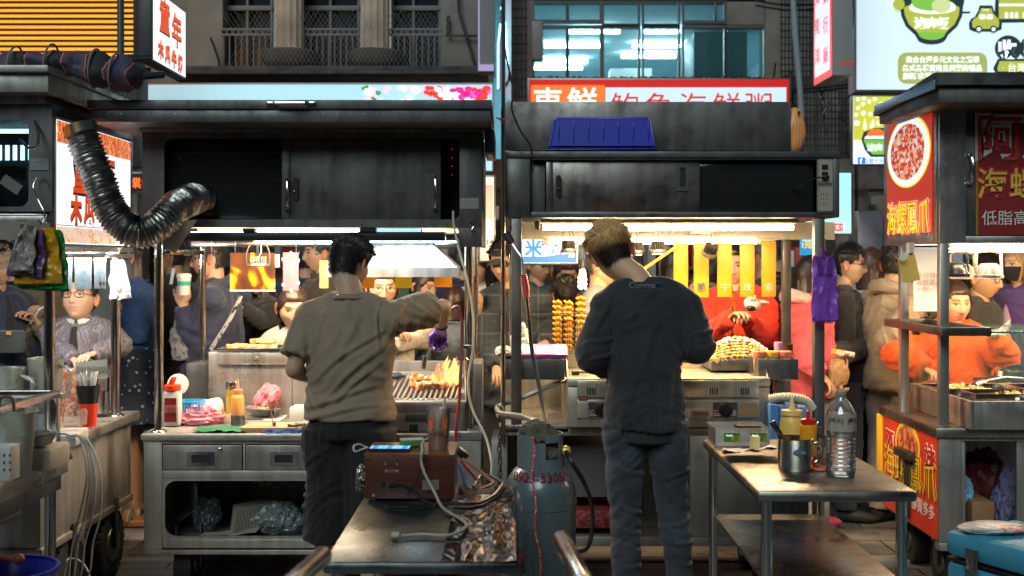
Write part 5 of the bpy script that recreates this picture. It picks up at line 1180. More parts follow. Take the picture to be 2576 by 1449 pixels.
 if glasses:
  b=B()
  for sd in(-1,1):
   b.tube([HM@V((sd*.031+cos(a)*.023,-.098+.012*abs(cos(a)*.5+sd*.3),.006+sin(a)*.018))for a in[k_*pi/8 for k_ in range(16)]],.0022,5,closed=True);b.tube([HM@V((sd*.054,-.088,.01)),HM@V((sd*.078,-.03,.012)),HM@V((sd*.082,.012,.01))],.0022,5)
  b.tube([HM@V((-.009,-.101,.01)),HM@V((.009,-.101,.01))],.0022,5);put(b,'glasses',glasses)
 if mask:
  b=B();b.grid(lambda u,v:HM@(head_pt((u-.5)*2.3,1.62+v*.95)+V((0,-.009*cos((u-.5)*2.5)-.003,0))),16,12);put(b,'face_mask',mask)
  put(B().tube([HM@V((.06,-.05,-.03)),HM@V((.084,.02,.01))],.002,5).tube([HM@V((-.06,-.05,-.03)),HM@V((-.084,.02,.01))],.002,5),'mask_strap',mask)
 if cap:
  b=B();b.grid(lambda u,v:HM@(head_pt(2*pi*u,.02+v*1.12)*1.16+V((0,0,.006))),32,12,cu=True)
  for k_ in range(1):b.grid(lambda u,v:HM@V(((u-.5)*.14,-.09-.07*v*cos((u-.5)*2.4),.052-.02*v-.03*(u-.5)**2*4)),12,5)
  put(b,'cap',cap)
 if glove:
  sd,gm=glove;b=B();f=B();a,e,wr=A[sd];dd=(wr-e).normalized();pn=V(hn[sd])if hn and sd in hn else V((0,0,-1));hand(b,f,wr,dd,pn,1.0,-sd,.002)
  b.tube([wr-dd*.08,wr-dd*.03,wr],[.037,.031,.028],12)
  me=remesh(b,.006,2);v1,f1=data(me);fv,ff=bdata(f);n0=len(v1);v1+=fv;f1+=[tuple(i+n0 for i in q)for q in ff];link('glove',mesh('glove',v1,f1),gm,root,ang=None)
 root['_s']=s
 return root,M4,HM,A,put
GK='customers standing behind the stalls'
WL=lambda*a:('w',)+a
navy=cloth('navy',(.018,.024,.06));blk=cloth('black',(.012,.012,.014));grey=cloth('grey',(.16,.17,.19));denim=cloth('denim',(.13,.18,.22),var=.35,vs=12);jeans=cloth('dark_jeans',(.03,.035,.05),var=.4,vs=9)
olive=cloth('olive_knit',(.11,.1,.06),bump=.5,bs=150);cream=cloth('cream',(.55,.5,.42));ltgrey=cloth('light_grey',(.35,.35,.37));brown=cloth('brown_wool',(.06,.045,.035));pink=cloth('pink_fleece',(.75,.13,.16));beige=cloth('beige_track',(.3,.25,.18));red=cloth('red_shell',(.75,.035,.015));orange=cloth('orange_coat',(.75,.09,.01));purple=cloth('purple_coat',(.09,.05,.2));blue=cloth('royal_blue',(.02,.07,.22))
plaid=lines_mat('plaid_flannel',(.014,.022,.03),[(0,9,.1,(.055,.075,.09)),(2,9,.1,(.055,.075,.09)),(0,27,.1,(.03,.04,.05)),(2,27,.1,(.03,.04,.05))])
wind=ramp_mat('swirl_windbreaker',[(0,(.08,.075,.1)),(.25,(.2,.19,.23)),(.4,(.07,.065,.09)),(.6,(.24,.23,.28)),(.8,(.09,.085,.11))],'wave',7,.6,dist=18,detail=3)
band=ramp_mat('bandana_print',[(0,(.3,.45,.55)),(.2,(.22,.33,.42)),(.24,(.012,.025,.06)),(1,(.015,.03,.07))],'vor',24,.8)
floral=ramp_mat('floral_print',[(0,(.5,.5,.5)),(.2,(.4,.4,.4)),(.25,(.02,.015,.02)),(.6,(.03,.015,.02)),(.62,(.35,.03,.04))],'vor',40,.8)
apr=ramp_mat('cherry_print',[(0,(.6,.03,.03)),(.22,(.55,.03,.03)),(.26,(.6,.52,.42)),(1,(.65,.57,.46))],'vor',26,.8)
gl=M('thin_black_frame',(.015,.015,.015),.3);glm=M('silver_frame',(.5,.45,.4),.3,metal=1)
BR=(.03,.017,.012);SK2=(.38,.23,.15);SK3=(.52,.33,.23)
def T(m,**k):return dict(mat=m,**k)
def C(*a,**k):k.setdefault('group',GK);return person(*a,**k)
C('person in beige cap and dark navy jacket at the far left edge',-8,668,6.6,60,pitch=12,skin=SK2,cap=cloth('beige_cap',(.3,.24,.18)),top=T(navy,tl=.03,open=blk),bottom=T(jeans),w=1.15)
r=C('boy in glasses and grey swirl windbreaker looking up behind the drinks stall',203,752,6.42,0,pitch=-14,hs=1.25,skin=SK3,glasses=gl,top=T(wind,tl=.03,off=.02,loose=.02,amp=.009,zip=blk,open=blk),collar=cloth('white_lining',(.6,.6,.6)),bottom=T(jeans),w=1.22,shoes=(.3,.32,.3),arms={-1:(WL(135,880,6.35),WL(185,905,6.15)),1:(WL(305,870,6.35),WL(235,890,6.12))})
C('person in olive knit sleeves holding a phone behind the hanging bags',118,672,7.0,55,pitch=15,top=T(olive,loose=.02),bottom=T(jeans),arms={-1:(WL(62,905,6.9),WL(72,815,6.7)),1:(WL(150,870,6.75),WL(95,812,6.62))})
C('woman with long black hair, blue cardigan and bandana print dress',338,648,7.1,-80,male=0,hair='long',hairlen=.52,skin=SK3,glasses=glm,top=T(blue,hem=.86,loose=.01,name='cardigan'),bottom=T(band,kind='dress',z=.6,off=.02,amp=.01),shoes=None,arms={1:(WL(350,840,6.95),WL(312,778,6.95)),-1:(WL(375,830,7.2),WL(330,800,7.1))},curl=1.0)
C('man in black coat with a white lanyard behind the woman in blue',436,645,7.7,-95,top=T(blk),bottom=T(jeans),skin=SK2)
C('person with wavy brown hair in a washed denim jacket',462,652,8.1,-140,hair='long',hairlen=.2,hc=BR,male=0,top=T(denim,loose=.015),bottom=T(blk))
C('man in glasses and navy hoodie carrying a takeaway coffee cup',535,652,6.85,-82,pitch=4,glasses=gl,top=T(navy,tl=.045,off=.022,loose=.02,amp=.009,name='hoodie'),hood=navy,bottom=T(jeans),w=1.15,arms={1:(WL(490,860,6.75),WL(462,768,6.7)),-1:(WL(540,880,7.1),WL(500,840,7.0))},curl=.9)
C('person in black sleeve reaching out a hand below the flame poster',662,700,7.4,-60,pitch=10,top=T(cloth('black_knit',(.015,.018,.018)),loose=.015),bottom=T(jeans),arms={1:(WL(655,810,7.2),WL(606,775,7.0)),-1:(WL(640,860,7.5),WL(610,800,7.4))},male=0,hair='bun',curl=.35)
C('person in marled grey sweatshirt behind the navy hoodie',618,665,8.0,170,top=T(cloth('marl_grey',(.12,.12,.13),var=.4,vs=30),tl=.03),bottom=T(grey))
C('young woman with straight dark hair and grey cardigan looking down at the food',737,776,6.6,14,hs=1.3,pitch=14,eyes=1,male=0,hair='long',hairlen=.3,hc=BR,skin=(.5,.31,.21),top=T(ltgrey,hem=.8,tl=.01,open=blk),bottom=T(blk),arms={-1:((-.24,-.02,1.14),(-.16,-.16,1.0)),1:((.24,-.02,1.14),(.1,-.2,1.05))})
C('tall man in brown wool coat behind the young woman',812,640,7.7,-70,top=T(brown,tl=.05,off=.03,hem=.6),collar=brown,bottom=T(blk),w=1.2)
C('person in dark blue jacket seen beside the range hood',772,655,8.5,180,top=T(cloth('slate_blue',(.03,.05,.09))),bottom=T(blk))
r10=C('woman in white sweater, red vest and cherry apron with folded arms',962,722,6.7,12,hs=1.2,pitch=10,male=0,hair='bun',hc=BR,glasses=glm,cxo=.0,top=T(cloth('white_fleece',(.62,.58,.52),bump=.5),tl=.03,loose=.025,off=.02),bottom=T(apr,kind='dress',z=.5,off=.035),arms={1:(WL(1062,832,6.65),WL(990,870,6.42)),-1:(WL(900,850,6.6),WL(985,838,6.45))},w=1.15,headoff=(0,0,0))
C('woman with black bob hair standing between the orange cards',1062,722,7.2,50,pitch=12,male=0,hair='long',hairlen=.22,skin=(.45,.27,.18),top=T(cream,tl=.02),bottom=T(blk),arms={1:(WL(1075,860,6.9),WL(1020,855,6.7))})
C('person with brown hair in grey denim jacket seen from behind the hose',1142,762,7.0,170,male=0,hair='long',hairlen=.14,hc=BR,top=T(denim,loose=.02,tl=.02,amp=.01),bottom=T(blk),arms={-1:(WL(1195,850,6.9),WL(1207,778,6.8))},curl=.9)
C('person in white top with red strap left of the cap wearer',1208,672,7.7,-30,pitch=20,male=0,hair='bun',top=T(cloth('white_cotton',(.6,.6,.62))),bottom=T(blk))
C('man in black cap and blue plaid flannel shirt between the two stalls',1270,662,6.85,-22,pitch=14,cap=cloth('black_cap',(.015,.017,.02)),skin=SK2,cxo=.04,headoff=(-.03,-.02,0),top=T(plaid,tl=.045,loose=.02,hem=.74,open=blk,off=.02),bottom=T(blk),w=1.12,arms={-1:(WL(1228,850,6.75),WL(1248,925,6.5)),1:(WL(1385,830,6.85),WL(1372,862,6.6))},curl=.7)
C('woman with burgundy bob looking down beside the light bulb',1422,688,7.3,8,pitch=22,eyes=0,male=0,hair='bob',hairlen=.17,hc=(.045,.015,.014),skin=(.45,.28,.19),top=T(floral),bottom=T(blk))
C('child with short black hair standing behind the fried potato towers',1424,752,6.95,175,H=1.48,top=T(blk),bottom=T(jeans),w=1.1)
C('person in dark cap seen far behind the plaid shirt',1352,668,8.2,40,pitch=10,cap=cloth('dark_cap',(.02,.02,.025)),top=T(cloth('dark_teal',(.03,.05,.06))),bottom=T(jeans))
C('grey haired man in glasses half hidden by the blond cook',1512,668,6.6,70,pitch=12,hc=(.06,.055,.05),glasses=gl,skin=(.45,.27,.16),top=T(grey),bottom=T(jeans))
C('man in bright red jacket holding a cap behind the yellow boards',1858,668,6.85,-18,pitch=8,skin=(.5,.32,.22),cxo=-.02,top=T(red,tl=.03,off=.02,loose=.016,amp=.01,open=orange,zip=blk),bottom=T(blk),w=1.08,arms={-1:(WL(1765,848,6.7),WL(1838,800,6.45)),1:(WL(1925,850,6.8),WL(1880,805,6.5))},curl=.55)
C('grey bearded man in charcoal shirt turned away behind the boards',1918,652,7.1,-120,hair='short',hc=(.08,.075,.07),skin=(.5,.33,.23),top=T(cloth('charcoal',(.03,.03,.033)),tl=.02),bottom=T(blk),w=1.1)
C('person in black shirt seen from behind at the right post of the griddle stall',1948,632,7.6,180,top=T(blk),bottom=T(blk),w=1.15)
C('child in royal blue padded jacket behind the first yellow board',1742,705,7.5,20,H=1.5,top=T(blue,tl=.03),bottom=T(jeans))
C('person in grey hooded top behind the second yellow board',1788,690,7.9,160,top=T(cloth('mid_grey',(.1,.11,.12)),tl=.02),bottom=T(blk),hood=grey)
C('woman in coral pink hoodie with tied black hair and grey trousers',2030,694,6.85,115,pitch=10,male=0,hair='bun',top=T(pink,tl=.05,off=.025,loose=.02,amp=.011,name='hoodie'),hood=cloth('pale_hood',(.65,.5,.5)),bottom=T(cloth('grey_sweat',(.25,.27,.31)),loose=.03),shoes=(.6,.08,.15),w=1.12,arms={1:(WL(2085,900,6.7),WL(2100,950,6.6)),-1:(WL(2010,880,6.6),WL(2070,945,6.5))})
C('man in glasses and black jacket holding a snack box beside the pink hoodie',2126,668,7.05,75,pitch=2,glasses=gl,skin=(.52,.34,.23),top=T(blk,tl=.04,hem=.78,loose=.015,amp=.009),bottom=T(jeans,loose=.03),arms={-1:(WL(2120,880,6.85),WL(2110,900,6.6)),1:(WL(2170,870,7.0),WL(2120,895,6.7))},w=1.05)
C('woman with long reddish brown hair turned away at the right',2188,670,7.6,130,male=0,hair='long',hairlen=.3,hc=(.06,.022,.014),top=T(cloth('pale_scarf',(.45,.42,.4)),tl=.02),bottom=T(blk))
C('small far woman with black hair facing left in the gap at the right',2216,678,8.6,-60,male=0,hair='long',hairlen=.25,skin=SK3,top=T(cloth('rose_top',(.4,.2,.2))),bottom=T(blk))
r24=C('man in beige track jacket with pale sleeve stripes holding a phone to his ear',2250,668,6.9,130,skin=(.5,.32,.2),hair='fade',top=T(beige,tl=.045,off=.024,loose=.018,amp=.012),hood=beige,bottom=T(cloth('stone_trousers',(.35,.3,.26)),loose=.02),w=1.1,arms={-1:(WL(2235,850,6.6),WL(2275,800,6.6)),1:(WL(2330,780,7.1),WL(2275,725,6.9))})
r25=C('woman in bright orange coat counting banknotes at the right stall',2392,764,6.65,6,hs=1.28,pitch=6,male=0,hair='bob',hairlen=.15,hc=BR,skin=(.58,.37,.24),top=T(orange,tl=.07,off=.035,loose=.035,hem=.55,amp=.012),bottom=T(blk),w=1.25,collar=orange,cxo=.01,arms={-1:(WL(2255,890,6.55),WL(2330,930,6.35)),1:(WL(2525,900,6.5),WL(2508,850,6.38))},curl=1.0,eyes=1)
C('young man in round glasses and black shirt looking right behind the orange coat',2468,700,6.95,42,hs=1.15,pitch=8,glasses=gl,skin=(.46,.28,.17),top=T(cloth('charcoal',(.03,.03,.033)),tl=.02),bottom=T(blk),w=1.08)
C('blond woman in black face mask and purple coat at the right edge',2562,668,7.2,-62,male=0,hair='long',hairlen=.35,hc=(.3,.2,.09),mask=blk,skin=SK3,top=T(purple,tl=.03,open=cloth('lilac_knit',(.5,.33,.5))),bottom=T(blk))
C('small person with black hair behind the banknotes',2526,770,8.0,180,H=1.45,top=T(blk),bottom=T(blk))
C('person in dark coat behind the cups at the far left',40,660,8.0,200,top=T(blk,tl=.03),bottom=T(blk))
C('person with black hair far behind the gap between hood and coat',880,668,8.6,20,top=T(cloth('dusty_blue',(.08,.1,.14))),bottom=T(blk))
C('person in dark jacket far behind the number sign',1160,662,8.8,-150,top=T(cloth('dark_teal',())if 0 else navy),bottom=T(blk))
C('person in dark red scarf far behind the yellow brace',1690,668,8.6,160,male=0,hair='long',hc=BR,top=T(blk,tl=.02),bottom=T(blk))
OLS=cloth('olive_tee',(.235,.175,.115),var=.12,bump=.2,bs=500)
FD1=[(985,830,850,930,.011,.009),(992,868,860,990,.012,.011),(985,905,885,1005,.009,.008),(975,962,800,1012,.012,.011),(968,1005,785,1042,.010,.009),(972,1030,830,1052,.008,.007),(775,955,852,1028,.011,.008),(795,850,800,965,.012,.007),(986,745,988,865,.006,.009),(1045,755,1000,862,.012,.01),(1078,790,1012,872,.01,.009),(852,760,832,865,.014,.006),(905,740,940,850,.014,.006),(768,800,742,925,.010,.009),(735,880,778,935,.008,.007),(940,790,900,900,.016,.006),(900,1080,905,1350,.014,.009),(780,1080,770,1340,.014,.009),(830,1070,845,1300,.012,.007),(860,1110,770,1180,.011,.007)]
FD2=[(1512,765,1538,885,.006,.009),(1724,770,1722,890,.006,.009),(1600,880,1625,1060,.024,.008),(1668,860,1650,1070,.024,.008),(1575,930,1552,1080,.02,.006),(1690,940,1722,1060,.022,.005),(1640,800,1600,900,.02,.006),(1468,858,1532,842,.009,.010),(1474,900,1532,878,.008,.009),(1732,838,1786,820,.009,.010),(1734,868,1788,862,.008,.009),(1640,720,1560,800,.016,.005),(1700,730,1745,820,.012,.008),(1530,740,1490,830,.012,.008),(1770,790,1745,850,.009,.008)]+[(1548+k*21,1035,1552+k*20,1086,.0055,.0055)for k in range(9)]+[(1560,1255,1634,1298,.008,.009),(1552,1308,1624,1330,.008,.008),(1556,1350,1628,1372,.008,.008),(1672,1302,1752,1286,.008,.008),(1680,1345,1754,1352,.008,.008),(1560,1400,1630,1412,.008,.008),(1690,1392,1756,1404,.008,.008),(1545,1160,1640,1185,.009,.007),(1745,1160,1660,1190,.009,.007),(1556,1126,1556,1168,.004,.004),(1610,1126,1612,1166,.004,.004),(1556,1126,1612,1126,.004,.004),(1684,1126,1738,1124,.004,.004),(1684,1126,1684,1165,.004,.004)]
c1,M1,HM1,A1c,put1=person('man in olive shirt and black shorts seen from behind working the grill with a torch',880,650,5.02,168,yaw=-14,pitch=20,headoff=(.035,-.03,-.005),H=1.69,skin=(.42,.27,.18),hair='fade',hc=(.014,.012,.012),vox=.0075,w=1.2,top=T(OLS,sleeve=.77,hem=.915,off=.012,loose=.034,tl=.018,amp=.0065,crease=1.0,collar=1),bottom=T(cloth('black_shorts',(.009,.009,.01),sheen=.05),kind='shorts',z=.36,loose=.045,off=.012,amp=.007,waist=.96),shoes=(.03,.03,.03),lean=.06,arms={-1:(WL(1116,772,5.22),WL(1108,832,5.46)),1:(WL(738,930,5.0),WL(800,958,5.25))},glove=(-1,M('purple_glove',(.16,.07,.4),.35,bump=.3,bs=60)),hn={-1:(0,-.3,-1)},feet={-1:V((-.11,.02,0)),1:V((.12,0,0))},group='stall cooks',folds=FD1)
put1(B().tube([V((cos(a)*.072,.012+.0+sin(a)*.072,1.462+.014*sin(a)))+V((0,-.03,0))for a in[k*pi/16 for k in range(32)]],.0012,4,closed=True),'necklace',STL)
def bl_hair(p,r):
 k=max(0,min(1,(p.z-.005+.02*noise.noise(p*60))/.05));d=V((.03,.016,.009)).lerp(V((.6,.34,.12)),k**1.0);return d*r.uniform(.55,1.35)
c2,M2,HM2,A2c,put2=person('tall blond man in black sweatshirt and faded jeans seen from behind at the griddle',1622,610,4.98,180,yaw=5,pitch=26,roll=17,headoff=(.125,-.07,-.02),H=1.76,skin=(.55,.33,.2),hair='top',hc=bl_hair,vox=.0075,w=.93,top=T(cloth('washed_black',(.02,.023,.026),var=.15,bump=.2,bs=500),hem=.845,off=.016,loose=.02,tl=.016,amp=.008,crease=.55,rib=1,name='sweatshirt',collar=1),bottom=T(cloth('faded_jeans',(.036,.044,.058),var=.6,vs=7,bump=.3),z=.07,loose=.004,off=.01,amp=.007,crease=.9),lean=.04,arms={-1:(WL(1757,872,4.97),WL(1722,880,5.24)),1:(WL(1487,892,4.95),WL(1530,925,5.22))},feet={-1:V((-.16,.0,0)),1:V((.08,0,0))},group='stall cooks',folds=FD2)
text('Comme',P(1616,717,4.83),.035,M('grey_stitch',(.22,.22,.22)),c2,off=0,name='chest_print')
PE=lambda n,c=(.8,.8,.8),a=.55,r=.25:M(n,c,r,alpha=a,bump=.5,bs=18,var=.15)
def cloth_blob(fn,nu,nv,amp,fr,th=None,seed=0):
 b=B();b.grid(fn,nu,nv)
 b.bm.normal_update()
 for v in b.bm.verts:v.co+=v.normal*(noise.noise(v.co*fr+V((seed,0,0)))*amp+(1-2*abs(noise.noise(v.co*fr*2+V((0,seed,0)))))*amp*.5)
 return b
def bagsheet(name,c,px,Y,mat,label,cat,group=None,n=5,dy=.006,thick=.012):
 """flat bundle of thin plastic bags; px outline of its corners"""
 (x0,y0),(x1,y1),(x2,y2),(x3,y3)=px;b=B()
 for k in range(n):
  def f(u,v):
   j=noise.noise(V((k*3.1+c,u*2,v*3)))*5;t=(1-v)**2.2*.16*(1 if n<6 else.25);uu=u+(.5-u)*t*2
   p=P(x0+(x1-x0)*uu+(x3-x0)*v+(x2-x1-x3+x0)*u*v+j*.6*(u>.9 or u<.1)+k*.7,y0+(y1-y0)*u+(y3-y0)*v+(y2-y1-y3+y0)*u*v+j*(v>.93)+k*1.2,Y+k*dy)
   q=V((u*2.1+v*1.1+c+k*.15,v*1.9-u*.6,0));p.y+=((abs(noise.noise(q))*2.2+abs(noise.noise(q*3.3))*.55+abs(noise.noise(q*7))*.2)-.4)*thick*1.5;return p
  b.grid(f,34,40)
 return b.build(name,mat,None,label,cat,group,ang=60)
pts=spline([P(199,318,5.12),P(222,385,5.12),P(250,455,5.12),P(272,515,5.12),P(305,562,5.12),P(350,586,5.13),P(400,565,5.16),P(445,520,5.25),P(490,500,5.42),P(525,505,5.6),P(545,520,5.75)],20)
b=B();rs=[.07+(.0055 if k%3==0 else-.004)+.002*sin(k*1.7)for k in range(len(pts))]
for k in range(7):rs[k]=.0745
b.tube(pts,rs,40,cap=False);b.noise(.004,30)
d=b.build('exhaust_duct',M('duct_foil',(.26,.255,.24),.32,metal=1,bump=.3,bs=70),None,'crinkled silver flexible exhaust duct looping into the left cabinet','duct',ang=25)
t0=(pts[0]-pts[6]).normalized();B().tube([pts[6]+t0*.0,pts[0]+t0*.006],.078,32,cap=False).tube([pts[0],pts[6]],.075,32,cap=False).build('duct_collar',M('burnt_steel',(.4,.3,.18),.3,metal=1,var=.4),d)
b=cloth_blob(lambda u,v:P(392+48*u+(68-20*u)*v+8*u*v,607+33*u-52*v-36*u*v,5.2+.04*u),12,12,.004,14);b.build('paper_sheet',M('greased_paper',(.42,.4,.36),.6,alpha=.93),None,'loose greyish paper sheet tucked under the flexible duct','paper')
HB='bundles of bags hanging on the drinks stall'
bagsheet('bag_bundle',1,((48,572),(168,578),(170,728),(38,722)),4.93,PE('green_film',(.02,.3,.06),.85),'green plastic bag bundle, hindmost of the hanging bundles','plastic bags',HB)
bagsheet('bag_bundle',2,((32,575),(152,572),(155,712),(36,712)),4.9,PE('amber_film',(.6,.3,.01),.8),'amber yellow plastic bag bundle between the purple and green ones','plastic bags',HB)
bagsheet('bag_bundle',3,((40,580),(120,577),(104,698),(14,690)),4.87,PE('plum_film',(.14,.07,.17),.85),'dark purple plastic bag bundle behind the grey one','plastic bags',HB)
bagsheet('bag_bundle',4,((45,563),(92,568),(82,682),(18,676)),4.84,PE('grey_film',(.3,.27,.24),.85,.3),'crumpled grey plastic bag bundle in front of the others','plastic bags',HB)
b=handle([P(92,448,4.95),P(84,470,4.93),P(95,500,4.93),P(110,530,4.92),P(112,548,4.92),P(104,562,4.91),P(96,552,4.9)],.003);b.tube(spline([P(92,448,4.95),P(104,445,4.95),P(115,455,4.95),P(117,468,4.95)]),.003,5);b.build('wire_hook',STL,None,'long bent wire hook carrying the coloured bag bundles','hook')
bagsheet('bag_bundle',5,((270,655),(318,652),(330,748),(275,752)),5.78,PE('white_film',(.33,.36,.4),.9),'white printed bags clipped to the rear post of the drinks stall','plastic bags',HB,n=4)
B().lathe([(.004,-.03),(.006,0),(.02,.035),(.03,.045)],P(294,645,5.8),10).build('suction_hook',M('clear_rubber',(.8,.82,.8),.2,alpha=.5),None,'clear suction hook above the white bags','hook')
MS='translucent menu strips on the drinks stall';ms=M('menu_strip',(.42,.52,.58),.5,alpha=.96)
for x0,x1,y1,lab,tx,pr in((168,181,727,'pale blue menu strip nearest the green bags','',''),(188,230,727,'pale blue menu strip priced fifty, in front of the boy','鳳梨牛奶','$50'),(237,266,726,'pale blue menu strip priced forty beside the rear post','木瓜牛奶','')):
 o=B().px(x0,632,x1,y1,5.6,5.602,0).build('menu_strip',ms,None,lab,'menu card',MS)
 if tx:vtext(tx,P((x0+x1)/2,672,5.597),.033,M('pale_print',(.45,.62,.75),.5),o,mirror=True,off=.0006)
 if pr:text(pr,P(209,717,5.597),.03,M('pale_print'),o,mirror=True)
 if x0==237:B().px(246,705,266,724,5.597,5.598,0).build('price_patch',WHT,o);text('$40',P(259,714,5.595),.026,BLK,o)
b=B();c=P(209,636,5.55);b.box(c+V((-.01,0,0)),(.006,.012,.03),Euler((0,radians(30),0)),.001).box(c+V((.01,0,0)),(.006,.012,.03),Euler((0,radians(-30),0)),.001);b.build('spring_clip',BLK,None,'black spring clip holding the middle menu strip','clip')
cable('thin_wire',[P(232,575,5.5),P(222,600,5.5),P(214,625,5.52),P(200,634,5.55),P(190,630,5.56),P(172,645,5.55)],.0025,STD,'thin dark wire looping down to the spring clip')
def onz(px,py,z):Y=(CH-z)*FL/(py-HY);return V((X(px,Y),Y,z))
CUPM=ramp_mat('printed_cup',[(0,(.5,.46,.42)),(.45,(.55,.5,.46)),(.5,(.5,.08,.03)),(.62,(.6,.2,.05)),(.66,(.55,.5,.46))],scale=55,rough=.25,detail=1,trans=.25)
CLP=clear('clear_plastic',f=.1)
def blender(c,lab,hf,milk):
 g=thing('blender',lab,'blender',c,'blenders on the drinks stall')
 B().lathe([(.075,0),(.078,.01),(.07,.05),(.06,.09),(.055,.1)],c,28).build('base',M('grey_abs',(.3,.33,.32),.45),g)
 B().lathe([(.045,.102),(.055,.14),(.07,.25),(.078,hf),(.081,hf+.002),(.078,hf+.003),(.066,.25),(.05,.14),(.04,.11)],c,28,wob=.01).build('jug',clear('ribbed_plastic',(.95,.97,.9),.08,.12,.3,.2,(.8,.82,.72)),g)
 if milk:B().lathe([(.04,.112),(.05,.14),(.062,.2),(.064,.215),(0,.215)],c,24).build('shake',M('green_milk',(.45,.55,.35),.4),g)
 B().tube(spline([c+V((.07,-.02,hf-.03)),c+V((.12,-.03,hf-.05)),c+V((.115,-.03,.2)),c+V((.06,-.02,.15))]),.009,8).build('handle',M('ribbed_plastic'),g);return g
blender(V((X(18,4.95),4.95,.83)),'blender half full of pale green shake at the left edge',.3,1);blender(V((X(115,5.1),5.1,.82)),'empty ribbed blender jug on a grey base beside the stall post',.34,0)
def cups(c,n,r0,lab,fill=None):
 b=B()
 for k in range(n):z=k*.0085;b.lathe([(r0*.72,z),(r0*.97,z+.1),(r0*1.05,z+.102),(r0*1.05,z+.106),(r0*.95,z+.106)],c,20)
 return b.build('cup_stack',CUPM,None,lab,'cup stack','stacks of plastic cups')
c=onz(175,1046,.8);cups(c,17,.045,'tall upside down looking stack of orange printed cups by the post')
for px_,n_,lab in((48,10,'stack of frosted printed cups behind the left blender'),(86,10,'stack of frosted printed cups between the two blenders'),(140,9,'stack of printed cups behind the empty blender')):cups(V((X(px_,5.35),5.35,.8)),n_,.042,lab)
c=onz(222,1072,.8);cb=B().lathe([(.036,0),(.045,.11),(.0452,.111)],c,24).build('straw_bucket',M('red_tumbler',(.85,.06,.02),.35,emi=.08,ec=(.9,.06,.02)),None,'red and black bucket of wrapped straws on the drinks stall','bucket');B().lathe([(.0453,.112),(.0575,.2),(.05,.2),(.04,.115)],c,24).build('black_rim',BLK,cb)
b=B();rr=random.Random(8)
for k in range(26):a=rr.uniform(0,6.28);q=c+V((cos(a)*.035*rr.random(),sin(a)*.035*rr.random(),.15));b.tube([q,q+V((cos(a)*.02,sin(a)*.02,rr.uniform(.09,.115)))],.004,5)
b.build('straw_bunch',WHT,cb)
c=onz(258,1048,.8);cb=B().lathe([(.036,.0),(.037,.018)],c,24).build('tin',BLK,None,'silver tin with black base reflecting red beside the bucket','tin');B().lathe([(.035,.018),(.035,.13),(.0,.131)],c,24).build('tin_body',STL,cb);B().lathe([(.033,.132),(.033,.2),(.03,.2)],c,20).build('clear_lid',CLP,cb)
bd=B();bd.grid(lambda u,v:P(190+80*u,960-9*u-48*v,5.62),2,2);bd.build('card_notice',M('card_cream',(.6,.55,.45),.6),None,'handwritten cream card leaning behind the straw bucket','notice')
text('歡迎光臨 請勿倚靠\n謝謝配合 自備環保袋\n小心燙口',P(230,935,5.61),.018,M('ink_grey',(.2,.2,.2)),bpy.data.objects['card_notice'])
B().box((X(160,4.98),4.98,.826),(.16,.24,.05),Euler((0,0,radians(8))),.008).build('power_adapter_box',WHT,None,'white box with cables at the near corner of the drinks stall','box')
B().bx(-2.45,-2.12,4.9,5.28,.802,.82,.006).build('blender_mat',M('pale_tray',(.6,.65,.66),.4),None,'pale plastic tray under the blenders','tray')
for i,(x,s)in enumerate(((207,0),(213,6),(221,12),(204,-5))):
 cable('white_cable',[P(165+i*9,1098-i*2,4.85),P(x,1104+i*2,4.76),P(x+20+s,1190,4.74),P(x+8+s*2,1290,4.76),P(x-12+s*2,1370,4.76),P(x-20+s*2,1440,4.76),P(x-30,1500,4.76)],.0042,M('grey_white_cable',(.5,.48,.42),.5),('white cable hanging straight down from the white box, leftmost','white cable with a loose bend beside the leftmost one','white cable hanging furthest right over the counter edge','thin white cable crossing behind the others')[i],'cable','white cables hanging off the drinks stall')
cable('white_cable',[P(155,1500,4.9),P(165,1425,4.9),P(185,1405,4.9),P(215,1425,4.88),P(235,1480,4.85)],.004,M('grey_white_cable'),'white cable looping near the ground below the drinks stall')
c=onz(290,0,.8)if 0 else None
b=B();b.ell(P(207,1052,5.05),(.022,.015,.045),10);b.noise(.02,40);b.build('crumpled_bag',PE('clear_film',(.8,.55,.5),.4),None,'crumpled clear plastic bag beside the red bucket','plastic bag')
tz_=.8
c=V((X(30,4.2),4.2,tz_));g=thing('ribbed_jug','large clear ribbed plastic jug on the near steel table','jug',c)
B().lathe([(.06,0),(.066,.01),(.082,.2),(.088,.24),(.092,.243),(.086,.245),(.078,.2),(.06,.015)],c,30,wob=.008).build('jug',M('ribbed_plastic'),g);B().tube(spline([c+V((-.02,-.06,.26)),c+V((-.01,-.07,.3)),c+V((.03,-.07,.3)),c+V((.035,-.06,.25))]),.006,8).build('handle',M('brown_grip',(.12,.07,.045),.5),g)
c=V((X(2,3.95),3.95,tz_+.1));b=B();b.box(c,(.1,.08,.12),None,.004);o=b.build('utensil_box',WHT,None,'white utensil holder with heart shaped holes at the left edge','holder')
b=B()
for i in range(2):
 for k in range(3):b.prism([(c.x+.03+i*.02+cos(a)*.004,c.z-.02+k*.025+sin(a)*.006)for a in[q*pi/4 for q in range(8)]],c.y-.0415,c.y-.0405,XZ)
b.build('heart_hole',M('hole_brown',(.1,.05,.03)),o)
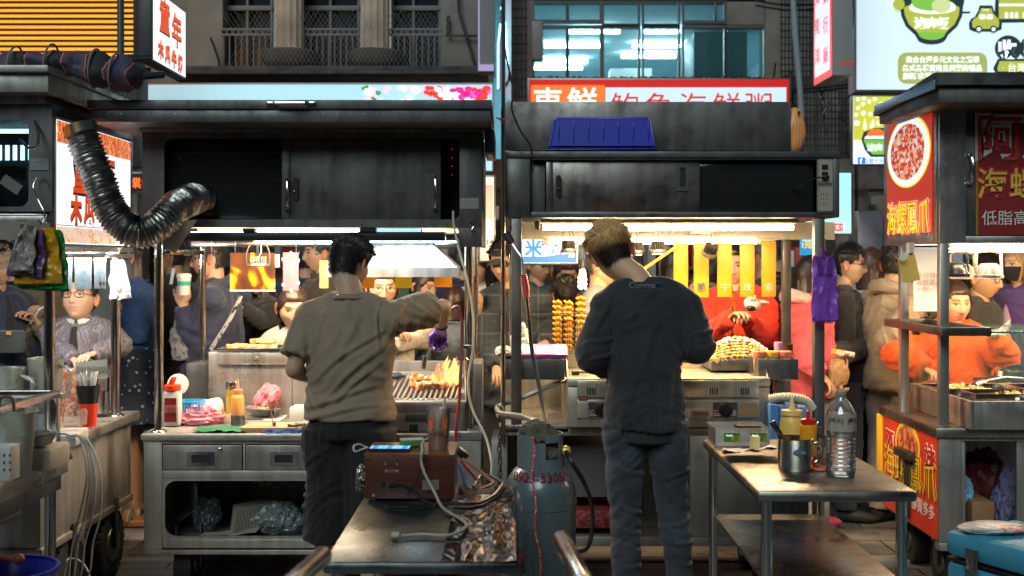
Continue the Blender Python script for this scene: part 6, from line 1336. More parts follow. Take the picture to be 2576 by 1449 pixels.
c=V((X(95,4.35),4.35,tz_+.085));b=B();b.lathe([(.012,0),(.05,.012),(.068,.05),(.07,.052),(.066,.05),(.048,.016),(.01,.004)],c,28);o=b.build('strainer',M('mesh_steel',(.4,.38,.34),.4,metal=.9,alpha=.75),None,'round wire mesh strainer resting on the cream tub','strainer');B().tube([c+V((cos(a)*.07,sin(a)*.07,.052))for a in[k*pi/16 for k in range(32)]],.004,6,closed=True).tube([c+V((.068,0,.052)),c+V((.11,.0,.05)),c+V((.125,0,.04))],.003,6).build('rim',STL,o)
B().bx(X(55,4.35),X(140,4.35),4.3,4.5,tz_,tz_+.085,.012).build('cream_tub',M('cream_plastic',(.5,.42,.34),.5,var=.15),None,'cream plastic tub under the strainer','tub')
b=B()
for k in range(5):b.lathe([(.05,k*.006),(.064-.002*k,k*.006+.005),(.064-.002*k,k*.006+.007)],V((X(140,4.55),4.56,tz_)),28)
b.build('lid_stack',STL,None,'short stack of steel lids near the guard rail corner','lids')
b=B();c=V((X(12,4.0),4.0,.365));b.lathe([(.11,0),(.17,.14),(.183,.145),(.183,.155),(.17,.155),(.18,.13),(.1,.012)],c,36);o=b.build('blue_basin',M('blue_basin',(.02,.03,.3),.3),None,'round blue plastic basin at the bottom left corner','basin')
B().tube([c+V((-.17,-.02,.2)),c+V((-.02,0,.19)),c+V((.04,0,.185))],.012,8).ell(c+V((.05,0,.185)),.02,10).build('wooden_pestle',M('red_brown_handle',(.25,.05,.03),.5),None,'red brown handle lying across the blue basin','handle tool')
B().bx(-2.05,-1.62,3.7,4.3,.32,.36,.004).bx(-2.0,-1.96,3.75,3.8,0,.32,.003).bx(-1.7,-1.66,4.2,4.25,0,.32,.003).bx(-2.0,-1.96,4.2,4.25,0,.32,.003).bx(-1.7,-1.66,3.75,3.8,0,.32,.003).build('low_stool',STD,None,'low stool carrying the blue basin','stool')
b=B();pts=[P(-150,165,4.98),P(-30,168,5.0),P(60,165,5.02),P(130,160,5.04),P(190,163,5.06),P(240,172,5.08),P(280,182,5.1),P(318,192,5.14),P(338,208,5.2)]
pts=spline(pts,8);n=len(pts)
b.tube(pts,[(.052+.004*sin(i*.5))*(1.2 if i>n*.5 else.95)*(1 if i<n-6 else(n-i)/7+.15)for i in range(n)],26);b.bm.normal_update()
for v in b.bm.verts:v.co+=v.normal*(noise.noise(V((v.co.x*9,v.co.y*20,v.co.z*20)))*.02+(1-2*abs(noise.noise(V((v.co.x*14+v.co.z*30,v.co.y*8,v.co.z*10)))))*.012)
aw=b.build('rolled_awning',ramp_mat('awning_canvas',[(0,(.05,.05,.09)),(.38,(.07,.065,.11)),(.42,(.25,.02,.025)),(.55,(.22,.02,.025)),(.58,(.3,.3,.32)),(.62,(.3,.3,.32)),(.65,(.02,.02,.025))],'wave',1.9,.75,dist=5,detail=2),None,'bundled purple, red and white striped awning lying on the left stall roof','awning')
b=B()
for k in(14,24,40,50):
 q=pts[min(k,n-2)];b.tube([q+V((.01*sin(a),cos(a)*.085,sin(a)*.085))for a in[j*pi/10 for j in range(20)]],.005,5,closed=True)
b.build('tie_strap',M('strap_grey',(.2,.18,.15),.8),aw)
B().tube([P(230,200,5.3),P(410,188,5.6)],.018,12).tube([P(250,170,5.35),P(332,160,5.5)],.014,10).tube([P(300,148,5.4),P(372,145,5.6)],.02,10).build('awning_pole',STD,None,'dark round poles sticking out of the rolled awning','pole')
g=thing('flame_poster','square poster of orange flames hanging from the hooks','poster',P(636,730,5.95))
fm=ramp_mat('flame_print',[(.3,(.035,.02,.015)),(.5,(.12,.04,.015)),(.54,(.9,.2,.01)),(.6,(1,.45,.02)),(.72,(1,.75,.15))],scale=5.5,emi=.5,dist=1.6,detail=1.5,rough=.2,st=(1,1,.75))
B().px(579,636,692,730,5.95,5.953,0).build('print',fm,g);B().px(578,729,693,733,5.948,5.955,0).px(692,640,703,672,5.949,5.951,0).build('white_edge',WHT,g)
g=thing('clip_on_lamp','round black work lamp with a wire frame hanging before the flame poster','lamp',P(650,672,5.8));c=P(650,668,5.8)
B().lathe([(.052,-.006),(.055,.0),(.05,.01),(.03,.012)],c,24).tube(spline([c+V((-.055,0,0)),c+V((-.06,0,.06)),c+V((-.035,0,.115)),c+V((.0,0,.125)),c+V((.035,0,.115)),c+V((.058,0,.06)),c+V((.055,0,0))]),.004,6).build('frame',M('spot_collar'),g)
b=B()
for k in range(20):a=2*pi*k/20;b.box(c+V((cos(a)*.03,sin(a)*.03,.028)),(.02,.002,.036),Euler((0,0,a)),0)
b.build('heat_sink',M('fin_grey',(.2,.2,.17),.5,metal=.6),g);B().tube(spline([c+V((.012,0,.12)),c+V((.016,-.02,.06)),c+V((-.02,-.03,.02)),c+V((-.035,-.02,.03)),c+V((-.02,0,.04))]),.003,6).build('cord',M('grey_rubber',(.25,.23,.2),.6),g)
g=thing('pink_card','blank pink laminated card with tape corners hanging from a hook','card',P(732,730,5.95));B().px(712,635,751,731,5.95,5.952,0).build('card',M('pink_laminate',(.4,.12,.135),.5),g)
b=B();
for x,y in((712,652),(751,655),(712,716),(751,712),(732,636),(732,730)):b.px(x-3,y-4,x+3,y+4,5.947,5.949,0)
b.build('tape',M('tape_teal',(.2,.6,.6),.4),g)
B().px(804,655,826,725,6.1,6.102,0).build('green_card',M('lime_card',(.35,.5,.12),.4),None,'pale lime card hanging just left of the cook in olive','card')
for i,(a,c_,m,lab)in enumerate(((862,942,'orange','orange hanging menu card directly right of the head of the olive shirted man'),(994,1036,'yellow','yellow hanging menu card between two women under the hood'),(1092,1137,'orange','orange hanging menu card at the right end of the hood'))):
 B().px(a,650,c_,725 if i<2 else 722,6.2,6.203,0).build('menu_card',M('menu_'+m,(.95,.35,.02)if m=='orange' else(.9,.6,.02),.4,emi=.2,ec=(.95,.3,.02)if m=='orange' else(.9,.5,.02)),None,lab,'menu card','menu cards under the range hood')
tyz=Z(871,6.0)
b=B();tray(b,545,735,868,876,6.0,6.27);b.rot(Matrix.Translation(V((0,0,Z(885,6.02)+.003-Z(876,6.0)))));b.build('serving_tray',STL,None,'flat steel tray of toast pieces on the display box','tray')
rr=random.Random(6);tm=ramp_mat('toast_crumb',[(.3,(.75,.42,.18)),(.5,(.6,.2,.06)),(.62,(.85,.6,.35)),(.75,(.35,.08,.03))],scale=45,rough=.7)
for i,(x,y,k)in enumerate(((588,868,0),(600,867,1),(640,862,2),(628,868,1),(668,861,3),(690,863,2),(655,868,1),(682,869,0))):
 z0=Z(885,6.02)+.011+(.026 if k>1 else 0);b=B();b.box(V((X(x,6.1),6.07+(i%3)*.05,z0+.012)),(.075 if k else.06,.06,.022),Euler((0,rr.uniform(-.12,.12),rr.uniform(-.5,.5))),.004);b.noise(.006,60,i)
 b.build('toast_piece',tm,None,'toasted bread piece, %s'%('leftmost on the steel tray','second from the left on the steel tray','stacked in the middle of the steel tray','lying low in the middle of the steel tray','topmost and nearest the centre right of the tray','stacked at the right of the steel tray','lying low right of centre on the steel tray','lowest at the right of the steel tray')[i],'toast','toast pieces on the steel tray')
def oc(px,py):return onz(px,py,zc)
def bottle(name,c,r,h,m,mcap,lab,cat='bottle',neck=.4,tip=0,sq=0,seg=24,group=None):
 g=thing(name,lab,cat,c,group);B().lathe([(r*.95,0),(r,.005),(r,h*.8),(r*.93,h*.86),(r*neck,h*.95),(r*neck,h)],c,seg).build('bottle_body',m,g)
 b=B().lathe([(r*neck*1.25,h*.96),(r*neck*1.25,h*1.06),(r*neck*.5,h*1.08)],c,seg)
 if tip:b.lathe([(r*.3,h*1.07),(r*.18,h*1.07+tip*.7),(r*.1,h*1.07+tip)],c,12)
 b.build('cap',mcap,g);return g
c=oc(434,1072);g=thing('seasoning_jar','square white jar with red label and red flip lid by the stall post','jar',c)
B().box(c+V((0,0,.09)),(.085,.07,.18),None,.016).build('jar_body',WHT,g);B().box(c+V((-.0,-.0362,.085)),(.06,.001,.12),None,0).build('red_label',M('dark_red_label',(.3,.02,.025),.4,var=.2),g)
text('胡椒鹽\n業務用',c+V((0,-.0375,.09)),.02,M('label_pink',(.6,.25,.22)),g);B().lathe([(.04,.18),(.04,.205),(.036,.208)],c,24).build('lid',M('lid_red',(.75,.05,.015),.35),g);B().box(c+V((0,0,.225)),(.02,.05,.045),Euler((0,.4,0)),.006).build('flip_tab',M('lid_red'),g)
c=V((X(448,5.85),5.85,zc));g=thing('round_lid','upright round white lid with a small drawing behind the seasoning jar','lid',c);B().lathe([(.055,0),(.055,.006),(.05,.008)],c+V((0,0,.19)),28,(0,-1,.15)).build('disc',WHT,g);B().bx(c.x-.03,c.x+.03,5.86,5.9,zc,zc+.16,.01).build('holder',M('dark_box',(.03,.03,.035)),g)
c=V((X(478,5.75),5.78,zc));g=thing('blue_basket','small blue plastic lattice basket beside the seasoning jar','basket',c)
b=B()
for k in range(9):
 x=c.x-.05+k*.0125;b.bx(x-.002,x+.002,c.y-.06,c.y-.057,zc,zc+.11,0)
for k in range(7):b.bx(c.x-.052,c.x+.052,c.y-.0575,c.y-.0555,zc+k*.017,zc+k*.017+.004,0)
b.bx(c.x-.056,c.x+.056,c.y-.064,c.y-.054,zc+.108,zc+.118,.002).bx(c.x-.056,c.x-.052,c.y-.053,c.y+.06,zc,zc+.118).bx(c.x+.052,c.x+.056,c.y-.053,c.y+.06,zc,zc+.118).bx(c.x-.056,c.x+.056,c.y+.06,c.y+.064,zc,zc+.118);b.build('lattice',M('basket_blue',(.03,.3,.6),.4),g)
c=V((X(516,5.85),5.82,zc));b=B();ax=V((.75,.6,.12)).normalized();b.lathe([(.018,-.075),(.05,-.075),(.052,-.07),(.052,.07),(.05,.075),(.018,.075),(.018,-.07)],c+V((0,.06,.055)),32,ax);b.build('paper_roll',M('paper_white',(.75,.75,.74),.9,bump=.3,bs=90),None,'white paper towel roll lying on the counter','paper roll')
c=V((X(545,5.85),5.83,zc));b=B().bx(c.x-.02,c.x+.075,c.y,c.y+.09,zc,zc+.006).bx(c.x-.02,c.x+.075,c.y,c.y+.004,zc+.007,zc+.04).bx(c.x+.071,c.x+.075,c.y+.005,c.y+.09,zc+.007,zc+.04);o=b.build('band_tray',M('ivory_plastic',(.6,.56,.45),.5),None,'ivory tray of rubber bands beside the paper roll','tray')
b=B();rr=random.Random(9)
for k in range(26):
 q=c+V((rr.uniform(0,.055),rr.uniform(.015,.075),rr.uniform(.015,.045)));t=Matrix.Rotation(rr.uniform(0,3),3,V((rr.random(),rr.random(),1)).normalized());b.tube([q+t@V((cos(a)*.016,sin(a)*.011,0))for a in[j*pi/6 for j in range(12)]],.0012,4,closed=True)
o2=b.build('rubber_bands',M('rubber_tan',(.5,.28,.08),.6),None,'loose heap of tan rubber bands in the ivory tray','rubber bands');o2['kind']='stuff'
c=oc(584,1058);g=thing('spice_tin','tall glass shaker of yellow spice with a steel lid','shaker',c);B().lathe([(.033,0),(.034,.004),(.034,.03),(.032,.032)],c,28).lathe([(.031,.165),(.033,.167),(.033,.178),(.031,.18),(.033,.182),(.033,.195),(.031,.202),(0,.203)],c,28).build('steel_band',STL,g);B().lathe([(.0315,.033),(.0315,.164)],c,28).build('glass',M('spice_yellow',(.42,.3,.02),.15,var=.3,coat=.6),g)
bottle('sauce_bottle',V((X(598,5.75),5.75,zc)),.033,.165,M('mustard_sauce',(.6,.28,.08),.35),M('coral_cap',(.75,.2,.12),.4),'squeeze bottle of brown sauce with a coral cap behind the spice shaker',tip=.05,neck=.6)
B().lathe([(.034,.0),(.034,.05)],V((X(598,5.72),5.72,zc)),20).build('steel_cup',STD,None,'small dark steel cup at the foot of the sauce bottle','cup')
def bag(name,c,r,m,lab,s,ra=0,fr=14,amp=.03,hf=1):
 b=B();bmesh.ops.create_icosphere(b.bm,subdivisions=5,radius=1);sd=V((s*3.3,s,0));mr=max(r)
 for v in b.bm.verts:
  p=v.co.normalized();q=p*1.1+sd;n=noise.noise(q)*.45+(.35-abs(noise.noise(q*2.2)))*.5+(.2-abs(noise.noise(q*4.5+sd)))*.32*hf+(.15-abs(noise.noise(q*9)))*.15*hf
  k=1+n*amp*32*.85;co=V((p.x*r[0],p.y*r[1],p.z*r[2]))*k
  if ra:co=Matrix.Rotation(ra,3,'Y')@co
  v.co=co;v.co.z=max(v.co.z,-r[2]*.72)+r[2]*.72
 for v in b.bm.verts:v.co+=V(c)
 return b.build(name,m,None,lab,'plastic bag',ang=32)
PK=PE('pink_film',(.85,.28,.35),.72);bag('pink_bag',oc(500,1066),(.12,.07,.045),PK,'pink plastic bag lying on the counter beside the green cloth',1,hf=.3,amp=.045);
b=bag('pink_bag',V((X(672,5.95),5.96,zc+.03)),(.055,.04,.085),PK,'pink plastic bag standing behind the steel bowl',5,.5,hf=.25,amp=.045)
b=cloth_blob(lambda u,v:V((X(492+135*u,5.5),5.45+.17*v-.03*u*v,zc+.006)),26,14,.016,13)
for v in b.bm.verts:v.co.z=max(v.co.z,zc+.003)
b.build('green_cloth',M('green_rag',(.015,.14,.06),.9,bump=.6,bs=120,var=.3,vs=14),None,'rumpled green cleaning cloth at the counter edge','cloth')
c=V((X(690,5.55),5.53,zc));b=B().box(c+V((0,.03,.013)),(.29,.19,.026),None,.005);o=b.build('cutting_board',M('worn_wood',(.42,.27,.14),.6,var=.35,vs=9,st=(1,6,6),bump=.2,bs=60),None,'worn wooden cutting board in front of the steel bowl','cutting board')
B().tube([c+V(q)for q in((-.12,-.045,.0262),(.12,-.045,.0262),(.12,.105,.0262),(-.12,.105,.0262))],.0012,4,closed=True).build('juice_groove',M('groove_brown',(.1,.05,.03)),o)
c=V((X(660,5.8),5.86,zc));g=thing('kitchen_scale','white digital kitchen scale under the steel bowl','scale',c);B().box(c+V((0,-.03,.012)),(.21,.2,.022),None,.01).build('scale_body',WHT,g);B().box(c+V((-.035,-.11,.0235)),(.1,.03,.001),None,0).build('display',DARK,g)
c=c+V((-.01,.0,.03));b=B().lathe([(.04,0),(.05,.002),(.085,.03),(.104,.042),(.106,.044),(.102,.044),(.082,.034),(.048,.006),(0,.005)],c,40);b.build('steel_bowl',STL,None,'shallow steel bowl holding orange meat on the scale','bowl')
b=B();rr=random.Random(3)
for k in range(16):b.ell(c+V((rr.uniform(-.035,.035),rr.uniform(-.03,.03),.022+rr.random()*.014)),(.016,.012,.009),8,Euler((0,0,k)))
b.noise(.006,70);b.build('marinated_meat',M('meat_orange',(.65,.22,.1),.35,var=.3,vs=40),None,'small heap of marinated meat in the steel bowl','meat')['kind']='stuff'
c=V((X(690,5.5),5.5,zc+.027));b=B()
for s_ in(-1,1):b.tube([c+V((s_*.005,0,0)),c+V((s_*.008-.012,.03,.06)),c+V((s_*.018-.02,.05,.1)),c+V((s_*.02-.022,.055,.12))],[(.007,.002)]*4,6)
b.lathe([(.01,0),(.01,.018)],c+V((0,0,-.0)),12);b.build('tongs',STL,None,'steel tongs standing on the cutting board','tongs')
c=V((X(738,5.48),5.47,zc+.028));b=B()
for s_ in(0,1):b.tube([c+V((cos(a)*.022+s_*.03,sin(a)*.013+s_*.03,.008))for a in[k*pi/8 for k in range(16)]],.006,6,closed=True)
o=b.build('scissors',BLK,None,'kitchen scissors with black handles on the cutting board','scissors');B().box(c+V((.07,.03,.008)),(.09,.014,.003),Euler((0,0,.2)),.001).build('blade',STL,o)
b=cloth_blob(lambda u,v:V((X(668+90*u,5.44),5.434+.01*v,zc+.002+.016*v)),20,6,.006,60);b.build('blue_cloth',M('blue_rag',(.01,.06,.25),.9),None,'narrow blue rag pressed under the front of the cutting board','cloth')
c=V((X(755,5.75),5.78,zc));b=B().box(c+V((0.02,0,.045)),(.14,.13,.09),None,.012);b.build('foam_box',M('foam',(.5,.49,.44),.8),None,'open white takeaway box left of the man in olive','box').select_set(False);B().box(c+V((0.02,-.08,.004)),(.15,.13,.006),Euler((-.05,0,0)),.003).build('lid',M('foam'),bpy.data.objects['foam_box'])
c=oc(551,1040);B().box(c+V((.0,.0,.045)),(.038,.006,.05),Euler((-.3,0,0)),.003).build('small_card',ramp_mat('holo',[(0,(.1,.15,.5)),(.5,(.5,.1,.3)),(1,(.1,.4,.5))],scale=12,rough=.3),None,'small iridescent card leaning on the paper roll','card')
fz=Z(1379,YA)+.02
b=B()
for k in range(30):
 x=X(585+k*3.1,5.6);b.box(V((x,5.62+k*.004,fz+.085-abs(k-18)*.0005)),(.0035,.13,.13),Euler((0,.12-k*.006,.35)),0)
b.build('paper_tray_stack',M('paper_box_card',(.28,.25,.2),.7),None,'fanned row of folded paper trays on the lower shelf','paper trays')
cloth_blob(lambda u,v:V((X(498+150*u,5.55),5.52+.1*v,fz+.008+.03*u)),12,8,.006,20).build('paper_flap',M('paper_box_card'),None,'loose card flap in front of the paper trays','card')
bag('clear_bag',V((X(700,5.7),5.68,fz+.005)),(.13,.1,.085),clear('clear_bag_film',(.8,.88,.88),.02,.25,.4,.2,(.28,.34,.34)),'clear plastic bag of cups on the lower shelf, largest one',4,amp=.02)
bag('clear_bag',V((X(520,5.75),5.75,fz+.005)),(.06,.06,.09),clear('clear_bag_film2',(.85,.92,.95),.02,.2,.15,.2,(.2,.3,.35)),'crumpled clear bag at the left of the lower shelf',8,amp=.03)
bag('blue_pack',V((X(680,5.85),5.9,fz+.2)),(.14,.07,.05),ramp_mat('blue_yellow_pack',[(0,(.02,.04,.35)),(.45,(.03,.06,.4)),(.5,(.5,.5,.05)),(.6,(.1,.35,.15)),(.66,(.03,.06,.4))],scale=12,rough=.3),'blue and yellow printed packs at the top of the lower shelf',3,amp=.015)
gg=P(1075,955,5.72);rr=random.Random(2);mt=ramp_mat('grilled_meat',[(.2,(.3,.06,.02)),(.4,(.65,.25,.09)),(.55,(.8,.5,.28)),(.7,(.25,.07,.03))],scale=22,rough=.35)
for i in range(9):
 b=B();c=V((X(1040+(i%5)*19,5.7),5.66+(i//5)*.1+rr.uniform(0,.05),0));c.z=gz+.022+(c.y-5.53)*.1875;b.ell(c,(.03,.022,.018),14,Euler((0,rr.random(),rr.random()*3)));b.noise(.018,45,i)
 b.build('meat_skewer',mt,None,'grilling chunk of meat, %s'%('leftmost in the front row','second in the front row','middle of the front row','fourth in the front row','rightmost in the front row, by the flame','leftmost in the back row','second in the back row','third in the back row','rightmost in the back row, inside the flame')[i],'meat','meat chunks on the grill')
b=B();b.ell(V((X(992,5.75),5.85,gz+.08)),(.05,.03,.016),16);b.noise(.014,35);b.build('dark_fillet',M('dark_blue_cloth',(.02,.03,.07),.6),None,'dark bluish fillet at the left of the grate','food')
fl=bpy.data.materials.new('flame');fl.use_nodes=True;N,L=nt(fl);pb_=N['Principled BSDF'];N.remove(pb_)
e_=N.new('ShaderNodeEmission');tr=N.new('ShaderNodeBsdfTransparent');mx=N.new('ShaderNodeMixShader');tc=N.new('ShaderNodeTexCoord');nz=N.new('ShaderNodeTexNoise');nz.inputs['Scale'].default_value=24;nz.inputs['Distortion'].default_value=1.2
mp=N.new('ShaderNodeMapping');mp.inputs['Scale'].default_value=(1,1,.45);L.new(tc.outputs['Object'],mp.inputs[0]);L.new(mp.outputs[0],nz.inputs[0])
r1=N.new('ShaderNodeValToRGB');r1.color_ramp.elements[0].position=.42;r1.color_ramp.elements[0].color=(.9,.14,.01,1);r1.color_ramp.elements[1].position=.62;r1.color_ramp.elements[1].color=(1,.6,.15,1)
r2=N.new('ShaderNodeMapRange');r2.inputs['From Min'].default_value=.42;r2.inputs['From Max'].default_value=.66;r2.inputs['To Min'].default_value=.0;r2.inputs['To Max'].default_value=.8
L.new(nz.outputs[0],r1.inputs[0]);L.new(nz.outputs[0],r2.inputs[0]);L.new(r1.outputs[0],e_.inputs[0]);e_.inputs[1].default_value=3.2
L.new(r2.outputs[0],mx.inputs[0]);L.new(tr.outputs[0],mx.inputs[1]);L.new(e_.outputs[0],mx.inputs[2]);L.new(mx.outputs[0],N['Material Output'].inputs[0])
b=B();rr=random.Random(12)
for k in range(9):
 c=V((X(1085+k*6.5,5.72),5.7+rr.uniform(0,.14),gz+.045));h=rr.uniform(.09,.19)*(1-abs(k-4)*.07);r_=rr.uniform(.016,.028)
 b.lathe([(r_*.6,0),(r_,h*.2),(r_*.85,h*.45),(r_*.45,h*.72),(.002,h)],c,14)
b.bm.normal_update()
for v in b.bm.verts:v.co+=V((noise.noise(v.co*22)*.03+(v.co.z-gz)*.25,noise.noise(v.co*25)*.02,noise.noise(v.co*30)*.012))
b.build('flame',fl,None,'orange flames licking over the meat on the grill','flame',ang=None)['kind']='stuff'
hnd=A1c[-1][2];hw_=M1@hnd;g=thing('blow_torch','red handled blow torch held in the purple glove over the grill','torch',hw_)
q0=P(1120,805,5.5);q1=P(1092,862,5.56);B().tube([q0+(q0-q1)*.1,q0.lerp(q1,.3),q0.lerp(q1,.7),q1],[.013,.015,.013,.01],12).build('handle',M('torch_red',(.3,.02,.02),.35),g)
B().tube(spline([q1,P(1080,880,5.58),P(1068,900,5.6)]),.005,8).build('lance',STL,g);B().tube([P(1069,896,5.6),P(1066,926,5.62)],.012,14).build('nozzle',STD,g)
cable('torch_hose',[q0,P(1135,780,5.5),P(1152,772,5.5),P(1161,800,5.5),P(1162,860,5.48),P(1158,950,5.42),P(1154,1020,5.4),P(1146,1100,5.38),P(1146,1200,5.38)],.008,M('hose_red',(.22,.025,.02),.4),'dark red rubber hose rising from the torch and down by the post','hose')
cable('post_cable',[P(1140,530,5.4),P(1142,570,5.4),P(1158,640,5.38),P(1175,700,5.36),P(1190,790,5.36),P(1190,870,5.36),P(1178,960,5.36),P(1188,1030,5.36),P(1222,1100,5.34),P(1236,1160,5.3),P(1236,1195,5.3)],.0055,M('grey_white_cable'),'long pale cable wound down the right post of the grill stall')
CT0,CT1,CY0,CY1,cz=-.535,.02,3.2,4.28,.75
g=thing('foreground_table','scratched steel table with plastic film in the centre foreground carrying the wooden speaker','table',(-.26,3.7,0))
tm_=steel('table_steel',(.19,.21,.215),.34,dirt=.22)
B().bx(CT0,CT1,CY0,CY1,cz-.035,cz,.012).build('tabletop',tm_,g)
for x in(CT0+.04,CT1-.04):
 for y in(CY0+.05,CY1-.05):B().tube([V((x,y,0)),V((x,y,cz-.036))],.019,12).build('leg',PO,g)
b=B();b.grid(lambda u,v:V((-.2+(CT1+.018+.2)*u,CY0-.0+(CY1-CY0-.01)*v,cz+.0025-(.0 if u<.9 else(u-.9)*.5))),44,80)
for v in b.bm.verts:v.co.z+=max(0,.5-abs(noise.noise(V((v.co.x*14,v.co.y*3.5,0))))*2)*.006+noise.noise(V((v.co.x*14,v.co.y*9,3)))*.002+.001
b.build('plastic_film',clear('film_clear',(.9,.9,.88),.16,.05),g,ang=60)
sx0,sx1,sy0,sy1,sz0,sz1=X(917,4.0),X(1142,4.0),4.0,4.27,cz+.012,Z(1143,4.0)
WD=M('mahogany',(.08,.022,.013),.35,var=.25,vs=5,st=(1,1,8),coat=.2);WT=M('mahogany_top',(.2,.06,.022),.3,var=.2,vs=4,st=(6,1,1),coat=.3)
g=thing('wooden_speaker','dark mahogany speaker cabinet seen from the back on the centre table','speaker',((sx0+sx1)/2,sy0,cz))
B().bx(sx0,sx1,sy0,sy1,sz0,sz1-.008,.003).build('cabinet',WD,g);B().bx(sx0-.002,sx1+.002,sy0-.002,sy1,sz1-.0075,sz1,.003).build('top_panel',WT,g)
fb=B()
for x in(sx0+.03,sx1-.03):fb.lathe([(.012,0),(.014,.011)],(x,sy0+.03,cz+.001),14)
fb.build('foot',STD,g)
b=B()
for x,y in((926,1156),(1132,1156),(1085,1156),(1000,1158),(926,1250),(1133,1250),(1095,1165)):b.lathe([(.003,0),(.003,.001)],P(x,y,sy0-.001),8,(0,-1,0))
b.build('screw',BLK,g)
LI=M('faded_white_print',(.25,.18,.15),.5)
for y0,y1 in((1159,1170),(1181,1188)):B().px(966 if y0<1165 else 968,y0,1003,y1,sy0-.0015,sy0-.0005,0).build('warning_label',M('label_dark',(.07,.03,.02),.5)if y0<1165 else LI,g)
text('RISK OF SHOCK',P(984,1163,sy0-.003),.006,LI,g);text('CAUTION',P(984,1184,sy0-.003),.006,BLK,g)
for x in(970,999):B().prism([(X(x-4,4),Z(1169,4)),(X(x+4,4),Z(1169,4)),(X(x,4),Z(1162,4))],sy0-.003,sy0-.0018,XZ).build('warning_triangle',LI,g)
B().px(957,1211,967,1226,sy0-.006,sy0-.001,.001).build('switch',BLK,g);B().px(1062,1207,1104,1232,sy0-.002,sy0-.0006,0).build('socket_plate',M('plate_grey',(.2,.17,.14),.4),g)
B().lathe([(.005,0),(.005,.01)],P(1067,1170,sy0-.001),12,(0,-1,0)).build('red_jack',M('jack_red',(.7,.02,.05),.4),g);B().lathe([(.005,0),(.005,.01)],P(1067,1179,sy0-.001),12,(0,-1,0)).build('white_jack',WHT,g);B().lathe([(.006,0),(.006,.002)],P(940,1246,sy0-.001),14,(0,-1,0)).build('seal',LI,g)
c=V((X(981,4.08),4.09,sz1));g=thing('smartphone','smartphone with a bright blue screen charging on the wooden speaker','phone',c);B().box(c+V((0,0,.006)),(.152,.075,.009),Euler((0,0,-.03)),.004).build('phone_body',BLK,g)
B().box(c+V((0,0,.0112)),(.14,.066,.0006),Euler((0,0,-.03)),0).build('screen',ramp_mat('screen_glow',[(0,(.05,.25,.6)),(.45,(.1,.4,.8)),(.5,(.5,.8,.95)),(.7,(.12,.5,.8))],'wave',6,.2,emi=1.1,dist=1),g)
c=V((X(1036,4.17),4.17,sz1+.001));g=thing('card_box','small green and white card box behind the phone','box',c);R=Euler((0,0,radians(12)));B().box(c+V((0,0,.013)),(.085,.055,.025),R,.001).build('box',M('green_pack',(.08,.22,.06),.35),g);B().box(c+V((.0,0,.0265)),(.084,.054,.001),R,0).build('white_side',M('box_white',(.5,.5,.42),.4),g)
c=V((X(1103,4.12),4.12,sz1));g=thing('iced_tea_cup','clear plastic cup with orange print and a little red drink on the speaker','cup',c)
B().lathe([(.034,0),(.036,.003),(.044,.14),(.0465,.144),(.0465,.15),(.043,.15),(.041,.14),(.033,.006)],c,32).build('cup',clear('cup_clear',(.97,.95,.92),.06,.05,.3,0,(.85,.6,.48)),g);B().lathe([(.0325,.004),(.0355,.028),(0,.028)],c,28).build('red_drink',M('red_drink',(.4,.03,.015),.2),g)
B().lathe([(.0357,.03),(.039,.062),(.039,.0625)],c,28).build('orange_foam',M('orange_foam',(.8,.3,.1),.5,alpha=.85,var=.5,vs=60),g)
pr=M('cup_print',(.75,.16,.04),.4)
for a0 in(-125,-55):B().grid(lambda u,v:c+V((cos(radians(a0+26*(u-.5)))*.0445,sin(radians(a0+26*(u-.5)))*.0445,.07+.045*v+.01*sin(u*9)))*1.0,8,6).build('orange_print',pr,g)
text('必用完畢',c+V((0,-.0445,.062)),.016,M('brown_ink',(.15,.04,.02)),g)
B().tube([c+V((0,0,.03)),c+V((.025,-.005,.19))],.0055,10).build('straw',M('pink_straw',(.8,.5,.45),.4,alpha=.8),g)
cable('charging_cable',[P(926,1128,4.08),P(905,1118,4.05),P(890,1122,4.02),P(893,1136,4.0),P(912,1130,4.04),P(925,1126,4.08)],.0035,M('grey_white_cable'),'short pale charging cable curling off the left end of the phone')
cable('audio_cable',[P(1040,1124,4.07),P(1058,1122,4.05),P(1064,1135,3.99),P(1058,1180,3.975),P(1045,1215,3.97),P(1026,1245,3.97)],.0028,BLK,'thin black audio cable hanging down the back of the speaker')
cable('white_power_cable',[P(1100,1098,4.2),P(1066,1110,4.1),P(1062,1135,3.97),P(1060,1160,3.96),P(1068,1190,3.95),P(1094,1240,3.93),V((X(1115,3.85),3.85,cz+.012)),V((X(1165,3.65),3.66,cz+.012)),V((X(1168,3.5),3.56,cz+.013)),V((X(1130,3.48),3.47,cz+.012)),V((X(1060,3.48),3.48,cz+.012)),V((X(1010,3.46),3.46,cz+.012))],.005,M('tan_cable',(.42,.37,.28),.5),'long beige power cable trailing across the centre table')
B().tube([V((X(985,3.46),3.46,cz+.014)),V((X(1004,3.46),3.46,cz+.014))],.011,12).build('cable_plug',M('tan_cable'),None,'beige plug end lying on the centre table','plug')
cable('black_power_cord',[P(980,1224,3.99),P(1010,1222,3.95),P(1040,1235,3.95),V((X(1075,3.9),3.93,cz+.012)),V((X(1120,3.9),3.92,cz+.012)),V((X(1190,3.9),3.92,cz+.012)),V((X(1235,4.0),4.02,cz+.014)),P(1262,1220,4.2),P(1255,1208,4.3),P(1215,1194,4.4),P(1195,1218,4.3),V((X(1190,4.2),4.22,cz+.01))],.0062,BLK,'thick black power cord looping round the right of the speaker')
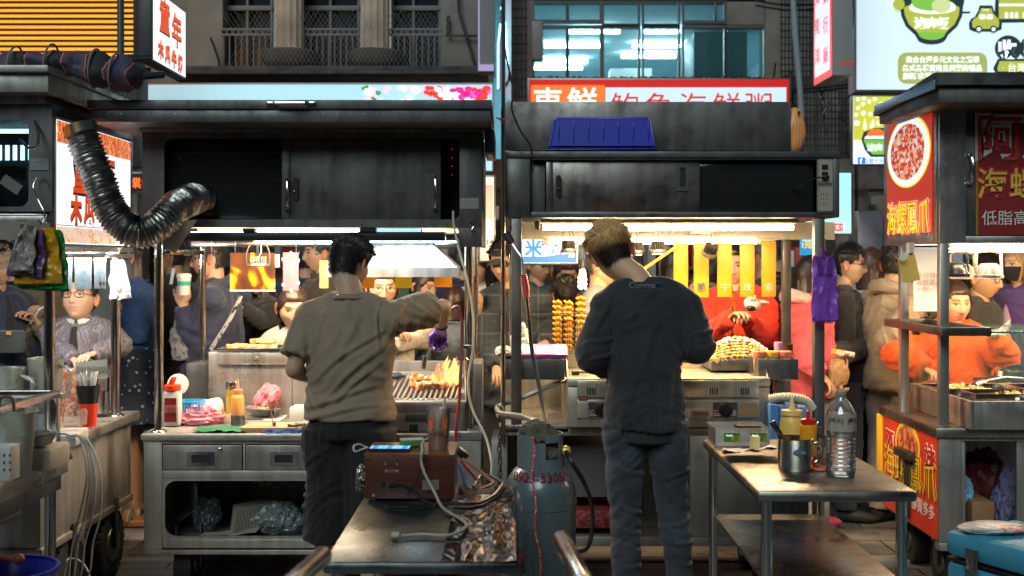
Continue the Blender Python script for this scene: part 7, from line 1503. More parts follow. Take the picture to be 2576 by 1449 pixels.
cable('coiled_cord',[V((X(970,3.85),3.86,cz+.01)),V((X(1000,3.83),3.82,cz+.01)),V((X(1050,3.83),3.83,cz+.01)),V((X(1090,3.86),3.87,cz+.012)),V((X(1060,3.9),3.91,cz+.016)),V((X(1000,3.9),3.9,cz+.014)),V((X(985,3.86),3.85,cz+.016)),V((X(1030,3.84),3.84,cz+.018))],.005,BLK,'coil of black cord lying in front of the speaker')
cable('orange_lead',[P(1165,1155,4.45),P(1190,1172,4.4),P(1225,1200,4.35),P(1240,1215,4.3),P(1205,1232,4.2)],.007,M('copper_lead',(.4,.2,.1),.45),'copper brown lead running down from the plug cluster')
cable('red_lead',[P(1160,1160,4.5),P(1185,1190,4.45),P(1205,1215,4.4),P(1212,1228,4.35)],.006,M('lead_red',(.35,.02,.03),.4),'red lead behind the copper brown one');cable('blue_lead',[P(1148,1160,4.5),P(1160,1185,4.48),P(1170,1225,4.45)],.006,M('lead_blue',(.05,.1,.3),.4),'dark blue lead left of the red one')
b=B();c=P(1162,1140,4.5);b.box(c,(.055,.04,.035),Euler((0,.7,0)),.01);b.box(c+V((-.035,.02,.02)),(.03,.03,.05),Euler((0,-.3,0)),.006);b.build('plug_cluster',BLK,None,'cluster of black plugs on an extension behind the speaker','plug');b=B();b.ell(P(1146,1130,4.52),(.02,.012,.014),10);b.build('green_plug',M('neon_plug',(.2,.5,.05),.4),None,'small green plug beside the black plug cluster','plug')
bag('foil_wrap',V((X(908,4.2),4.2,cz)),(.022,.03,.055),M('crinkled_foil',(.5,.48,.45),.2,metal=1),'crinkled clear wrap beside the left of the speaker',2,fr=30,amp=.02)
for x0,y0,x1,y1,lab in((812,1398,700,1500,'blurred steel tube end in the lower foreground left of the centre table'),(1412,1358,1500,1530,'steel tube end in the lower foreground below the gas cylinder')):
 b=B();p0,p1=P(x0,y0,2.4),P(x1,y1,2.0);b.tube([p0+(p0-p1).normalized()*.008,p0,p1],[.015,.02,.02],18);b.build('tube_handle',PO,None,lab,'handle')
c=V((X(1359,4.62),4.62,0));g=thing('gas_cylinder','large grey gas cylinder with red stencilled phone number between the stalls','gas cylinder',c)
GP=M('cylinder_grey',(.12,.155,.165),.3,metal=.3,var=.15,vs=7,bump=.1,bs=80,coat=.3);rc=.145;zt=Z(1290,4.62)
zc_=Z(1212,4.48)
B().lathe([(.11,.02),(.13,.03),(rc,.08),(rc,zc_-.075),(rc*.985,zc_-.05),(rc*.9,zc_-.01),(rc*.72,zc_+.028),(rc*.45,zc_+.05),(.03,zc_+.06),(0,zc_+.06)],c,56).lathe([(rc+.003,zc_-.12),(rc+.003,zc_-.1)],c,56).build('tank',GP,g)
b=B();rcol=.093;z0,z1=zc_+.03,Z(1095,4.55);N_=60
for k in range(N_):
 a0,a1=2*pi*k/N_,2*pi*(k+1)/N_;am=(a0+a1)/2*57.3
 hole=285<am<325 or 105<am<145
 segs=[(z0,z0+.045),(z0+.045,z1-.03),(z1-.03,z1-(.0 if not(255<am<280)else.03))]
 for i,(q0,q1)in enumerate(segs):
  if(hole and i==1)or(i==2 and 255<am<280):continue
  vs=[]
  for rr_ in(rcol,rcol-.004):
   for a_,z_ in((a0,q0),(a1,q0),(a1,q1),(a0,q1)):vs.append(b.bm.verts.new(c+V((cos(a_)*rr_,sin(a_)*rr_,z_))))
  for q in((0,1,2,3),(4,5,6,7),(3,2,6,7),(0,1,5,4),(1,2,6,5),(0,3,7,4)):b._f([vs[i_]for i_ in q])
b.build('collar',M('collar_grey',(.15,.19,.205),.45,metal=.2),g,smooth=False)
tx=text('0925-53050',(0,0,0),.052,M('stencil_red',(.4,.025,.025),.6,var=.5,vs=60),g,off=.0005)
for v in tx.data.vertices:
 w_=tx.matrix_world@v.co if 0 else v.co+tx.location;a=w_.x/.128;zz=zc_+.012+w_.z;rr_=rc*(.985-max(0,(zz-(zc_-.05)))*1.9)+.003;v.co=V((sin(a)*rr_,-cos(a)*rr_,zz))+c-tx.location
B().lathe([(.018,zc_+.06),(.018,zc_+.1),(.012,zc_+.1),(.012,zc_+.14)],c,14).build('valve',M('brass',(.6,.42,.15),.3,metal=1),g);b=B().lathe([(.02,0),(.022,.012),(.012,.03)],c+V((rcol,-.01,zc_+.1)),14,(1,-.2,.1));b.build('hose_nut',M('brass_yellow',(.7,.5,.08),.35,metal=.4),g)
cc=c+V((-.005,-.01,z1+.0));b=B();b.ell((0,0,0),(.07,.055,.042),30);b.bm.normal_update()
for v in b.bm.verts:v.co+=v.normal*((1-2.4*abs(noise.noise(v.co*30)))*.016+noise.noise(v.co*18)*.02);v.co+=cc
b.build('oily_rag',M('rag_brown',(.12,.1,.07),.95,bump=.6,bs=90,var=.4,vs=20),None,'oily brown rag stuffed on top of the gas cylinder','rag')
b=B();b.ell(c+V((.04,-.03,z0+.06)),(.05,.04,.035),20);b.noise(.02,35);b.build('oily_rag',M('rag_brown'),None,'brown rag showing through the collar opening of the gas cylinder','rag')
cable('black_gas_hose',[c+V((.1,-.02,zc_+.105)),P(1440,1165,4.55),P(1470,1215,4.6),P(1488,1270,4.75),P(1490,1330,4.9),P(1478,1378,5.05),P(1455,1388,5.2)],.0095,BLK,'thick black gas hose curving down right of the cylinder','hose')
cable('steel_gas_hose',[P(1350,1130,4.6),P(1385,1105,4.75),P(1370,1075,4.9),P(1330,1052,5.1),P(1300,1045,5.25),P(1262,1040,5.35),P(1250,1030,5.4),P(1262,1018,5.45),P(1310,1002,5.5),P(1350,985,5.5),P(1400,965,5.55),P(1425,955,5.6)],.013,M('braided_hose',(.4,.38,.33),.3,metal=.7,bump=.3,bs=300),'silver gas hose sweeping from the cylinder to the griddle','hose')
cable('steel_gas_hose',[P(1250,1046,5.42),P(1290,1050,5.36),P(1340,1055,5.3),P(1375,1080,5.1),P(1392,1110,4.9)],.011,M('braided_hose'),'second silver hose lying over the low shelf edge','hose')
b=B();pr_=[P(1340,1100,4.5)+(P(1372,1530,4.3)-P(1340,1100,4.5))*(k/40)+V((.006*sin(k*.5)-.012*sin(k/40*pi),0,0))for k in range(41)];b.tube(pr_,.004,6);b.build('twisted_rope',ramp_mat('red_white_cord',[(0,(.5,.03,.03)),(.62,(.5,.03,.03)),(.66,(.6,.5,.45))],scale=170,rough=.7,detail=0),None,'red and white twisted rope hanging down the front of the cylinder','rope')
b=B()
for k in range(15):
 q=P(1257+1.5*sin(k),1052+k*15.5,5.4);b.tube([q+V((cos(a)*(.008 if k%2 else.003),0 if k%2 else cos(a)*.008,sin(a)*.02))for a in[j*pi/5 for j in range(10)]],.0032,6,closed=True)
b.build('steel_chain',M('old_chain'),None,'rusty chain hanging at the left end of the griddle stall','chain')
g=thing('long_torch','long gas torch with red ribbed grip hooked on the griddle stall post','torch',P(1325,750,5.3))
B().tube([P(1272,588,5.34),P(1288,612,5.33)],[.024,.02],16).build('burner',M('burnt_cup',(.05,.045,.04),.5,metal=.6),g);B().tube(spline([P(1288,612,5.33),P(1300,630,5.32),P(1312,650,5.31),P(1316,690,5.3)]),.006,8).build('lance',STL,g)
pts=[P(1317+8*t,690+60*t,5.3)for t in[k/24 for k in range(25)]];B().tube(pts,[.014+(.002 if k%2 else 0)+.004*sin(pi*k/24)for k in range(25)],14).build('grip',M('torch_grip',(.4,.04,.02),.4),g)
B().tube([P(1325,750,5.3),P(1331,810,5.3)],[.009,.008],10).build('ferrule',STL,g);B().tube(spline([P(1331,805,5.3),P(1338,880,5.28),P(1352,950,5.25),P(1366,1020,5.2),P(1378,1080,5.1)]),.0095,10).build('hose',BLK,g)
zt_=Z(381,YA);Yb=5.47
g=thing('blue_tub','deep blue plastic tub upside down on top of the griddle stall cabinet','tub',(X(1515,Yb),Yb,zt_))
x0,x1=X(1378,Yb),X(1650,Yb);b=B();zz=Z(295,Yb+.05)
a=[b.bm.verts.new(q)for q in(V((x0,Yb,zt_+.015)),V((x1,Yb,zt_+.015)),V((x1,5.6,zt_+.015)),V((x0,5.6,zt_+.015)),V((x0+.03,Yb+.02,zz)),V((x1-.02,Yb+.02,zz)),V((x1-.02,5.59,zz)),V((x0+.03,5.59,zz)))]
for q in((0,1,5,4),(1,2,6,5),(2,3,7,6),(3,0,4,7),(4,5,6,7),(3,2,1,0)):b._f([a[i]for i in q])
bmesh.ops.bevel(b.bm,geom=list(b.bm.edges),offset=.014,segments=3,affect='EDGES');BT=M('tub_blue',(.008,.02,.36),.35,emi=0,coat=.2,var=.15);b.build('tub',BT,g)
for k in range(7):B().bx(x0+.05+k*.072,x0+.056+k*.072,Yb+.004,Yb+.016,zt_+.016,zz-.03,.002).build('rib',BT,g);B().bx(x0-.012,x1+.014,Yb-.012,5.61,zt_+.001,zt_+.013,.004).build('rim',BT,g)
c=P(2008,325,5.64);g=thing('shrimp_float','orange and cream shrimp shaped balloon peeking from behind the sign panel','toy',c)
B().ell(c+V((-.02,.03,-.01)),(.06,.05,.115),24,Euler((0,.1,0))).noise(.012,15).build('shrimp_body',ramp_mat('shrimp_stripe',[(0,(.85,.3,.08)),(.4,(.9,.42,.18)),(.5,(.9,.65,.4)),(.65,(.85,.3,.08))],'wave',9,.4,dist=3,st=(1,1,1)),g);B().ell(c+V((-.0,-.015,.08)),.008,10).build('eye',BLK,g)
b=B();c=P(1262,302,5.35)
for a in(30,150,270):b.tube([c,c+V((cos(radians(a))*.03,0,sin(radians(a))*.025))],[.005,.003],6)
b.build('red_ribbon',M('ribbon_red',(.45,.02,.03),.5),None,'small red ribbon tied to the pole between the stalls','ribbon')
B().tube([V((X(1266,5.42),5.42,0.72)),V((X(1266,5.42),5.42,3.2))],.011,10).build('thin_pole',PO,None,'thin bright steel pole at the left corner of the griddle stall','pole')
cable('black_wire',[P(1262,-20,5.3),P(1270,120,5.3),P(1290,220,5.3),P(1288,275,5.3),P(1310,330,5.32),P(1335,370,5.34),P(1340,430,5.43)],.0042,BLK,'black wire hanging from above into the griddle stall cabinet')
for i,(a,c_,y1,tx)in enumerate(((1695,1731,750,''),(1746,1783,748,'蔥'),(1805,1841,747,'牛'),(1862,1898,747,'玫'),(1917,1952,746,'素'))):
 o=B().px(a,612 if i<4 else 607,c_,y1,5.97,5.982,.001).build('menu_board',M('yellow_wood',(.55,.205,.008),.5,var=.15,vs=4,st=(4,4,.5)),None,'yellow wooden menu board, %s'%('leftmost, blank, nearest the blond man','second from the left, with a dark character','third from the left, with a faint beef character','fourth from the left, with a faint pink character','rightmost, beside the rear post')[i],'menu board','yellow menu boards above the griddle')
 if tx:text(tx,P((a+c_)/2,722,5.967),.05,M('board_ink',(.03,.06,.1))if i==1 else M('board_pink',(.8,.4,.25)),o)
B().tube([P(1620,677,5.95),P(1705,618,5.95)],[(.008,.003)]*2,6).build('yellow_strap',M('strap_yellow',(.8,.5,.05),.5),None,'diagonal yellow strap right of the blond head','strap')
c=P(1465,712,6.35);g=thing('light_bulb','glowing spiral bulb hanging on a cord left of the man in black','lamp',c)
BM=M('bulb_glow',(1,.9,.7),emi=8,ec=(1,.82,.5));b=B()
for t in range(3):b.tube([c+V((cos(a+t*2.1)*.019,sin(a+t*2.1)*.019,-.03+.012*a))for a in[k*.35 for k in range(16)]],.007,8)
b.build('bulb',BM,g);B().lathe([(.02,.03),(.024,.045),(.016,.075),(.014,.08)],c,16).build('base',WHT,g);B().lathe([(.015,.08),(.016,.13),(.006,.135)],c,14).tube([c+V((0,0,.13)),c+V((0,0,.32))],.003,6).build('cord',BLK,g)
b=B();c=P(1365,890,5.65);b.box(c,(.25,.12,.06),Euler((radians(25),0,0)),.012);b.noise(.012,14);o=b.build('batter_pack',ramp_mat('purple_pack',[(.3,(.45,.36,.4)),(.5,(.4,.2,.36)),(.6,(.25,.03,.22)),(.75,(.5,.42,.45))],scale=5,rough=.35,detail=1),None,'purple and white printed flour pack in the left side tray','pack')
text('可脆 酥炸粉',c+V((-.02,-.066,.03)),.036,CRW,o,(V((1,0,0)),V((0,.42,.9)),V((0,-.9,.42))),off=.001)
bag('plastic_bag',P(1310,880,5.75),(.045,.05,.075),PE('green_white_film',(.7,.78,.7),.7),'white and green plastic bag behind the post in the side tray',6,fr=20,amp=.03)
bag('net_bag',P(1268,895,5.7),(.045,.05,.03),ramp_mat('net',[(0,(.05,.05,.05)),(.5,(.5,.48,.4))],'vor',90,.5),'net bag hanging over the left end of the side tray',9,fr=30,amp=.015)
rr=random.Random(1);PM=M('fried_potato',(.8,.34,.02),.32,var=.35,vs=22,sss=.15)
for i,x in enumerate((1404,1432,1462)):
 b=B();z0,z1=Z(882,5.9),Z((758,760,748)[i],5.9);n=9
 for k in range(n):
  z=z0+(z1-z0)*(k+.5)/n;q=V((X(x,5.9),5.9,z));b.tube(spline([q+V((-.012,0,-.012)),q+V((.014,.005,0)),q+V((0,-.01,.014)),q+V((-.014,0,.004))],4),.009,8)
  s_=-1;b.tube([q,q+V((s_*.028,-.006,.012+.01*rr.random()))],[.0075,.006],8)
  if i==2:b.tube([q,q+V((.026,-.006,.01))],[.0075,.006],8)
 b.tube([V((X(x,5.9),5.9,z0-.01)),V((X(x,5.9),5.9,z1+.012))],.002,5)
 b.build('potato_tower',PM,None,'twisted fried potato skewer standing upright, %s'%('leftmost','middle one in the wire rack','rightmost, nearest the arm of the man in black')[i],'skewer','fried potato skewers')
b=B();x0,x1=X(1408,5.86),X(1478,5.86);z0,z1=Z(890,5.86),Z(788,5.86)
for k in range(12):x=x0+(x1-x0)*k/11;b.tube([V((x,5.86,z0)),V((x,5.86,z1 if k in(0,11)else z1-.03))],.0012,4)
for k in range(13):z=z0+(z1-z0)*k/12;b.tube([V((x0,5.86,z)),V((x1,5.86,z))],.0012 if k<12 else.003,4)
b.build('wire_rack',M('wire_dark',(.06,.05,.04),.4,metal=.7),None,'fine wire rack holding the fried potato skewers','rack')
c=P(1440,938,5.5);b=B().tube([c,c+V((.03,.01,0))],.013,12);o=b.build('brush',BLK,None,'short oil brush lying on the griddle corner','brush');B().tube([c+V((.03,.01,0)),c+V((.05,.015,0)),c+V((.1,.03,-.004))],[.009,.007,.003],8).build('handle',STL,o)
rr=random.Random(21);b=B();sk=B()
for row in range(7):
 for k in range(17):
  x=X(1786+k*9+rr.uniform(-3,3)+row*1.5,5.85);h=(1-((k-8)/9.5)**2);y=5.75+row*.04;z=gzt+.06+.03*h+row*.009*(.4+h)-.02
  b.mi=1 if(row>4 and rr.random()<.8)else 0;b.ell(V((x,y,z)),(.017,.011,.009),8,Euler((rr.uniform(-.5,.5),rr.uniform(-.4,.4),rr.uniform(-1,1))))
for k in range(30):x=X(1790+k*4.6,5.7);z=gzt+.045+.03*(1-((k-13)/14)**2);sk.tube([V((x,5.72,z)),V((x+rr.uniform(-.015,.03),5.66,z-.012+rr.uniform(-.01,.015)))],.0022,5)
b.build('skewered_seafood',[ramp_mat('fishball',[(.2,(.16,.08,.015)),(.5,(.4,.24,.06)),(.7,(.5,.4,.2))],scale=30,rough=.3),M('white_squid',(.5,.52,.53),.35)],None,'heaped mound of skewered seafood at the back of the griddle','skewers')['kind']='stuff'
sk.build('skewer_sticks',M('bamboo',(.25,.14,.035),.45),None,'bamboo stick ends poking out of the seafood mound','sticks')['kind']='stuff'
B().bx(X(1785,5.75),X(1945,5.75),5.7,6.05,gzt+.0,gzt+.055,.004).build('skewer_tray',STD,None,'dark tray under the mound of seafood skewers','tray')
for i,(x,y0,m)in enumerate(((1911,0,0),(1944,0,1),(1975,0,0))):
 c=V((X(x,5.55),5.55,Z(955,YA)+.008));g=thing('sauce_jar','short sauce jar in the right side tray, %s'%('leftmost with a coral lid','middle one with an orange lid','rightmost with a coral lid')[i],'jar',c,'sauce jars in the side tray')
 B().lathe([(.028,0),(.029,.004),(.029,.055),(.027,.06)],c+V((0,0,.03)),24).build('jar_body',M('jar_sauce%d'%m,((.6,.35,.12),(.5,.3,.15))[m],.25),g);B().lathe([(.0305,.09),(.0315,.093),(.0315,.118),(.029,.121),(0,.121)],c,28).lathe([(.033,.1),(.033,.103)],c,28).build('lid',M('jar_lid%d'%m,((.8,.22,.12),(.85,.4,.06))[m],.35,sss=.1),g)
B().lathe([(.02,0),(.022,.05),(0,.052)],P(1958,886,5.7),20).build('pink_lid_jar',M('mauve',(.6,.25,.4),.4),None,'mauve capped jar behind the orange lidded jar','jar');B().lathe([(.024,0),(.027,.06),(.023,.06),(.02,.005)],P(1981,896,5.62),20).build('dark_cup',M('dark_wood_cup',(.05,.02,.015),.4),None,'small dark cup behind the rightmost sauce jar','cup')
VB=bagsheet('bag_bundle',7,((2043,642),(2100,646),(2107,804),(2042,806)),5.38,M('violet_film',(.28,.09,.55),.22,alpha=.86,bump=.5,bs=14,var=.35,vs=9),'violet plastic bag bundle hanging on the right post of the griddle stall','plastic bags',n=6,dy=.005)
b=B();b.grid(lambda u,v:P(2064+12*u,624+24*v,5.375-.01*sin(pi*u)),6,6);b.grid(lambda u,v:P(2052+14*u+8*v,645+44*v,5.365),4,6);b.grid(lambda u,v:P(2084+14*u-6*v,647+44*v,5.365),4,6);b.noise(.006,30);b.build('strap',M('violet_dark',(.1,.04,.22),.3,alpha=.9),VB)
handle([P(2075,600,5.44),P(2075,618,5.42),P(2076,632,5.37),P(2079,626,5.36)],.0025).build('wire_hook',STL,None,'thin wire hook carrying the violet bags','hook')
b=B();pts=spline([P(1935,1004,5.3),P(1965,999,5.28),P(2000,1000,5.25),P(2030,1010,5.25),P(2045,1030,5.25)],16);b.tube(pts,[.018+(.003 if k%3 else-.002)for k in range(len(pts))],14);b.build('white_drain_hose',M('ivory_hose',(.6,.55,.42),.5),None,'ivory corrugated hose at the right end of the griddle','hose')
RT0,RT1,RY0,RY1,rz=.853,1.412,3.95,5.1,.8
g=thing('side_table','steel table with round legs and lower shelf carrying bottles and a mug','table',(1.13,4.5,0))
B().bx(RT0,RT1,RY0,RY1,rz-.042,rz,.016).build('tabletop',steel('table_steel_warm',(.33,.3,.26),.38,dirt=.2),g)
B().bx(RT0+.04,RT1-.04,RY0+.05,RY1-.05,.455,.475,.006).build('lower_shelf',steel('shelf_dark',(.42,.4,.38),.3),g)
for x in(RT0+.04,RT1-.045):
 for y in(RY0+.045,RY1-.05):B().tube([V((x,y,0)),V((x,y,rz-.043))],.0195,14).build('leg',PO,g)
def ot(px,py):return onz(px,py,rz)
c=ot(2001,1188);c.y+=.05;c.x=X(2001,c.y);g=thing('steel_mug','brushed steel mug with an oval sticker on the right table','mug',c)
B().lathe([(.06,0),(.064,.004),(.066,.01),(.066,.118),(.069,.122),(.067,.124),(.062,.118),(.061,.012),(0,.01)],c,44).build('mug_body',STL,g);B().tube(spline([c+V((.062,-.01,.1)),c+V((.09,-.012,.1)),c+V((.098,-.012,.07)),c+V((.085,-.01,.035)),c+V((.062,-.01,.025))]),[(.008,.003)]*33,8).build('handle',STL,g)
st_=B();st_.grid(lambda u,v:c+V((sin((u-.5)*.75*(sin(pi*(v*.9+.05))))*.0672,-cos((u-.5)*.75)*.0672,.075+.04*(v-.5))),12,8);st_.build('oval_sticker',M('sticker_blue',(.1,.15,.25),.4),g);text('304 不鏽鋼',c+V((0,-.069,.075)),.009,M('stripe_grey'),g)
b=B();q=c+V((-.03,0,.06));b.box(q+V((-.035,.01,.085)),(.024,.005,.09),Euler((0,-.55,0)),.001);b.build('spatula',STL,None,'black tipped steel spatula standing in the mug','spatula')
bottle('mustard_bottle',V((X(1992,4.55),4.55,rz)),.047,.19,M('mustard',(.85,.55,.12),.35,sss=.2,var=.12,vs=30),M('mustard_cap',(.85,.6,.2),.4),'large pale yellow squeeze bottle behind the mug',tip=.05,neck=.72)
c=V((X(2033,4.36),4.36,rz));g=thing('ketchup_bottle','slim orange squeeze bottle with a red cap beside the mug','bottle',c)
B().lathe([(.03,0),(.0315,.004),(.0315,.16),(.029,.17),(.022,.175)],c,28).build('bottle_body',M('ketchup_orange',(.8,.33,.01),.3,sss=.15),g);B().lathe([(.0318,.0),(.032,.004),(.032,.055)],c,28).build('ketchup',M('ketchup_red',(.5,.02,.01),.3),g);B().lathe([(.026,.172),(.028,.174),(.028,.19),(.024,.193),(.01,.196),(.007,.212),(.008,.222),(0,.225)],c,24).build('cap',M('cap_red',(.65,.01,.015),.35),g)
c=ot(2116,1205);g=thing('water_bottle','large clear water bottle with handwritten label at the right of the table','bottle',c);c=V((X(2115,4.22),4.22,rz))
pf=[(.04,0),(.05,.004),(.054,.02)]
for k in range(8):z=.03+k*.0155;pf+=[(.0545,z),(.0505,z+.006),(.0545,z+.012)]
pf+=[(.054,.165),(.056,.17),(.056,.23),(.05,.245),(.032,.275),(.018,.292),(.0175,.297)]
B().lathe(pf,c,40).build('bottle_body',clear('pet_clear',(.97,.98,.97),.1,.03,.12,0,(.8,.8,.78)),g);B().lathe([(r_*.955,z_+.002)for r_,z_ in pf[:-8]]+[(.0,pf[-9][1])],c,32).build('water',M('water',(.95,.97,.96),.0,trans=1,ior=1.33),g)
B().lathe([(.0565,.172),(.0565,.232)],c,40).build('label',M('clear_label',(.6,.52,.4),.5,alpha=.45),g);B().lathe([(.019,.298),(.0195,.3),(.0195,.315),(.018,.317),(0,.317)],c,20).build('cap',M('cap_grey',(.25,.22,.2),.4),g)
for a in(-.62,.62):text('[喝水]',c+V((sin(a)*.053,-cos(a)*.0575,.212)),.02,M('pen_ink',(.02,.02,.02)),g,(V((cos(a),sin(a),0)),V((0,0,1)),V((sin(a),-cos(a),0))))
c=V((X(2068,4.5),4.52,rz));g=thing('steel_cup','second steel cup with a spoon behind the ketchup bottle','cup',c);B().lathe([(.036,0),(.038,.1),(.04,.102),(.036,.1),(.034,.006)],c,28).build('cup',STL,g);B().tube([c+V((0,0,.02)),c+V((-.01,0,.14))],.004,6).ell(c+V((-.01,-.004,.145)),(.012,.004,.018),10).build('spoon',STL,g)
c=V((X(2070,4.32),4.34,rz));B().tube([c+V((cos(a)*.03,sin(a)*.03,.006))for a in[k*pi/12 for k in range(24)]],.006,8,closed=True).lathe([(.028,.001),(.028,.004)],c,20).build('screw_top',M('coral_lid',(.75,.22,.1),.4),None,'coral screw lid lying beside the water bottle','lid')
bag('clear_wrap',V((X(2072,4.45),4.42,rz+.01)),(.03,.03,.035),PE('clear_film'),'scrap of clear wrap between the cup and the water bottle',11,fr=30,amp=.02)
c=V((X(1868,4.98),4.95,rz));g=thing('divided_container','clear divided plastic tray with green kiwi labels at the far left of the table','container',c);x0,x1=X(1800,4.88),X(1937,4.88);y0,y1=4.88,5.06;h=.078
b=B().bx(x0,x1,y0,y0+.003,rz+.001,rz+h).bx(x0,x1,y1-.003,y1,rz+.001,rz+h).bx(x0,x0+.003,y0+.004,y1-.004,rz+.001,rz+h).bx(x1-.003,x1,y0+.004,y1-.004,rz+.001,rz+h).bx((x0+x1)/2,(x0+x1)/2+.003,y0+.004,y1-.004,rz+.001,rz+h-.004).bx(x0,x1,y0,y1,rz+.001,rz+.003,0).bx(x0-.006,x1+.006,y0-.006,y0-.001,rz+h-.002,rz+h+.003).bx(x0-.006,x1+.006,y1+.001,y1+.006,rz+h-.002,rz+h+.003)
b.build('tray',clear('frosted_tub',(.95,.96,.95),.05,.15,.3,0,(.75,.76,.74)),g)
for q in(.3,.78):
 cx=x0+(x1-x0)*q;B().bx(cx-.034,cx+.034,y0-.0035,y0-.0015,rz+.022,rz+.06,0).build('green_label',M('kiwi_green',(.04,.2,.02),.4),g);text('fresh',V((cx-.012,y0-.005,rz+.05)),.014,CRW,g)
 b=B()
 for k in range(2):b.lathe([(.012,0),(.012,.001)],V((cx+.008+k*.016,y0-.0038,rz+.036-k*.003)),18,(0,-1,0))
 b.build('kiwi_print',M('kiwi_brown',(.3,.28,.06),.5),g)
B().bx(x0+.1,x0+.2,y0+.03,y0+.1,rz+.06,rz+.085,.01).build('black_tub',BLK,None,'black tub lid inside the divided plastic container','lid')
c=V((X(1897,4.6),4.6,rz));b=cloth_blob(lambda u,v:c+V((-.12+.22*u,-.06+.15*v,.012+.03*abs(u-.35)+.02*(1-v))),20,14,.014,20);b.build('foil_paper',M('wrapper_paper',(.6,.57,.5),.5),None,'creased greaseproof wrapper spread on the table under the butter','wrapper')
B().box(c+V((.0,-.01,.06)),(.03,.032,.062),Euler((0,.05,.3)),.003).build('butter',M('butter',(.85,.68,.3),.45,sss=.2),None,'upright block of butter on the wrapper','butter');B().tube([c+V((-.12,.03,.02)),c+V((-.05,.045,.025))],.01,10).build('orange_marker',M('coral_lid'),None,'coral coloured wrapper roll left of the butter','roll')
c=V((X(1985,5.3),5.32,0));g=thing('blue_file_rack','translucent blue plastic file box beside the griddle','box',c)
b=B();
for k in range(4):x=X(1938+k*24,5.25);b.bx(x,x+.036,5.25,5.36,Z(1120,5.25),Z(1018+(k%2)*6,5.25),.004)
b.build('file_box',M('blue_clear',(.12,.3,.7),.2,alpha=.65),g);B().bx(X(1935,5.25),X(2036,5.25),5.24,5.37,Z(1122,5.25)-.02,Z(1121,5.25),.003).build('base',BT,g);B().bx(X(1940,5.3),X(2030,5.3),5.26,5.36,0,Z(1122,5.25)-.022,.01).build('stand',STD,g)
zf=zl+.022;rr=random.Random(30);FM=[M('food_a',(.75,.5,.12),.35),M('food_b',(.75,.65,.4),.35),M('food_c',(.5,.25,.04),.35),M('food_d',(.2,.3,.05),.4)]
for i,(a,c_,y0,y1,lab)in enumerate(((RX+.15,RX+.55,5.8,6.05,'steel tray of pale chicken feet at the back left of the snack stall'),(RX+.25,RX+.95,5.58,5.77,'steel tray of yellow mixed snacks in the middle of the snack stall'),(RX+.45,RX+1.1,5.36,5.55,'steel tray of pale chopped snacks nearest the front of the snack stall'),(RX+.6,RX+1.2,5.8,6.05,'nearly empty steel tray at the back right of the snack stall'))):
 zz=fz1;b=B().bx(a,c_,y0,y0+.006,zf,zz+.004,.001).bx(a,c_,y1-.006,y1,zf,zz+.004,.001).bx(a,a+.006,y0+.007,y1-.007,zf,zz+.004,.001).bx(c_-.006,c_,y0+.007,y1-.007,zf,zz+.004,.001).bx(a+.007,c_-.007,y0+.007,y1-.007,zz-.05,zz-.045,.001)
 b.build('food_tray',STL,None,lab,'food tray','food trays in the snack stall')
 b=B()
 for k in range(230 if i<3 else 50):
  u=rr.random();b.mi=(1 if i!=1 else 0)if rr.random()<.6 else rr.randrange(4);b.ell(V((a+.03+(c_-a-.06)*u,rr.uniform(y0+.02,y1-.02),zz-.038+rr.random()*.045*sin(pi*u))),(.013,.01,.008),6,Euler((rr.random()*3,rr.random()*3,0)))
 b.noise(.003,90);b.build('snack_pieces',FM,None,'small snack pieces filling the %s tray'%('back left','middle','front','back right')[i],'food')['kind']='stuff'
c=P(2465,962,5.7);b=B();b.ell(c,(.05,.03,.012),16,Euler((0,-.25,.3)));b.tube([c+V((.03,0,.01)),c+V((.12,-.03,.03)),c+V((.22,-.05,.025))],.006,8);b.build('serving_spoon',STL,None,'large steel serving spoon resting on the middle food tray','spoon');b=B().tube([P(2450,953,5.9),P(2500,952,5.9)],.008,8);b.build('black_ladle_handle',BLK,None,'black handled ladle lying across the back right food tray','ladle')
B().lathe([(.1,0),(.095,.03),(.06,.06),(0,.07)],P(2540,945,6.3),28).build('steel_dome',STL,None,'dark steel dome lid beyond the glass at the right edge','lid')
for i,(x,y)in enumerate(((2302,824),(2310,832),(2300,834))):
 b=B();b.ell(P(x,y,5.85),(.016,.016,.02),10);b.noise(.01,60,i);b.build('chicken_foot',M('braised_skin',(.7,.42,.2),.35),None,'braised chicken foot on the hanging tray, %s'%('topmost','right one','left one')[i],'food','chicken feet on the hanging tray')
def biglamp(c,m,lab,s=1):
 g=thing('work_lamp',lab,'lamp',c,'bell lamps in the snack stall');B().lathe([(.0,.06),(.035,.058),(.052,.045),(.06,.015),(.064,.005),(.068,.003),(.068,-.012),(.06,-.014)],c,32).build('shade',m,g)
 B().tube(spline([c+V((-.064,0,.01)),c+V((-.06,0,.08)),c+V((-.05,0,.115)),c+V((.05,0,.115)),c+V((.06,0,.08)),c+V((.064,0,.01))]),[(.007,.003)]*41,8).build('bracket',m,g);B().lathe([(.02,.115),(.045,.122),(.045,.135)],c,20).build('mount',STL,g)
 B().lathe([(.055,-.0145),(.055,-.013)],c,24).build('lens',M('lamp_lens',(1,.9,.7),emi=5,ec=(1,.85,.6)),g)
biglamp(P(2487,693,5.55),M('grey_enamel',(.42,.38,.32),.3,metal=.3),'grey bell shaped lamp nearest the right edge of the snack stall');biglamp(P(2402,690,5.6),M('black_enamel',(.03,.03,.03),.25),'black bell shaped lamp beside the post of the snack stall');biglamp(P(2420,694,5.85),M('grey_enamel'),'grey bell shaped lamp partly behind the black one')
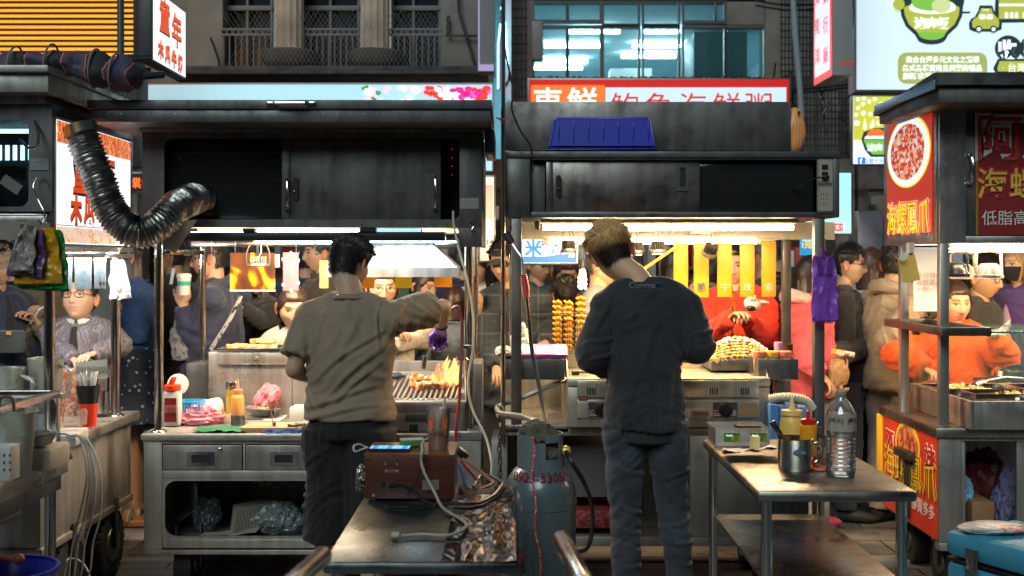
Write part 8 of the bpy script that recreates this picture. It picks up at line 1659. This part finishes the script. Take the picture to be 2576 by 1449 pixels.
b=B();b.grid(lambda u,v:P(2257+44*u+14*v,648-8*u+64*v,5.5+.01*u),2,2);b.build('yellow_card',M('gold_card',(.75,.5,.12),.4),None,'blank golden square card hanging tilted from the snack stall','card');b=B().lathe([(.004,0),(.018,.006),(.02,.01)],P(2270,646,5.48),16,(0,-1,0));b.build('suction_cup',M('clear_rubber'),None,'clear suction cup above the golden card','suction cup');B().lathe([(.018,0),(.02,.05)],P(2290,636,5.55),16).build('tape_roll',WHT,None,'white tape roll hanging beside the golden card','tape roll')
o=B().px(2298,622,2372,783,5.9,5.903,0).build('price_sheet',M('sheet_white',(.85,.84,.82),.6,emi=.25,ec=(1,.95,.88)),None,'tall white price sheet with faint red writing behind the posts','notice');text('今日特價\n海螺鳳爪\n一包一百',P(2338,710,5.895),.035,M('faint_red',(.8,.5,.42)),o)
bz=z0+.017 if 0 else Z(1365,R0)+.017
for i,(a,c_,m,lab)in enumerate(((2445,2503,(.35,.12,.03),'orange patterned basket on the lower shelf of the snack stall'),(2405,2430,(.15,.2,.2),'grey green box on the lower shelf of the snack stall'))):
 B().px(a,1262,c_,1338,5.5,5.75,.01).build('shelf_basket',ramp_mat('basket_print%d'%i,[(.3,m),(.5,(.25,.15,.08)),(.7,m)],scale=14),None,lab,'basket')
bag('cloth_bag',V((X(2545,5.6),5.6,bz)),(.08,.08,.17),M('lavender_bag',(.13,.12,.22),.7,bump=.5,bs=20),'lavender cloth bag slumped at the right of the lower shelf',13,amp=.03);bag('dark_red_bag',V((X(2470,5.8),5.8,bz)),(.13,.08,.2),M('maroon_bag',(.12,.02,.02),.5),'maroon bag at the back of the lower shelf',14,amp=.03);bag('blue_white_bag',V((X(2412,5.65),5.6,bz+.14)),(.04,.05,.07),M('ice_bag',(.2,.4,.55),.4),'crumpled blue and white bag above the grey green box',15,amp=.03)
g=thing('cool_box','light blue cool box with steel latches in the bottom right corner','cool box',(1.85,3.9,0));CB=M('cooler_blue',(.06,.32,.48),.4,var=.08)
R=Euler((0,0,radians(-17)));cc=V((1.76,3.98,0));hx,hy=.34,.24
def CBX(x0,x1,y0,y1,z0_,z1_,m,nm,bev=.02,par=g):
 b=B();b.bx(x0,x1,y0,y1,z0_,z1_,bev);b.rot(Matrix.Translation(cc)@R.to_matrix().to_4x4());return b.build(nm,m,par)
RR=Euler((0,0,radians(-72)))
R=Euler((0,0,radians(-62)))
cc=V((X(2377,4.05),4.05,0))
CBX(.0,.62,.0,.36,.2,.535,CB,'cooler_body',.025);CBX(.003,.617,.003,.357,.537,.548,BLK,'seal',.002);CBX(-.004,.624,-.004,.364,.55,.645,CB,'lid',.03)
for x in(.1,.42):CBX(x,x+.05,-.014,-.0045,.5,.6,STL,'latch',.004);CBX(x+.01,x+.04,-.02,-.0145,.53,.57,STL,'latch_tab',.002)
CBX(.0,.62,.0,.36,.0,.198,M('crate_dark',(.04,.04,.045),.6),'stand',.01)
p_=V((X(2500,4.0),4.0,.648));b=bag('tissue_pack',p_,(.12,.075,.018),ramp_mat('tissue_print',[(.3,(.6,.55,.52)),(.55,(.65,.6,.58)),(.6,(.7,.12,.06)),(.68,(.65,.6,.58))],scale=9,rough=.3),'clear wrapped pack of napkins with red print on the cool box',17,fr=12,amp=.01)
def handat(A,M_,sd):return M_@A[sd][2]
c=P(463,742,6.62);g=thing('coffee_cup','white paper coffee cup with a green band held by the man in navy hoodie','cup',c);B().lathe([(.03,0),(.04,.1),(.042,.105)],c,24).build('cup',WHT,g);B().lathe([(.037,.055),(.0395,.08)],c,24).build('green_band',M('green_print',(.02,.3,.2),.5),g);B().lathe([(.043,.105),(.043,.112),(.038,.125),(.036,.12),(0,.12)],c,24).build('lid',WHT,g)
B().box(P(98,790,6.6),(.012,.075,.14),Euler((.5,.75,0)),.004).build('phone',M('phone_white',(.6,.55,.55),.4),None,'pale phone held by the olive sleeved hand','phone');B().box(P(2274,712,6.85),(.03,.07,.012),Euler((1.2,.3,0)),.005).build('phone',BLK,None,'dark phone held at the ear of the man in beige','phone')
b=B();b.ell(P(1893,765,6.35),(.05,.035,.04),20,Euler((0,.4,0)));b.ell(P(1912,760,6.38),(.055,.03,.014),16,Euler((0,.1,0)));o=b.build('child_cap',M('cap_white',(.6,.58,.55),.7),None,'small black and white cap held by the man in the red jacket','cap');b=B()
for k in range(3):b.box(P(1885+k*6,745+k*2,6.31),(.006,.01,.03),Euler((0,.5,0)),0)
b.build('stripe',WHT,o);B().ell(P(1889,775,6.33),(.028,.02,.018),14).build('black_patch',BLK,o)
B().box(P(2120,888,6.5),(.12,.06,.03),Euler((0,.18,.3)),.003).build('snack_box',ramp_mat('snack_box_print',[(.4,(.75,.45,.03)),(.55,(.8,.75,.65)),(.6,(.4,.06,.04))],scale=14),None,'yellow and white snack box held by the man in black','box')
bag('paper_bag',P(2108,968,6.5),(.055,.04,.085),M('kraft',(.4,.24,.1),.7),'creased brown paper bag carried by the man in black',20,amp=.015)
b=B();c=P(2508,838,6.28);b.grid(lambda u,v:c+V((-.07+.11*u+.03*v,-.01-.02*sin(pi*u),-.015+.09*v*u+.01*sin(3*u))),10,6);o=b.build('banknote',M('note_blue',(.5,.55,.65),.6),None,'folded pale blue banknotes in the raised hand of the woman in orange','banknote');text('1000',c+V((.045,-.028,.045)),.02,M('ink_grey'),o)
B().box(P(28,860,6.4),(.15,.07,.13),None,.02).build('satchel',cloth('satchel',(.03,.045,.045)),None,'dark green satchel worn at the hip of the cap wearer','bag');B().box(P(22,838,6.35),(.03,.003,.022),None,0).build('leather_patch',M('tan_patch',(.4,.2,.08),.6),bpy.data.objects['satchel'])
g=r=None
b=B();b.tube([P(606,745,6.6),P(580,800,6.55),P(530,880,6.55)],[(.004,.022)]*3,6);b.build('crossbody_strap',ramp_mat('strap_print',[(.45,(.02,.02,.025)),(.5,(.4,.42,.4))],scale=30),None,'printed black crossbody strap over the navy hoodie','strap')
bag('grey_backpack',P(468,905,6.75),(.09,.07,.14),grey,'washed grey shoulder bag beside the navy hoodie',23,amp=.03)
B().tube([V((X(437,7.45),7.45,Z(675,7.45))),V((X(430,7.4),7.4,Z(715,7.4)))],[(.002,.012)]*2,6).build('lanyard',M('lanyard_white',(.7,.7,.72),.6),None,'white printed lanyard on the man in black coat','lanyard')
b=B();c=P(985,835,6.42);b.tube([c+V((cos(a)*.034,sin(a)*.01,sin(a)*.03))for a in[k*pi/10 for k in range(20)]],.007,8,closed=True);b.build('gold_watch',M('gold',(.8,.5,.15),.25,metal=1),None,'gold wristwatch on the folded arm under the hood','watch')
b=B();c=P(2508,862,6.4);b.tube([c+V((cos(a)*.034,sin(a)*.03,sin(a)*.008))for a in[k*pi/10 for k in range(20)]],.006,8,closed=True);b.build('jade_bangle',M('jade',(.55,.6,.5),.25),None,'pale jade bangle on the raised wrist of the woman in orange','bangle')
for sd,px_,py_ in((0,338,1250),(1,372,1290)):
 c=V((X(px_,7.1),6.95-sd*.1,.01));b=B();b.box(c+V((0,0,.01)),(.22,.09,.022),None,.01);o=b.build('sandal',M('tan_sole',(.35,.18,.08),.6),None,'striped slip on sandal of the woman in the bandana dress, %s foot'%('rear','front')[sd],'sandal','sandals');b=B();b.tube([c+V((-.02,cos(a)*.05,.025+sin(a)*.045))for a in[k*pi/8 for k in range(9)]],[(.004,.03)]*9,6);b.build('strap',lines_mat('stripe_strap',(.6,.58,.5),[(0,70,.5,(.02,.02,.025))]),o)
SKY,SUN,EXPO=.12,1.7,0.0  # SUN is the strength of the added fill lamp behind the viewer
W_,C_=(1,.66,.33),(.7,.9,1)
LIGHTS=[((X(1680,5.7),5.66,Z(578,5.62)),1.15,.03,46,W_),((X(1640,6.0),6.03,Z(613,6.0)),1.0,.03,24,W_,60),((X(700,5.6),5.62,Z(592,5.6)),.9,.03,40,W_),((X(900,5.8),5.70,Z(600,5.7)),.9,.03,14,C_),((X(800,6.2),6.2,Z(600,6.2)),1.0,.03,28,(1,.74,.45),55),((-2.3,5.6,Z(646,5.1)),.9,.03,20,(1,.88,.74),30),((RX+.9,5.52,Z(624,5.5)),1.3,.03,38,W_),((RX+.9,6.02,Z(624,5.5)),1.3,.03,19,W_,45)]
cam=bpy.data.cameras.new('camera');co=bpy.data.objects.new('camera',cam);col.objects.link(co)
co.location=(0,0,CH);co.rotation_euler=(pi/2,0,0);cam.lens=40;cam.sensor_width=36;cam.shift_y=-(724.5-HY)/2576
cam.clip_end=300;cam.clip_start=.05;cam.dof.use_dof=True;cam.dof.focus_distance=5.3;cam.dof.aperture_fstop=3.2
sc.camera=co
wd=bpy.data.worlds.new('World');sc.world=wd;wd.use_nodes=True
N,L=wd.node_tree.nodes,wd.node_tree.links
sky=N.new('ShaderNodeTexSky');sky.sky_type='NISHITA';sky.sun_disc=False;sky.sun_elevation=radians(2.0);sky.sun_rotation=radians(0);sky.ozone_density=2.5;sky.dust_density=.3
L.new(sky.outputs[0],N['Background'].inputs[0]);N['Background'].inputs[1].default_value=SKY
sl=bpy.data.lights.new('street_fill','SUN');so=bpy.data.objects.new('street_fill',sl);col.objects.link(so)  # added night fill, stands in for unseen street and stall light behind the viewer
sl.energy=SUN;sl.angle=radians(35);sl.color=(.85,1,.99);so.rotation_euler=(radians(52),0,radians(-18))
def area(loc,sx,sy,e,c,rx=0,ry=0):
 l=bpy.data.lights.new('stall_light','AREA');o=bpy.data.objects.new('stall_light',l);col.objects.link(o)
 l.shape='RECTANGLE';l.size=sx;l.size_y=sy;l.energy=e;l.color=c;o.location=loc;o.rotation_euler=(radians(rx),radians(ry),0);return o
for a in LIGHTS:area(*a)
sc.render.engine='CYCLES';sc.cycles.use_denoising=True
try:sc.cycles.denoiser='OPENIMAGEDENOISE'
except Exception:pass
sc.cycles.max_bounces=8;sc.cycles.transparent_max_bounces=40;sc.cycles.caustics_reflective=False;sc.cycles.caustics_refractive=False;sc.cycles.sample_clamp_indirect=6
sc.view_settings.view_transform='Standard';sc.view_settings.look='None';sc.view_settings.exposure=EXPO;sc.view_settings.gamma=1
